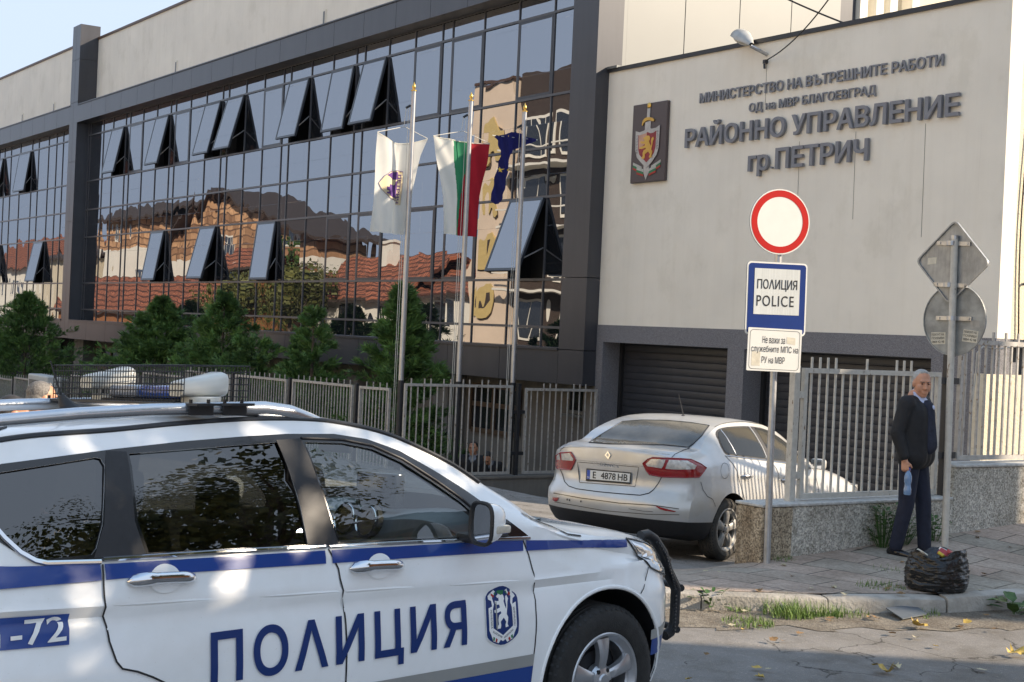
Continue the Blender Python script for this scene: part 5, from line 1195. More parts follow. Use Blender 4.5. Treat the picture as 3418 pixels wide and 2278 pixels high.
    m = MB(); m.tube([(a_, s_*(.565 if -3.05 < a_ < -1.7 else .575), h_) for a_, h_ in RT], [.018, .024, .026, .026, .026, .027, .033, .034, .026, .006], 12, flat=1.0, up=(0, 0, 1)); rl = m.build('roof_rail', 'silver_rail', PC, local=True, smooth=True)
    m = MB(); m.tube([(-1.82, s_*.57, 1.625), (-1.72, s_*.57, 1.622), (-1.55, s_*.575, 1.60)], [.02, .03, .012], 8); m.tube([(-3.15, s_*.57, 1.55), (-2.98, s_*.57, 1.58), (-2.88, s_*.57, 1.595)], [.03, .03, .012], 8); m.build('rail_foot', 'silver_rail', rl, local=True, smooth=True)
# front guard
def gtube(m, pts, r): m.tube(pts, r, 10)
m = MB()
G0 = [(.60, .985), (.652, .99), (.703, .965), (.783, .885), (.843, .76), (.905, .68), (.905, .50), (.875, .455), (.83, .44)]
for s_ in (-1, 1): gtube(m, [(a-.06, s_*.62, h) for a, h in G0], .028)
gtube(m, [(.77+.13*cos(t_), .62*sin(t_), .84) for t_ in [-pi/2+pi*i/12 for i in range(13)]], .015); gtube(m, [(.89+.08*cos(t_), .62*sin(t_), .68) for t_ in [-pi/2+pi*i/12 for i in range(13)]], .019); gtube(m, [(.87+.08*cos(t_), .62*sin(t_), .46) for t_ in [-pi/2+pi*i/12 for i in range(13)]], .019)
gd = m.build('bull_bar', 'black_plastic', PC, local=True, smooth=True)
for s_ in (-1, 1):
    m = MB()
    for i in range(16):
        h = .70+.0165*i; x = lerpt([(.68, .905), (.76, .87), (.885, .81), (.965, .735), (1, .70)], h)
        m.tube([(x-.06, s_*.615, h), (x-.15, s_*.70, h-.004)], .005, 4)
    for i in range(7): t_ = i/6; m.tube([(.88-.10*t_, s_*(.615+.07*t_), .70), (.69-.10*t_, s_*(.615+.07*t_), .955)], .004, 4)
    for i in range(10): h = .47+.02*i; m.tube([(.86, s_*.615, h), (.79, s_*.67, h)], .005, 4)
    m.build('lamp_mesh', 'black_plastic', gd, local=True)
# roof rack: cage, light bar, horns
rk = MB()
for a in (-2.10, -1.945): rk.box(a-.055, -.66, 1.665, a+.055, .66, 1.675); rk.box(a-.055, -.606, 1.628, a+.055, -.600, 1.666); rk.box(a-.055, .600, 1.628, a+.055, .606, 1.666)
for a in (-2.14, -2.06, -1.985, -1.905):
    for y in (-.59, .59): rk.tube([(a, y, 1.672), (a, y, 1.69)], .008, 6)
rko = rk.build('roof_rack', 'black_plastic', PC, local=True)
m = MB(); wr = .0022
for a, zt, zb in ((-2.105, 1.825, 1.672), (-1.80, 1.825, 1.672)):
    n_ = 50
    for i in range(n_+1): y = -.48+1.10*i/n_; m.tube([(a, y, zb), (a, y, zt)], wr, 4)
    for i in range(7): z = zb+(zt-zb)*i/6; m.tube([(a, -.48, z), (a, .62, z)], wr, 4)
for i in range(30): y = -.48+1.10*i/29; m.tube([(-2.105, y, 1.825), (-1.80, y, 1.825)], wr*.9, 4)
for z in [1.672+.0255*i for i in range(7)]: m.tube([(-2.105, .62, z), (-1.80, .62, z)], wr, 4)
for i in range(8): a = -2.105+.305*i/7; m.tube([(a, .62, 1.672), (a, .62, 1.825)], wr, 4)
m.build('cage', 'black_plastic', rko, local=True)
def horn(y, par, up=0):
    Mx = Matrix.Translation((-1.988+up*.5, y, 1.69+up)) @ Matrix.Diagonal((.76, .9, .92, 1)); vs = []
    pr = [(-.14, .06, .052, .050), (-.128, .068, .06, .058), (-.03, .075, .075, .072), (.055, .088, .088, .084), (.10, .092, .092, .092), (.118, .088, .086, .088)]
    n_ = 24
    for x, wy, hz, zc in pr:
        for j in range(n_):
            a_ = 2*pi*j/n_; e = lambda c_: math.copysign(abs(c_)**.55, c_); top = zc*1.0
            vs.append(Mx @ Vector((x, e(cos(a_))*wy, .008+zc*.62+e(sin(a_))*zc*.60)))
    fs = [(i*n_+j, i*n_+(j+1) % n_, (i+1)*n_+(j+1) % n_, (i+1)*n_+j) for i in range(5) for j in range(n_)]+[tuple(range(n_))[::-1], tuple(range(5*n_, 6*n_))]
    m = MB(); m.add(vs, fs); o = m.build('loudspeaker', 'horn_white', par, local=True, smooth=True, clean=True)
    m = MB(); m.lathe([(.092, -.012), (.092, .008), (.088, .012), (0, .012)], 24, M_=Matrix.Translation((-1.975+up*.5, y, 1.687)) @ Matrix.Diagonal((.85, 1, 1, 1))); m.build('speaker_base', 'horn_white', o, local=True, smooth=True)
horn(-.40, rko); horn(.36, rko, .022)
m = MB(); m.bbox(-2.03, -.29, 1.685, -1.86, .02, 1.742, .02); m.build('blue_light', 'lightbar_blue', rko, local=True, smooth=True)
m = MB(); m.bbox(-2.03, .025, 1.685, -1.86, .27, 1.742, .02); m.build('clear_light', 'lightbar_clear', rko, local=True, smooth=True)
m = MB(); m.bbox(-2.04, -.31, 1.672, -1.85, .30, 1.684, .004); m.build('light_base', 'black_plastic', rko, local=True)
m = MB(); m.tube([(-2.34, .03, 1.64), (-2.345, .03, 1.66), (-2.37, .03, 1.70)], [.055, .03, .012], 10); m.tube([(-2.37, .03, 1.70), (-2.42, .03, 1.835)], [.006, .003], 6); m.build('antenna', 'black_plastic', PC, local=True, smooth=True)
# cabin
m = MB()
for a in (-1.45, -2.35):
    for y in (-.38, .38) if a > -2 else (-.45, 0, .45):
        w_ = .25 if a > -2 else .22
        m.bbox(a-.25, y-w_, .48, a+.28, y+w_, .66, .06); m.bbox(a-.36, y-w_, .62, a-.20, y+w_, 1.17, .06, M_=Matrix.Translation((a-.3, 0, .62)) @ Matrix.Rotation(radians(-12), 4, 'Y') @ Matrix.Translation((-a+.3, 0, -.62)))
        m.bbox(a-.46, y-.12, 1.19, a-.37, y+.12, 1.36, .035)
m.build('seat', 'int_dark', PC, local=True, smooth=True)
m = MB(); ds = [(-.80, .60), (-.84, .95), (-.79, 1.10), (-.60, 1.15), (-.35, 1.14), (-.30, .60)]
vs = []; nn = 18
for i in range(nn+1):
    y = -.77+1.54*i/nn; bul = .035*math.exp(-((y-.36)/.2)**2)-.03*(abs(y) > .66)+.03*math.exp(-((y+.42)/.24)**2)
    for q, (a, h) in enumerate(ds): vs.append((a-(.05*math.exp(-(y/.16)**2) if q in (1, 0) else 0), y, h+(bul if q in (2, 3) else 0)))
m.add(vs, [(i*6+j, i*6+j+1, (i+1)*6+j+1, (i+1)*6+j) for i in range(nn) for j in range(5)]); m.build('dashboard', 'int_grey', PC, local=True, smooth=True)
for y in (-.085, .085):
    Mx = Matrix.Translation((-.835, y, 1.10)) @ Matrix.Rotation(radians(-78), 4, 'Y')
    m = MB(); m.lathe([(.085, -.03), (.085, 0), (.078, .006)], 28, M_=Mx); m.lathe([(.078, .002), (.074, .012), (.070, .004)], 28, M_=Mx, mi=1); m.lathe([(.07, .0), (0, .0)], 28, M_=Mx, mi=2)
    for i in range(4): m.box(-.05+.03*i, -.06, .002, -.045+.03*i, .06, .006, 2, M_=Mx)
    m.build('air_vent', ['int_dark', 'chrome', 'ink'], PC, local=True, smooth=True)
m = MB(); m.bbox(-.862, -.125, .86, -.80, .125, 1.02, .015); m.box(-.8625, -.09, .90, -.8622, .09, .99, 1); m.build('radio', ['int_dark', 'screen'], PC, local=True)
m = MB(); m.bbox(-.868, -.11, .935, -.863, -.095, 1.0, .002); m.bbox(-.868, .095, .935, -.863, .11, 1.0, .002); m.bbox(-.868, -.09, .925, -.863, .09, .932, .002); m.build('radio_trim', 'chrome', PC, local=True)
m = MB(); m.bbox(-.72, -.15, 1.155, -.66, .16, 1.325, .012); m.tube([(-.69, 0, 1.10), (-.69, 0, 1.16)], .015, 8); m.build('dash_tablet', 'screen', PC, local=True, smooth=True)
m = MB(); Mx = Matrix.Translation((-1.0, .38, .98)) @ Matrix.Rotation(radians(-65), 4, 'Y'); m.tube([Mx @ Vector((.185*cos(a), .185*sin(a), 0)) for a in [2*pi*i/28 for i in range(29)]], .016, 8, cap=False); m.ball((0, 0, -.03), (.07, .08, .03), 10, M_=Mx); m.tube([Mx @ Vector((-.18, 0, 0)), Mx @ Vector((.18, 0, 0))], .014, 6); m.tube([(-.97, .38, .97), (-.75, .38, .9)], .03, 8); m.build('steering_wheel', 'int_dark', PC, local=True, smooth=True)
m = MB(); m.bbox(-.99, -.12, 1.43, -.96, .12, 1.50, .012); m.tube([(-.96, 0, 1.48), (-.90, 0, 1.53)], .012, 6); m.build('interior_mirror', 'black_plastic', PC, local=True, smooth=True)
# tail lamps, plates
for sd, s_ in (('B', 1), ('B', -1)): BP.patch('tail_light', [[(s_*.50, .82), (s_*.50, 1.0), (s_*.66, 1.03), (s_*.66, .84)]], 'red_lens', sd, .005, .05)
BP.patch('number_plate', [[(-.26, .72), (.26, .72), (.26, .83), (-.26, .83)]], 'plate_white', 'B', .006, .05); BP.patch('grille', [[(-.30, .52), (-.34, .72), (.34, .72), (.30, .52)]], 'black_plastic', 'F', .006, .05); BP.patch('number_plate', [[(-.26, .40), (.26, .40), (.26, .50), (-.26, .50)]], 'plate_white', 'F', .006, .05)
BP.ribbon('bonnet_gap', [(-.25, -.66), (-.1, -.70), (.2, -.72), (.42, -.69)], .006, 'ink', 'T', .003); BP.ribbon('bonnet_gap', [(-.25, .66), (-.1, .70), (.2, .72), (.42, .69)], .006, 'ink', 'T', .003)
BP.patch('cowl', [[(-.36, -.62), (-.24, -.64), (-.18, 0), (-.24, .64), (-.36, .62), (-.30, 0)]], 'black_plastic', 'T', .004, .06)

def roll(o, off):
    for ch in [x for x in bpy.data.objects if x.parent == o]:
        q = off+ch.location
        if ch.type == 'MESH':
            for v in ch.data.vertices: v.co.z -= .048*(v.co.y+q.y+.75)*sstep(.55, 1.2, v.co.z+q.z) if v.co.y+q.y > -.75 else 0
        roll(ch, q)
roll(PC, Vector())
# ================= silver saloon
SV = thing('parked_car', 'dusty silver saloon parked facing the garage door, rear towards the street', 'car', (-11.841, 9.959, -.2223))
SV.rotation_euler = (0, radians(3.5), radians(108.3))
st = tabs(('E', 'we', 'T', 'p'), [(-1.02, 1.015, .66, 1.055, .955), (-.9, 1.055, .69, 1.092, .978), (-.75, 1.070, .715, 1.104, .992), (-.58, 1.088, .725, 1.112, 1), (-.46, 1.115, .715, 1.128, 1), (-.34, 1.185, .695, 1.20, 1), (-.22, 1.245, .672, 1.268, 1), (-.1, 1.298, .648, 1.322, 1), (.1, 1.362, .618, 1.388, 1), (.3, 1.398, .605, 1.425, 1), (.6, 1.420, .60, 1.450, 1), (.9, 1.418, .60, 1.452, 1), (1.1, 1.40, .608, 1.438, 1), (1.36, 1.338, .635, 1.385, 1), (1.585, 1.238, .675, 1.30, 1), (1.775, 1.125, .72, 1.205, 1), (1.95, 1.025, .765, 1.10, 1), (2.1, .985, .775, 1.035, 1), (2.4, .945, .775, .985, 1), (2.8, .885, .76, .915, .99), (3.1, .82, .74, .85, .95), (3.3, .76, .72, .79, .86), (3.45, .70, .70, .72, .70), (3.55, .64, .68, .655, .5)])
def ring_sv(a):
    E, we, T, p = (cint(st[k], a) for k in ('E', 'we', 'T', 'p')); bot = .19+.05*sstep(-.5, -1, a)+.05*sstep(2.8, 3.5, a)
    hb = min(1.035-.02*a, E-.05); hb = min(hb, .985+.05*sstep(-.7, .0, a)); wb = .838
    mx_ = .895
    pr = [(0, bot), (.66, bot), (.80, bot+.03), (.855, bot+.10), (.880, .40), (mx_, .50), (mx_+.004, .58), (mx_, .66), (.886, .73), (.878, .79), (.872, min(.84, hb-.10)), (.864, hb-.06), (wb+.010, hb-.015), (wb-.004, hb+.006), (wb+(we-wb)*.30+.010, hb+(E-hb)*.34), (wb+(we-wb)*.66+.012, hb+(E-hb)*.70), (we+.012, E-.02*min(1, max(0, (E-hb)/.1))), (we-.008, E+.08*(T-E)), (we*.86, E+.52*(T-E)), (we*.55, E+.86*(T-E)), (we*.25, E+.98*(T-E)), (0, T)]
    hs = [h for _, h in pr[:13]]
    return [(b*p, h) for b, h in pr]
AR = [(.2, -.86), (.30, -.97), (.40, -1.035), (.50, -1.055), (.58, -1.050), (.625, -1.02), (.66, -.985), (.72, -.968), (.82, -.972), (.86, -.985), (.95, -.988), (1.02, -.985), (1.06, -.975), (1.10, -.955)]
def warp_sv(a, b, h):
    if a < -.3:
        s = (a+1.02)/.72; e = cint(AR, h)+.30*abs(b/.88)**3.0; a = e*(1-s)+(-.3)*s
    if a > 2.9: a -= .25*sstep(2.9, 3.55, a)*abs(b/.7)**2*0+.08*sstep(3.2, 3.55, a)*sstep(.5, .25, h)
    return (a, b, h)
sta = [-1.02+.02*i for i in range(8)]+[-.86+.045*i for i in range(92)]; sta = [a for a in sta if a < 3.25]+[3.28, 3.34, 3.4, 3.45, 3.5, 3.53, 3.55]
BS = Body(loft(ring_sv, sta, warp_sv, 26), SV)
bo = MB(); bo.add(BS.verts, BS.faces); sbody = bo.build('body', ['silver_paint', 'black_plastic'], SV, local=True, clean=True)
cu = MB()
for ax in (0, 2.70):
    for sgn in (-1, 1): cu.prism([(ax+.372*cos(2*pi*k/44), .322+.372*sin(2*pi*k/44)) for k in range(44)], lambda u, v, d: Vector((u, d, v)), sgn*.50, sgn*1.2)
boolean(sbody, cu.build('cut', ['black_plastic'], SV, local=True, clean=True))
for p_ in sbody.data.polygons:
    if p_.center.z < (.41 if p_.center.x < -.3 else .27): p_.material_index = 1
sbody.data.polygons.foreach_set('use_smooth', [True]*len(sbody.data.polygons)); sbody.data.set_sharp_from_angle(angle=radians(36))
V1, V0 = ('V', -.98), ('V', -.1)
RG = [(-.847, 1.062), (-.70, 1.16), (-.55, 1.25), (-.448, 1.318), (-.2, 1.352), (.114, 1.370), (.4, 1.368), (.611, 1.354), (.53, 1.24), (.45, 1.16), (.387, 1.112), (.1, 1.112), (-.29, 1.085), (-.6, 1.065)]
BS.patch('rear_window', [RG], 'dust_glass', V0, .005, .05); BS.tube('rear_window_seal', RG+[RG[0]], .006, 'black_plastic', V0, .003)
DLO = smooth_poly([(-.105, 1.20), (-.08, 1.262), (-.02, 1.305), (.08, 1.335), (.278, 1.360), (.707, 1.383), (1.063, 1.370), (1.316, 1.298), (1.555, 1.192), (1.68, 1.118), (1.70, 1.06), (1.62, 1.0), (1.2, 1.018), (.787, 1.036), (.2, 1.058), (-.07, 1.070), (-.112, 1.115)], 1)
for sd in 'RL':
    BS.patch('window_surround', [DLO], 'black_plastic', sd, .003, .05)
    gl = [('quarter_window', [(-.085, 1.19), (-.06, 1.25), (.0, 1.292), (.062, 1.315), (.085, 1.20), (.118, 1.078), (-.05, 1.088), (-.088, 1.12)]), ('rear_door_window', [(.085, 1.322), (.278, 1.346), (.675, 1.366), (.735, 1.2), (.775, 1.055), (.145, 1.076), (.115, 1.18)]), ('front_door_window', [(.82, 1.368), (1.05, 1.355), (1.30, 1.285), (1.53, 1.180), (1.60, 1.13), (1.60, 1.03), (.925, 1.048), (.87, 1.2)])]
    for nm, pl_ in gl: BS.patch(nm, [pl_], 'tint_glass', sd, .006, .05)
    BS.tube('window_trim', [(.068, 1.318), (.092, 1.20), (.128, 1.078)], .006, 'silver_rail', sd, .006); BS.tube('window_trim', [(-.07, 1.066), (.2, 1.054), (.787, 1.032), (1.2, 1.014), (1.6, .998)], .006, 'chrome', sd, .005)
    BS.tube('window_trim', [(.70, 1.376), (.76, 1.2), (.80, 1.04)], .008, 'silver_paint', sd, .006)
    gap = [(-.10, 1.066), (-.02, 1.0), (.084, .92), (.15, .80), (.197, .705), (.28, .56), (.364, .442), (.43, .30)]
    BS.ribbon('door_gap', gap, .007, 'ink', sd, .003); BS.ribbon('door_gap', [(.86, 1.03), (.93, .98), (1.01, .90), (1.03, .80), (1.034, .5), (1.02, .30)], .007, 'ink', sd, .003); BS.ribbon('door_gap', [(1.78, 1.02), (1.90, .93), (1.98, .75), (2.0, .5), (1.98, .32)], .007, 'ink', sd, .003)
    BS.ribbon('fuel_flap_gap', [(-.165+.085*cos(2*pi*k/24), .915+.078*sin(2*pi*k/24)) for k in range(24)], .004, 'ink', sd, .003, closed=True)
    for x0, hh in ((.185, .862), (1.075, .828)):
        m = MB(); P = []; rs_ = []
        for i in range(13):
            t = i/12; P.append(BS.hit(sd, x0+.21*t, hh+.006*sin(pi*t), .008+.03*sin(pi*t)**.5)); rs_.append(.005+.011*sin(pi*min(1, max(.04, t*.96+.02)))**.5)
        BS.patch('handle_cup', [[(x0+.10+.048*cos(2*pi*k/24), hh+.046*sin(2*pi*k/24)) for k in range(24)]], 'silver_paint', sd, .004, .02)
        m.tube(P, rs_, 10, flat=1.2, up=(0, 0, 1)); m.build('handle', 'alloy', SV, local=True, smooth=True)
    BS.tube('sill_trim', [(.42, .37), (.60, .345), (1.0, .335), (1.6, .33)], .022, 'silver_rail', sd, .0, flat=.8)
    BS.ribbon('bumper_gap', [(-.62, .80), (-.585, .72), (-.52, .66), (-.42, .63), (-.36, .56)], .006, 'ink', sd, .003)
    s_ = -1 if sd == 'R' else 1
    wheel(SV, (0, s_*.765, .316), .316, .212, .205, s_, 5, M['alloy_dust'], M['rubber_dust'], .3, .78); wheel(SV, (2.70, s_*.765, .316), .316, .212, .205, s_, 5, M['alloy_dust'], M['rubber_dust'], .8, .78)
    Mx = Matrix.Translation((1.80, s_*.93, 1.02)) @ Matrix.Diagonal((1, -s_, 1, 1)); m = MB(); m.bbox(-.06, -.10, -.055, .06, .06, .065, .035, M_=Mx, seg=3); m.bbox(-.04, .04, -.05, .04, .13, -.015, .01, M_=Mx); mo = m.build('door_mirror', 'silver_paint', SV, local=True, smooth=True)
    m = MB(); m.box(-.064, -.085, -.045, -.061, .045, .052, M_=Mx); m.build('mirror_glass', 'chrome', mo, local=True)
    for pl_ in ([(2.95, .80), (3.3, .70), (3.38, .60), (3.2, .62), (2.98, .72)],): BS.patch('headlight', [pl_], 'headlamp', sd, .004, .04)
# tail lamps
LR = [(.404, .934), (.455, .978), (.513, 1.002), (.719, 1.010), (.936, 1.016), (1.05, .985), (1.112, .955), (1.075, .90), (1.038, .858), (.85, .840), (.629, .824), (.49, .834), (.45, .87)]
LL_ = [(-.586, .956), (-.462, .971), (-.425, .935), (-.396, .898), (-.42, .84), (-.444, .793), (-.54, .788), (-.645, .788), (-.66, .875), (-.64, .92)]
for LP_, inn, low in ((LR, [[(.44, .930), (.50, .985), (.66, .992), (.64, .935), (.625, .905), (.46, .912)], [(.70, .995), (.90, .998), (1.0, .965), (.985, .93), (.80, .91), (.665, .905), (.675, .94)]], 0), (LL_, [[(-.578, .945), (-.475, .957), (-.42, .905), (-.425, .885), (-.56, .882)], [(-.600, .945), (-.65, .90), (-.652, .878), (-.58, .882)]], 0)):
    o = BS.patch('tail_light', [LP_], 'red_lens', V1, .008, .03)
    for p_ in inn: BS.patch('clear_lens', [p_], 'clear_lens', V1, .011, .03, o)
    BS.tube('lamp_rim', LP_+[LP_[0]], .006, 'red_lens', V1, .008, o)
BS.ribbon('boot_gap', [(-.58, .785), (-.55, .74), (-.515, .665), (-.46, .625), (-.36, .607), (-.1, .604), (.159, .610), (.40, .620), (.50, .65), (.55, .69), (.60, .76), (.63, .822)], .009, 'ink', V1, .003); BS.ribbon('boot_gap', [(.72, 1.012), (.76, 1.055), (.86, 1.105), (.92, 1.128)], .006, 'ink', V1, .003); BS.ribbon('boot_gap', [(-.60, .97), (-.59, .99), (-.55, 1.012)], .006, 'ink', V1, .003)
BS.tube('boot_lip', [(-.54, 1.018), (-.30, 1.04), (0, 1.058), (.181, 1.062), (.45, 1.058), (.70, 1.048)], .006, 'silver_paint', V1, -.001)
BS.ribbon('boot_crease', [(-.396, .897), (0, .903), (.407, .905)], .006, 'clear_lens', V1, .003)
rc = [(-.375, .878), (.360, .893), (.335, .70), (-.33, .675)]
BS.patch('plate_recess', [rc], 'silver_paint', V1, .002, .05); BS.ribbon('plate_recess_edge', rc[::-1][:1]+rc, .006, 'dust_glass', V1, .0035)
pl0 = [(-.262, .823), (.275, .832), (.276, .718), (-.257, .700)]
pm = lambda u, v: (pl0[3][0]*(1-u)*(1-v)+pl0[2][0]*u*(1-v)+pl0[1][0]*u*v+pl0[0][0]*(1-u)*v, pl0[3][1]*(1-u)*(1-v)+pl0[2][1]*u*(1-v)+pl0[1][1]*u*v+pl0[0][1]*(1-u)*v)
c4 = [BS.hit(V1, *pm(u, v), .0) for u, v in ((0, 0), (1, 0), (1, 1), (0, 1))]
bk = max(-c.x for c in c4)+.012
eye = BS.eye
def plate(u, v, d=0):
    b, h = pm(u, v); p = Vector((-.98, -b, h)); dr = (p-eye).normalized(); t = (-bk-d-eye.x)/dr.x; return eye+dr*t
fp_ = MB()
def pbox(u0, v0, u1, v1, d0, d1, mi):
    fp_.add([plate(u, v, d) for d in (d0, d1) for u, v in ((u0, v0), (u1, v0), (u1, v1), (u0, v1))], [(0, 1, 2, 3), (4, 7, 6, 5), (0, 4, 5, 1), (1, 5, 6, 2), (2, 6, 7, 3), (3, 7, 4, 0)], mi)
pbox(0, 0, 1, 1, -.015, .004, 0); pbox(.02, .14, .98, .90, .0045, .006, 1); pbox(.022, .15, .09, .89, .0065, .007, 2)
npo = fp_.build('number_plate', ['black_plastic', 'plate_white', 'plate_blue'], SV, local=True)
m = MB()
for tx, u0, u1 in (('E', .155, .225), ('4878', .335, .665), ('HB', .715, .93)): text_fit(m, tx, u0, u1, .24, .80, lambda u, v, d: plate(u, v, .0085), .012)
m.build('plate_lettering', 'ink', npo, local=True)
m = MB(); text_fit(m, 'BG', .035, .078, .22, .38, lambda u, v, d: plate(u, v, .0085), .0); m.build('plate_lettering', 'plate_white', npo, local=True)
# badge and model name
dmd = [(-.012, 1.019), (.025, .982), (.002, .939), (-.044, .976)]; o = BS.patch('boot_badge', [dmd], 'chrome', V1, .014, .02)
BS.patch('badge_inlay', [[(-.012, .998), (.006, .981), (-.004, .960), (-.026, .977)]], 'silver_paint', V1, .016, .02, o)
vs, fs = text_mesh('FLUENCE', 1, .02, space=1.25); xs_ = [v.x for v in vs]; a, b = min(xs_), max(xs_)
BS.text('boot_lettering', [(-.175+(v.x-a)/(b-a)*.306, .868+v.y*.036) for v in vs], fs, 'chrome', V1, .006)
# bumper
BS.ribbon('bumper_crease', [(-.64, .535), (-.3, .520), (.168, .518), (.55, .538), (.85, .535)], .010, 'dust_glass', V1, .003); BS.ribbon('bumper_crease', [(-.62, .448), (0, .425), (.50, .445), (.86, .480)], .006, 'dust_glass', V1, .003)
for ps in ([(-.650, .490), (-.569, .497), (-.578, .465), (-.60, .455), (-.64, .462)], [(.579, .536), (.70, .523), (.824, .509), (.80, .500), (.70, .500), (.64, .508)]): BS.patch('reflector', [ps], 'red_lens', V1, .006, .02)
for u, v in ((-.44, .475), (-.47, .478), (-.30, .478)): BS.patch('bumper_scuff', [[(u, v), (u+.014, v), (u+.012, v+.02), (u, v+.018)]], 'ink', V1, .004, .02)
BS.ribbon('bumper_scratch', [(.28, .475), (.45, .470), (.56, .478)], .004, 'ink', V1, .004)
m = MB(); m.tube([(.40, 0, 1.428), (.40, 0, 1.445)], [.03, .012], 8); m.tube([(.40, 0, 1.44), (.27, 0, 1.66)], [.006, .003], 6); m.build('antenna', 'black_plastic', SV, local=True, smooth=True)
for y in (-.606, .606): BS.ribbon('roof_joint', [(.02, y), (.3, y*.985), (.7, y*.975), (1.1, y*.985), (1.3, y*1.01)], .008, 'dust_glass', 'T', .003)
# ---------------------------------------------------------------- people
def capsule(mb, p0, r0, p1, r1, n=14):
    p0, p1 = Vector(p0), Vector(p1); d = p1-p0; L_ = d.length; d = d.normalized() if L_ > 1e-6 else Vector((0, 0, 1)); P = []; rr = []
    for i in range(6): a = -pi/2+pi/2*i/5; P.append(p0+d*r0*sin(a)*1.0); rr.append(max(.0004, r0*cos(a)))
    for i in range(1, 6): t = i/6; P.append(p0+d*L_*t); rr.append(r0+(r1-r0)*t)
    for i in range(6): a = pi/2*i/5; P.append(p1+d*r1*sin(a)); rr.append(max(.0004, r1*cos(a)))
    mb.tube(P, rr, n)
def blob(name, prims, mt, parent, voxel=.008, smooth=4, T=None, edit=None):
    m = MB()
    for q in prims:
        if q[0] == 'c': capsule(m, *q[1:])
        else: m.ball((0, 0, 0), q[2], 18, M_=Matrix.Translation(q[1]) @ (q[3] if len(q) > 3 else Matrix()))
    if T: m.v = [tuple(T @ Vector(v)) for v in m.v]
    o = m.build(name, mt, parent, local=True)
    md = o.modifiers.new('r', 'REMESH'); md.mode = 'VOXEL'; md.voxel_size = voxel; md.use_smooth_shade = True
    if smooth: ms = o.modifiers.new('s', 'SMOOTH'); ms.iterations = smooth; ms.factor = .5
    evaluated(o)
    if edit:
        for v in o.data.vertices: v.co = edit(v.co)
    o.data.polygons.foreach_set('use_smooth', [True]*len(o.data.polygons)); return o
def hand_prims(w_, d, side_, curl=.5, palm=(0, 0, -1), spread=Vector((1, 0, 0))):
    """w_: wrist; d: hand direction; spread: finger fan axis; side_: thumb sign along spread; fingers curl towards palm"""
    w_ = Vector(w_); d = Vector(d).normalized(); sp = (spread-d*spread.dot(d)).normalized(); pn = Vector(palm); pn = (pn-d*pn.dot(d)-sp*pn.dot(sp)).normalized(); out = []
    c = w_+d*.05
    for k in range(4): b = w_+d*.09+sp*(.026-.0175*k)*side_; out.append(('c', w_+d*.01+sp*(.016-.011*k)*side_, .013, b, .0115))
    for k, ln in enumerate((.072, .080, .075, .060)):
        p = w_+d*.09+sp*(.026-.0175*k)*side_; q = d
        for j in range(3):
            q = (d*cos(curl*(j+1))+pn*sin(curl*(j+1))).normalized(); e = p+q*ln*(.44, .32, .24)[j]; out.append(('c', p, .0095-.001*j, e, .0088-.001*j)); p = e
    t0 = w_+d*.03+sp*.024*side_; t1 = t0+(d*.6+sp*.55*side_+pn*.45).normalized()*.038; t2 = t1+(d*.75+pn*.6).normalized()*.03
    out += [('c', t0, .013, t1, .0115), ('c', t1, .0112, t2, .0095)]
    return out
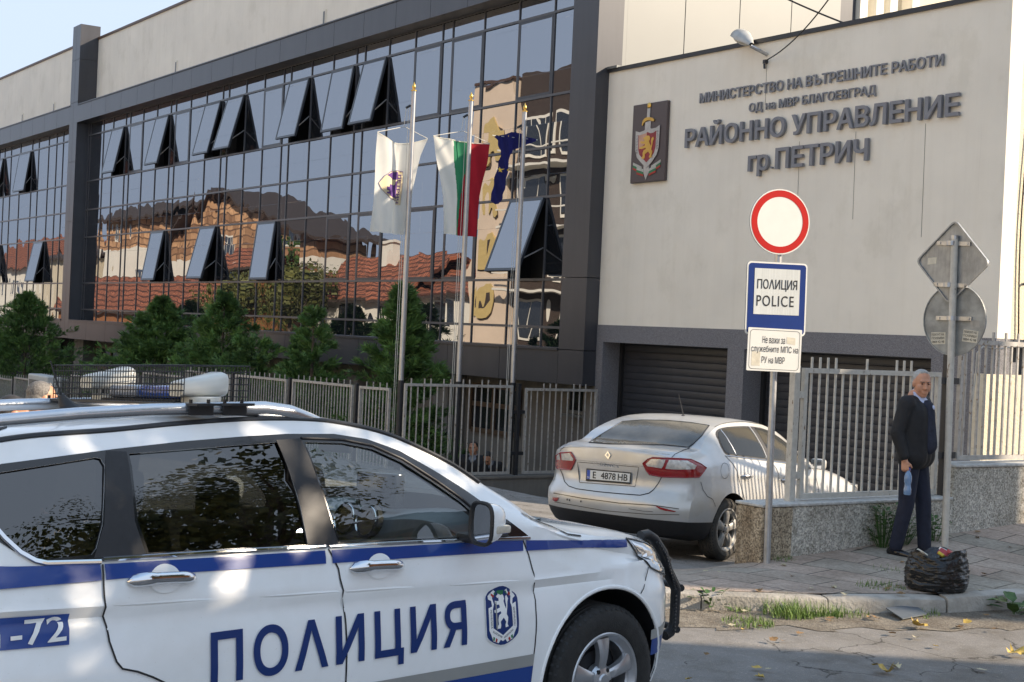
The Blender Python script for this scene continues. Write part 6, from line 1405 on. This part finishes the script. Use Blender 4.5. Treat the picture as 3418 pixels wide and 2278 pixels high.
def person(label, loc, yaw, P, mats, head_yaw=0, head_tilt=0, hair='short', scale=1, group=None, vox=.009, vest=False, belly=0):
    o = thing('person', label, 'person', loc, yaw, group); J = {k: Vector(v) for k, v in P.items() if isinstance(v, tuple)}
    hd = J['head']; Th = Matrix.Translation(hd) @ Matrix.Rotation(head_yaw, 4, 'Z') @ Matrix.Rotation(head_tilt, 4, 'Y')
    Hp = lambda *v: Th @ Vector(v); R3 = Th.to_3x3().to_4x4()
    hp = [('e', Hp(-.012, 0, .03), (.096, .076, .092), R3), ('e', Hp(.018, 0, -.03), (.074, .066, .085), R3), ('e', Hp(.03, 0, -.075), (.052, .052, .042), R3), ('c', Hp(.064, -.012, -.102), .018, Hp(.064, .012, -.102), .018), ('c', Hp(.088, 0, .012), .009, Hp(.108, 0, -.028), .0135), ('c', Hp(.096, -.012, -.034), .009, Hp(.096, .012, -.034), .009),
          ('c', Hp(.080, -.036, .034), .012, Hp(.080, .036, .034), .012), ('c', Hp(.062, -.043, -.022), .021, Hp(.062, -.036, -.05), .02), ('c', Hp(.062, .043, -.022), .021, Hp(.062, .036, -.05), .02), ('c', Hp(.084, -.02, -.066), .0085, Hp(.084, .02, -.066), .0085), ('c', Hp(.082, -.017, -.078), .009, Hp(.082, .017, -.078), .009)]
    for s_ in (-1, 1): hp.append(('e', Hp(-.004, s_*.077, -.006), (.021, .010, .033), R3))
    nk = J['neck']; bp = hp+[('c', Hp(-.02, 0, -.06), .054, nk, .060)]
    for a, b, r0, r1 in (('chest', 'pelvis', .12, .12), ('neck', 'chest', .075, .12), ('shL', 'shR', .05, .05), ('pelvis', 'hipL', .09, .08), ('pelvis', 'hipR', .09, .08)): bp.append(('c', J[a], r0, J[b], r1))
    for S in 'LR':
        bp += [('c', J['sh'+S], .052, J['el'+S], .042), ('c', J['el'+S], .041, J['wr'+S], .028), ('c', J['hip'+S], .078, J['kn'+S], .055), ('c', J['kn'+S], .052, J['an'+S], .036)]
        dh = (J['wr'+S]-J['el'+S]).normalized(); sg_ = 1
        bp += hand_prims(J['wr'+S], P.get('hd'+S, dh), 1, P.get('curl'+S, .45), P.get('palm'+S, (0, 1 if S == 'R' else -1, 0)), Vector((1, 0, 0)))
    blob('body', bp, mats['skin'], o, .0065, 3)
    # hair, eyes, brows
    if hair: blob('hair', [('e', Hp(-.026, 0, .048), (.088, .0795, .080), R3), ('e', Hp(-.045, 0, .0), (.066, .079, .07), R3), ('c', Hp(.030, -.025, .108), .014, Hp(.030, .025, .108), .014)], mats['hair'], o, .006, 2)
    for s_ in (-1, 1):
        m = MB(); m.ball(Hp(.0835, s_*.031, .010), .0070, 10); m.build('eye', 'ink', o, local=True, smooth=True)
        m = MB(); capsule(m, Hp(.091, s_*.018, .027), .0045, Hp(.083, s_*.047, .029), .0035, 8); m.build('eyebrow', mats.get('brow', mats['hair']), o, local=True, smooth=True)
    # trousers and shoes
    tp = [('c', J['hipL'], .105, J['hipR'], .105), ('c', J['pelvis'], .125, J['pelvis']+Vector((0, 0, .10)), .13+belly*.5)]
    for S in 'LR': tp += [('c', J['hip'+S], .100, J['kn'+S], .074), ('c', J['kn'+S], .074, J['an'+S]+Vector((0, 0, .01)), .062)]
    blob('trousers', tp, mats['trousers'], o, .011, 3)
    for S in 'LR':
        a = J['an'+S]; th = P.get('foot'+S, 0); d = Vector((cos(th), sin(th), 0)); g_ = Vector((a.x, a.y, a.z-.055))
        blob('shoe', [('c', g_-d*.055+Vector((0, 0, .008)), .036, g_+d*.06, .036), ('c', g_+d*.06, .038, g_+d*.155+Vector((0, 0, -.012)), .027), ('c', a-d*.02+Vector((0, 0, .0)), .042, g_, .038)], mats['shoe'], o, .007, 3, edit=lambda c, zf=g_.z-.030: Vector((c.x, c.y, max(c.z, zf))))
    # jacket
    ch, pv = J['chest'], J['pelvis']; f = Vector((1, 0, 0))
    jp = [('c', J['shL'], .078, J['shR'], .078), ('c', nk-Vector((.015, 0, .085)), .07, ch, .12)]
    for y in (-.075, 0, .075): jp.append(('c', ch+Vector((.005, y*1.2, .02)), .142, pv+Vector((.005+belly*.6, y*1.3, .06 if 'jl' not in P else P['jl'])), .142))
    for S in 'LR': jp += [('c', J['sh'+S], .079, J['el'+S], .066), ('c', J['el'+S], .066, J['wr'+S]-(J['wr'+S]-J['el'+S]).normalized()*.03, .047)]
    blob('jacket', jp, mats['jacket'], o, .011, 4)
    if vest:
        vp = [('c', ch+Vector((.088, .0, .08)), .082, pv+Vector((.088+belly, .0, .08)), .100)]
        blob('vest', vp, mats['vest'], o, .009, 3)
    sp_ = [('c', nk+Vector((.005, 0, .012)), .067, nk+Vector((.045, 0, -.05)), .066), ('c', nk+Vector((.085, 0, -.06)), .050, ch+Vector((.152, .0, .09)), .026)]
    blob('shirt', sp_, mats['shirt'], o, .007, 2)
    m = MB()
    for s_ in (-1, 1): m.add([nk+Vector((.075, s_*.005, .015)), nk+Vector((.0, s_*.075, .05)), nk+Vector((.02, s_*.095, -.01)), nk+Vector((.115, s_*.055, -.06)), nk+Vector((.105, s_*.008, -.02))], [(0, 1, 2, 3, 4)])
    m.build('collar', mats['shirt'], o, local=True); return o
STAND = dict(head=(.035, 0, 1.60), neck=(-.005, 0, 1.46), chest=(0, 0, 1.28), pelvis=(0, 0, .95), shL=(-.01, .185, 1.41), shR=(-.01, -.185, 1.41), elL=(-.03, .25, 1.13), elR=(-.03, -.25, 1.13), wrL=(.03, .26, .90), wrR=(.03, -.26, .90), hipL=(0, .085, .92), hipR=(0, -.085, .92), knL=(.02, .10, .50), knR=(.02, -.10, .50), anL=(0, .11, .085), anR=(0, -.11, .085))
def pose(**k): d = dict(STAND); d.update(k); return d
man = pose(head=(.05, -.01, 1.585), anR=(-.09, -.10, .085), knR=(-.01, -.10, .49), anL=(.10, .11, .085), knL=(.07, .11, .50), shL=(-.01, .20, 1.40), shR=(-.01, -.20, 1.40), elR=(-.06, -.27, 1.13), wrR=(.02, -.275, .90), hdR=(.12, .0, -1), curlR=1.0, palmR=(.5, .85, 0), elL=(-.08, .24, 1.14), wrL=(-.02, .22, .92), footL=.25, footR=-.15, jl=-.02)
mm = person('standing man in black bomber jacket and navy trousers holding a water bottle', (-8.76, 10.33, .165), radians(20), man, dict(skin='skin', hair='hair_white', brow='hair_grey', trousers='cloth_navy', shoe='shoe', jacket='cloth_black', vest='cloth_vest', shirt='cloth_shirt'), head_yaw=radians(-48), head_tilt=radians(9), vest=True, belly=.025)
mm.scale = (.975, .975, .975)
bt = thing('water_bottle', 'blue plastic water bottle held by the standing man in his lowered hand', 'bottle', tuple(rootmat(mm) @ (Vector((.055, -.262, .585))*.975)), 0)
m = MB(); m.lathe([(0, 0), (.028, 0), (.033, .01), (.033, .05), (.027, .075), (.027, .095), (.033, .12), (.033, .16), (.022, .195), (.014, .205), (.014, .235), (0, .236)], 18); m.build('body', 'bottle_blue', bt, local=True, smooth=True); m = MB(); m.lathe([(.0165, .215), (.0165, .238), (0, .238)], 14); m.build('cap', 'plate_blue', bt, local=True)
dk = dict(skin='skin_tan', hair='hair_grey', trousers='cloth_navy', shoe='shoe', jacket='cloth_black', shirt='cloth_grey')
person('grey-haired man whose head shows above the far roof rail of the police car', (-9.99, 2.93, -.20), radians(76), pose(), dk, head_yaw=radians(14), head_tilt=radians(6))
dk2 = dict(dk); dk2['hair'] = 'hair_dark'
person('shorter cropped-haired man half hidden behind the far roof rail', (-9.67, 2.64, -.265), radians(70), pose(head=(.05, 0, 1.585)), dk2, head_yaw=radians(10), head_tilt=radians(12))
SEAT = pose(head=(.03, 0, 1.19), neck=(-.02, 0, 1.05), chest=(-.02, 0, .88), pelvis=(-.05, 0, .52), shL=(-.02, .185, 1.0), shR=(-.02, -.185, 1.0), elL=(.06, .24, .74), elR=(.06, -.24, .74), wrL=(.28, .12, .64), wrR=(.28, -.12, .64), hipL=(-.03, .09, .50), hipR=(-.03, -.09, .50), knL=(.40, .11, .50), knR=(.40, -.11, .50), anL=(.42, .11, .085), anR=(.42, -.11, .085))
person('man with short dark hair and open jacket seated behind the driveway fence', (-21.75, 14.06, -1.27), radians(-40), SEAT, dict(dk2, skin='skin_tan'), head_yaw=radians(-10), group='people seated behind the fence')
s2 = dict(SEAT); s2.update(head=(.20, 0, 1.02), neck=(.10, 0, .94), chest=(.02, 0, .82), shL=(.06, .185, .90), shR=(.06, -.185, .90))
person('person in black bending forward beside the seated man behind the fence', (-21.72, 14.42, -1.27), radians(-50), s2, dict(dk2), head_tilt=radians(40), group='people seated behind the fence')
m = MB(); m.bbox(-22.1, 13.6, -1.2, -21.65, 14.9, -.82, .02); tag(m.build('concrete_bench', 'concrete'), 'low concrete bench under the two seated people behind the fence', 'bench')
# ---------------------------------------------------------------- houses across the street (most seen mirrored in the glass front)
def house(label, x0, x1, yf, dep, zw, zr, wall, roof, gable=True, base=None, wins=(), over=.5, zb=-1.5, name='house', ax=None, T=None):
    o = thing(name, label, 'house', ((x0+x1)/2, yf-dep/2, zb)); T = T or Matrix()
    def W(m, nm, mt, par=o): m.v = [tuple(T @ Vector(v)) for v in m.v]; return m.build(nm, mt, par)
    m = MB()
    if base: m.box(x0, yf-dep, zb, x1, yf, base[0], 1); m.box(x0, yf-dep, base[0]+.002, x1, yf, zw, 0)
    else: m.box(x0, yf-dep, zb, x1, yf, zw, 0)
    ax = (x0+x1)/2 if ax is None else ax
    if gable: m.prism([(x0, zw+.002), (x1, zw+.002), (ax, zr-.15)], lambda u, v, d: Vector((u, d, v)), yf-dep, yf, 0)
    W(m, 'wall', [wall, base[1]] if base else wall)
    m = MB(); t = .18
    if gable:
        for xa in (x0-over, x1+over):
            s_ = -over*(zr-zw)/abs(ax-(x0 if xa < ax else x1)); pts = [(xa, zw+s_), (ax, zr), (ax, zr+t), (xa, zw+s_+t)]
            m.prism(pts, lambda u, v, d: Vector((u, d, v)), yf-dep-over, yf+over)
    else:
        for ya, sg_ in ((yf+over, 1), (yf-dep-over, -1)):
            ym = yf-dep/2; pts = [(ya, zw-.2), (ym, zr), (ym, zr+t), (ya, zw-.2+t)]
            m.prism(pts, lambda u, v, d: Vector((d, u, v)), x0-over, x1+over)
    W(m, 'roof', roof)
    m = MB(); m.box(x0-over, yf+over-.02, zw-.25-(0 if not gable else over*.6), x1+over, yf+over+.06, zw-.08-(0 if not gable else over*.6)) if not gable else None
    if m.v: W(m, 'gutter', 'eave')
    for a, b, c, d in wins:
        m = MB(); m.box(a-.12, yf-.01, c-.12, b+.12, yf+.05, d+.12, 0); m.box(a, yf+.05, c, b, yf+.06, d, 1); m.box((a+b)/2-.03, yf+.06, c, (a+b)/2+.03, yf+.075, d, 0); W(m, 'window', ['house_white', 'win_dark'])
    return o
house('tall brick house with a brick gable over white walls across the street', -111, -84.6, -9, 4, 7.6, 11.2, 'brick_wall', 'eave', True, (6.3, 'house_white'), [(-99, -97.6, 6.6, 7.9), (-92, -90.6, 4.2, 5.2), (-105, -103.4, 3.9, 5.0), (-88.4, -87.2, 7.0, 8.2)], 1.0, ax=-99.6)
house('long brick house with wide brown eaves left of the gabled brick house', -127, -111.6, -9.5, 5, 10.1, 11.4, 'brick_wall', 'eave', False, (7.6, 'house_white'), [(-118, -116.6, 4.5, 5.8), (-123.5, -122.4, 8.4, 9.6)], .9)
house('low shed with a broad terracotta roof in front of the brick houses', -123, -91.5, -4.6, 5, 2.3, 4.9, 'house_ochre', 'roof_tile', False, None, [(-104, -102.4, .4, 1.8)], .4)
house('ochre house with a dark roof beside the gabled brick house', -91.2, -84.9, -5.2, 3.0, 5.4, 6.6, 'house_ochre', 'roof_tile', False, None, [(-89, -87.8, 4.4, 5.6)], .5)
house('low house with a terracotta roof and a white chimney', -82.5, -70.5, -7.5, 7, 3.6, 6.2, 'house_white', 'roof_tile', False, None, [(-77.5, -75, 1.8, 3.2), (-73.5, -72.2, 1.9, 3.2)], .5)
m = MB(); m.box(-77.4, -10.6, 5, -76.2, -9.8, 7.0); m.box(-77.55, -10.75, 7.0, -76.05, -9.65, 7.15); o = m.build('chimney', 'house_white', bpy.data.objects['house.004'])
house('white house with a red roof and dormer far along the street', -70.0, -65.2, -8.5, 6, 4.0, 5.6, 'house_white', 'roof_tile', False, None, [(-68.6, -67, 2.2, 3.5)], .4)
tb = thing('tall_building', 'tall pinkish building with yellow panels on its front across the street', 'building', (-62.4, -12, -1.5))
m = MB(); m.box(-64.4, -16, -1.5, -60.9, -8, 14.6); m.build('wall', 'house_tan', tb); m = MB(); m.box(-64.6, -16, 14.6, -60.8, -7.8, 14.75); m.build('coping', 'brown_trim', tb)
for i, (z0, ps, hole) in enumerate(((10.4, [(0, 0), (.5, 2.3), (1.6, 2.5), (2.0, .5), (1.4, .2), (1.2, .8), (.7, .7), (.6, .1)], None), (7.6, [(.2, 2.2), (1.4, 2.3), (2.1, 1.3), (1.3, 1.1), (2.0, .3), (1.2, 0), (.8, .8), (.2, .2)], None), (5.0, [(0, 1.9), (2.0, 1.9), (2.1, .3), (1.6, 0), (.2, .2)], [(.7, 1.6), (1.3, 1.6), (1.0, .9)]), (2.6, [(0, 1.8), (1.7, 1.8), (2.1, 1.0), (1.5, .1), (.1, .1)], [(.5, 1.3), (1.1, 1.3), (1.3, .9), (.6, .6)]))):
    f = lambda u, v, d: Vector((-63.8+u*1.15, -7.98+d, z0+v)); m = MB(); m.prism(smooth_poly(ps, 1), f, 0, .12); o = m.build('yellow_panel', 'yellow_plate', tb)
    m = MB(); m.prism(smooth_poly([(u+.08, v-.10) for u, v in ps], 1), f, .005, .03); m.build('panel_painted_shadow', 'eave', o)  # dark offset copy stands in for the panel's drop shadow
    if hole: m = MB(); m.prism(hole, f, .121, .125); m.build('panel_opening', 'eave', o)
ob = thing('apartment_block', 'dark glazed apartment block with white window frames across the street', 'building', (-56, -13, -1.5))
m = MB(); m.box(-60.7, -16, -1.5, -48, -8.3, 14.9); m.build('wall', 'eave', ob)
for x in (-60.2, -57.2, -54.2, -51.2):
    for z in (1.6, 4.6, 7.6, 10.6): m = MB(); m.box(x, -8.31, z, x+2.3, -8.2, z+2.1, 0); m.box(x+.14, -8.2, z+.14, x+1.1, -8.18, z+1.96, 1); m.box(x+1.22, -8.2, z+.14, x+2.16, -8.18, z+1.96, 1); m.build('window', ['house_white', 'win_dark'], ob)
for z in (4.0, 7.0, 10.0): m = MB(); m.box(-60.7, -8.2, z, -48, -7.0, z+.12); m.box(-60.7, -7.05, z+.9, -48, -6.98, z+.97); m.build('balcony', 'house_white', ob)
house('red roofed house far left along the street', -166, -143, -8.5, 10, 6.2, 9.6, 'house_white', 'roof_tile', False, None, [(-150, -148, 3.5, 5), (-158, -156, 3.5, 5)], .6)
house('plain cream house between the red roofed house and the brick house', -141, -129, -9, 9, 7.0, 8.6, 'cream_stucco', 'eave', False, None, [(-135, -133, 4, 5.6)], .6)
house('unseen tall cream house added across the street to bounce light onto the cream wall', -30, -16, -9, 10, 9.5, 12.5, 'cream_stucco', 'roof_tile', False, None, [(-28, -26.6, 5, 6.6), (-24, -22.6, 5, 6.6), (-20, -18.6, 5, 6.6), (-28, -26.6, 1.2, 2.8), (-20, -18.6, 1.2, 2.8)], .5)  # this and the next two houses are added to bounce warm light
house('unseen cream house added behind the camera to bounce warm light', -14.5, 0, -9, 10, 9.0, 12.0, 'cream_stucco', 'roof_tile', False, None, [(-12, -10.6, 5, 6.6), (-8, -6.6, 5, 6.6), (-4, -2.6, 5, 6.6)], .5)
house('unseen white house added opposite the flagpoles to bounce warm light', -46, -31.5, -9, 10, 8.5, 11.5, 'house_white', 'roof_tile', False, None, [(-44, -42.6, 4.6, 6.2), (-39, -37.6, 4.6, 6.2), (-34.5, -33, 4.6, 6.2)], .5)
leaf_tree(-79.5, -5.2, -1, 3.4, 3.4, 1.7, 'bushy green tree in front of the terracotta roofed house', 5000, 21, ls=.22)
leaf_tree(-86.5, -4.6, -1, 3.2, 2.6, 1.8, 'bushy green tree in front of the ochre house', 4000, 22, ls=.22)
co = conifer(-83.4, -6.5, -1, 7.4, 2.0, 'dark conifer between the houses across the street', 4500, 1, 23, .7); co['group'] = 'trees across the street'
del co['group']
# house added out of view to shade the street; also mirrored in car windows
Th_ = Matrix.Translation((-5.75*.77+16.7*.64, 5.75*.64+16.7*.77, 0)) @ Matrix.Rotation(atan2(-.64, .77), 4, 'Z')
house('two storey house added out of view right of the camera to shade the street', -3.6, 3.6, 3.4, 6.8, 7.3, 9.7, 'house_ochre', 'eave', False, None, [(-2.8, -1.6, 4.6, 6.2), (1.5, 2.8, 4.6, 6.2), (-3, -1.8, 1.2, 2.8), (1.5, 2.8, 1.2, 2.8)], .4, 0, T=Matrix.Translation((-(-0), 0, 0)) @ Th_)
Tb_ = Matrix.Translation((-13.15*.77+18.8*.64, 13.15*.64+18.8*.77, 0)) @ Matrix.Rotation(atan2(-.64, .77), 4, 'Z')  # unseen house added to keep sun off the pavement and standing man
house('narrow flat house added out of view on the right to shade the pavement', -1.7, 1.7, 2.6, 5.2, 8.8, 9.2, 'house_white', 'eave', False, None, [(-.8, .4, 4.6, 6.2), (-.8, .4, 1.4, 3)], .2, 0, T=Tb_)
# ---------------------------------------------------------------- small things on the pavement and road
from mathutils import noise
bg_ = thing('rubbish_bag', 'open black plastic rubbish bag at the kerb below the round sign', 'rubbish bag', (-7.62, 9.32, .13))
m = MB(); nA, nZ = 90, 46
for j in range(nZ+1):
    t = j/nZ; z = .29*t
    for i in range(nA):
        a = 2*pi*i/nA; c, s_ = cos(a), sin(a); rad = .232*(.93+.11*sin(pi*min(1, t*1.15))-.05*t*t)*(1 if t < .96 else .97)
        wv = .011*noise.noise(Vector((c*1.6, s_*1.6, z*38+2*noise.noise(Vector((c*3, s_*3, z*6))))))+.009*noise.noise(Vector((c*5, s_*5, z*75)))+.02*noise.noise(Vector((c*2+5, s_*2, z*5)))
        r = (rad+wv)*(1 if t > .03 else .93); zt = z+(t**4)*(.03*sin(a*3+1)+.03*noise.noise(Vector((c*3, s_*3, 7)))+.02*c)
        m.v.append((-7.62+c*r*1.02, 9.32+s_*r*1.05, .13+zt))
m.f = [(j*nA+i, j*nA+(i+1) % nA, (j+1)*nA+(i+1) % nA, (j+1)*nA+i) for j in range(nZ) for i in range(nA)]+[tuple(range(nA))[::-1]]; m.m = [0]*len(m.f)
k0 = len(m.v); top = nZ*nA
for q in range(1, 4):
    for i in range(nA): x, y, z = m.v[top+i]; m.v.append((x+(-7.62-x)*q*.27, y+(9.32-y)*q*.27, z-.03*q+.02*noise.noise(Vector((x*9, y*9, q)))))
rows = [top]+[k0+q*nA for q in range(3)]
for a_, b_ in zip(rows, rows[1:]): m.f += [(a_+i, a_+(i+1) % nA, b_+(i+1) % nA, b_+i) for i in range(nA)]; m.m += [0]*nA
m.f.append(tuple(rows[-1]+i for i in range(nA))); m.m.append(0)
m.build('sack', 'bag', bg_, smooth=True, sharp=70)
for dx, dy, mt_, rz, sz in ((.03, .06, 'litter_red', .4, .06), (-.02, .13, 'sign_white', 1.2, .06), (.06, -.02, 'litter_yellow', 2, .045), (-.05, -.14, 'paper', .2, .05), (.08, .10, 'litter_red', 1.5, .06)):
    m = MB(); m.bbox(-sz, -sz*.6, -.012, sz, sz*.6, .012, .006, M_=Matrix.Translation((-7.62+dx, 9.32+dy, .405)) @ Euler((.5, .4, rz)).to_matrix().to_4x4()); tag(m.build('litter', mt_), {'litter_red': 'red wrapper sticking out of the black rubbish bag' if rz < 1 else 'smaller red scrap at the back of the black rubbish bag', 'sign_white': 'white packaging sticking out of the black rubbish bag', 'litter_yellow': 'yellow packet sticking out of the black rubbish bag', 'paper': 'scrap of paper at the left rim of the black rubbish bag'}[mt_], 'litter')
m = MB(); P = [(-7.48, 8.59), (-7.50, 8.93), (-7.25, 8.67), (-7.26, 8.41)]; P = [P[0], P[1], (-7.30, 8.84), (-7.24, 8.50)]
m.add([(x, y, .02+.03*(i in (0, 1))) for i, (x, y) in enumerate(P)]+[(x, y, .028+.03*(i in (0, 1))) for i, (x, y) in enumerate(P)], [(3, 2, 1, 0), (4, 5, 6, 7)]+[(i, (i+1) % 4, 4+(i+1) % 4, 4+i) for i in range(4)])
tag(m.build('plastic_sheet', 'litter_plate'), 'flat dark grey piece of sheet lying against the kerb', 'litter')
LV = [(-6.51, 6.34, 'y'), (-6.45, 6.38, 'p'), (-6.34, 6.2, 'y'), (-6.45, 5.74, 'y'), (-6.12, 7.03, 'Y'), (-6.19, 7.22, 'p'), (-5.89, 7.67, 'p'), (-6.09, 8.3, 'Y'), (-6.76, 8.09, 'p'), (-7.0, 8.4, 'Y'), (-6.5, 7.97, 'y'), (-6.96, 8.88, 'y'), (-6.89, 8.71, 'b'), (-7.05, 7.1, 'b'), (-7.06, 7.02, 'b'), (-6.91, 6.29, 'b'), (-7.94, 7.58, 'p'), (-8.08, 7.85, 'b'), (-7.57, 7.11, 'p'), (-7.45, 7.11, 'y'), (-7.71, 8.38, 'p'), (-7.42, 8.34, 'b'), (-7.35, 8.33, 'b'), (-7.48, 8.0, 'b'), (-7.44, 7.93, 'b'), (-7.45, 7.27, 'b'), (-6.92, 8.02, 'b'), (-6.7, 8.85, 'b'), (-7.11, 9.29, 'b'), (-7.98, 8.31, 'p'), (-8.49, 8.61, 'b'), (-7.81, 9.09, 'b'), (-7.44, 9.62, 'p'), (-9.05, 10.42, 'b'), (-9.1, 10.05, 'b'), (-9.1, 11.7, 'b'), (-7.54, 8.82, 'b'), (-7.19, 7.4, 'b')]
for i in range(46):
    d = R.uniform(7, 20); p, t = along(14+R.uniform(4.5, 9.5)); o_ = -abs(R.gauss(0, .35))-.05; LV.append((p.x-t.y*o_, p.y+t.x*o_, R.choice('bbpby')))
for i in range(16): LV.append((R.uniform(-9.0, -7.7), R.uniform(8.0, 11.5), R.choice('bbp')))
LN = {'y': ('leaf_yellow', 'small yellow fallen leaf lying near the kerb or on the road'), 'Y': ('leaf_yellow', 'large crumpled yellow fallen leaf on the asphalt'), 'p': ('leaf_pale', 'pale dry fallen leaf lying near the kerb or on the road'), 'b': ('leaf_brown', 'brown dry fallen leaf lying near the kerb or on the pavement')}
lobes = [(0, -.5), (.18, -.42), (.48, -.30), (.34, -.08), (.52, .16), (.26, .14), (.20, .34), (0, .56), (-.20, .34), (-.26, .14), (-.52, .16), (-.34, -.08), (-.48, -.30), (-.18, -.42)]
for x, y, k in LV:
    mt_, lab = LN[k]; sz = (.145 if k == 'Y' else R.uniform(.045, .085)); th = R.uniform(0, 6.28); cu_ = R.uniform(.3, 1.1) if k != 'Y' else 1.2
    kd = offs(KERB, 0); inside = inpoly(x, y, KERB+[(-9.2, 30), (-30, 8)]); z = (zs(x, y)+.006) if inside else .016
    V2, F2 = cdt([[(u*sz, v*sz) for u, v in lobes]], sz*.28); m = MB(); ph = R.uniform(0, 6)
    m.add([(x+u*cos(th)-v*sin(th)*.8, y+u*sin(th)+v*cos(th)*.8, z+cu_*(abs(u)*.55+.35*abs(v)*(v > 0)+.12*sz*sin(u*60+ph))) for u, v in V2], F2)
    tag(m.build('fallen_leaf', mt_, smooth=True), lab, 'leaf', 'fallen leaves')
def tuft(x, y, z, n, h, spread, lab, mt_='grass', name='grass_tuft'):
    o = MB()
    for i in range(n):
        a = R.uniform(0, 6.28); q = spread*R.random()**.6; bx, by = x+q*cos(a), y+q*sin(a); hh = h*R.uniform(.45, 1.1); le = R.uniform(.2, .9)*hh; b = R.uniform(0, 6.28); wd = R.uniform(.002, .0042)
        px, py = -sin(b)*wd, cos(b)*wd; P = []
        for j in range(4): t = j/3; P += [(bx+cos(b)*le*t*t+px*(1-t*.9), by+sin(b)*le*t*t+py*(1-t*.9), z+hh*t-.3*le*t*t), (bx+cos(b)*le*t*t-px*(1-t*.9), by+sin(b)*le*t*t-py*(1-t*.9), z+hh*t-.3*le*t*t)]
        o.add(P, [(0, 1, 3, 2), (2, 3, 5, 4), (4, 5, 7, 6)])
    return tag(o.build(name, mt_), lab, 'grass')
def leafy(x, y, z, n, h, spread, ls, lab):
    o = MB()
    for i in range(n):
        a = R.uniform(0, 6.28); q = spread*R.random()**.7; hh = h*R.uniform(.2, 1); p = Vector((x+q*cos(a), y+q*sin(a), z+hh)); d = Vector((cos(a+R.uniform(-.6, .6)), sin(a+R.uniform(-.6, .6)), R.uniform(.0, .7))).normalized(); s_ = d.cross(Vector((0, 0, 1))).normalized(); l_ = ls*R.uniform(.6, 1.2)
        u_ = Vector((0, 0, 1)); o.add([p, p+d*l_*.3+s_*l_*.22, p+d*l_*.7+s_*l_*.2, p+d*l_-u_*l_*.15, p+d*l_*.7-s_*l_*.2, p+d*l_*.3-s_*l_*.22, p+d*l_*.5-u_*l_*.03], [(0, 1, 6), (1, 2, 6), (2, 3, 6), (3, 4, 6), (4, 5, 6), (5, 0, 6)])
        if i % 3 == 0: o.tube([(x+q*.3*cos(a), y+q*.3*sin(a), z), p], .003, 4)
    return tag(o.build('weed', 'weed', smooth=True), lab, 'plant')
leafy(-8.17, 7.46, 0, 60, .13, .14, .075, 'small leafy weed at the kerb nearest the police car')
tuft(-7.74, 7.84, 0, 420, .15, .20, 'largest bright grass tuft in the gutter along the kerb'); tuft(-7.62, 8.1, 0, 150, .12, .12, 'thin grass tuft just right of the largest tuft')
tuft(-7.62, 7.32, .005, 260, .06, .2, 'low patch of grass in the gutter, away from the kerb'); tuft(-7.62, 8.3, 0, 160, .07, .18, 'short grass growing along the kerb below the rubbish bag'); tuft(-8.05, 7.6, 0, 110, .07, .12, 'small grass tuft beside the leafy weed'); tuft(-7.42, 8.85, 0, 150, .06, .2, 'sparse short grass behind the flat grey sheet')
tuft(-7.86, 8.95, .128, 130, .05, .2, 'moss and short grass in the paving joints left of the bag'); tuft(-8.3, 9.7, .15, 0+60, .03, .25, 'sparse moss in the paving behind the bag')
leafy(-7.1, 9.62, 0, 16, .10, .10, .17, 'broad-leaved weed at the kerb by the right edge of the photo')
leafy(-9.08, 10.35, .17, 130, .42, .13, .075, 'tall leafy weed against the low wall left of the standing man'); leafy(-9.08, 10.62, .19, 90, .30, .14, .07, 'leafy weed against the low wall behind the standing man\'s legs'); leafy(-9.05, 11.0, .2, 70, .26, .12, .07, 'leafy weed against the low wall right of the standing man')
tuft(-9.16, 9.15, .12, 90, .07, .12, 'grass at the foot of the wall end by the sign pole')
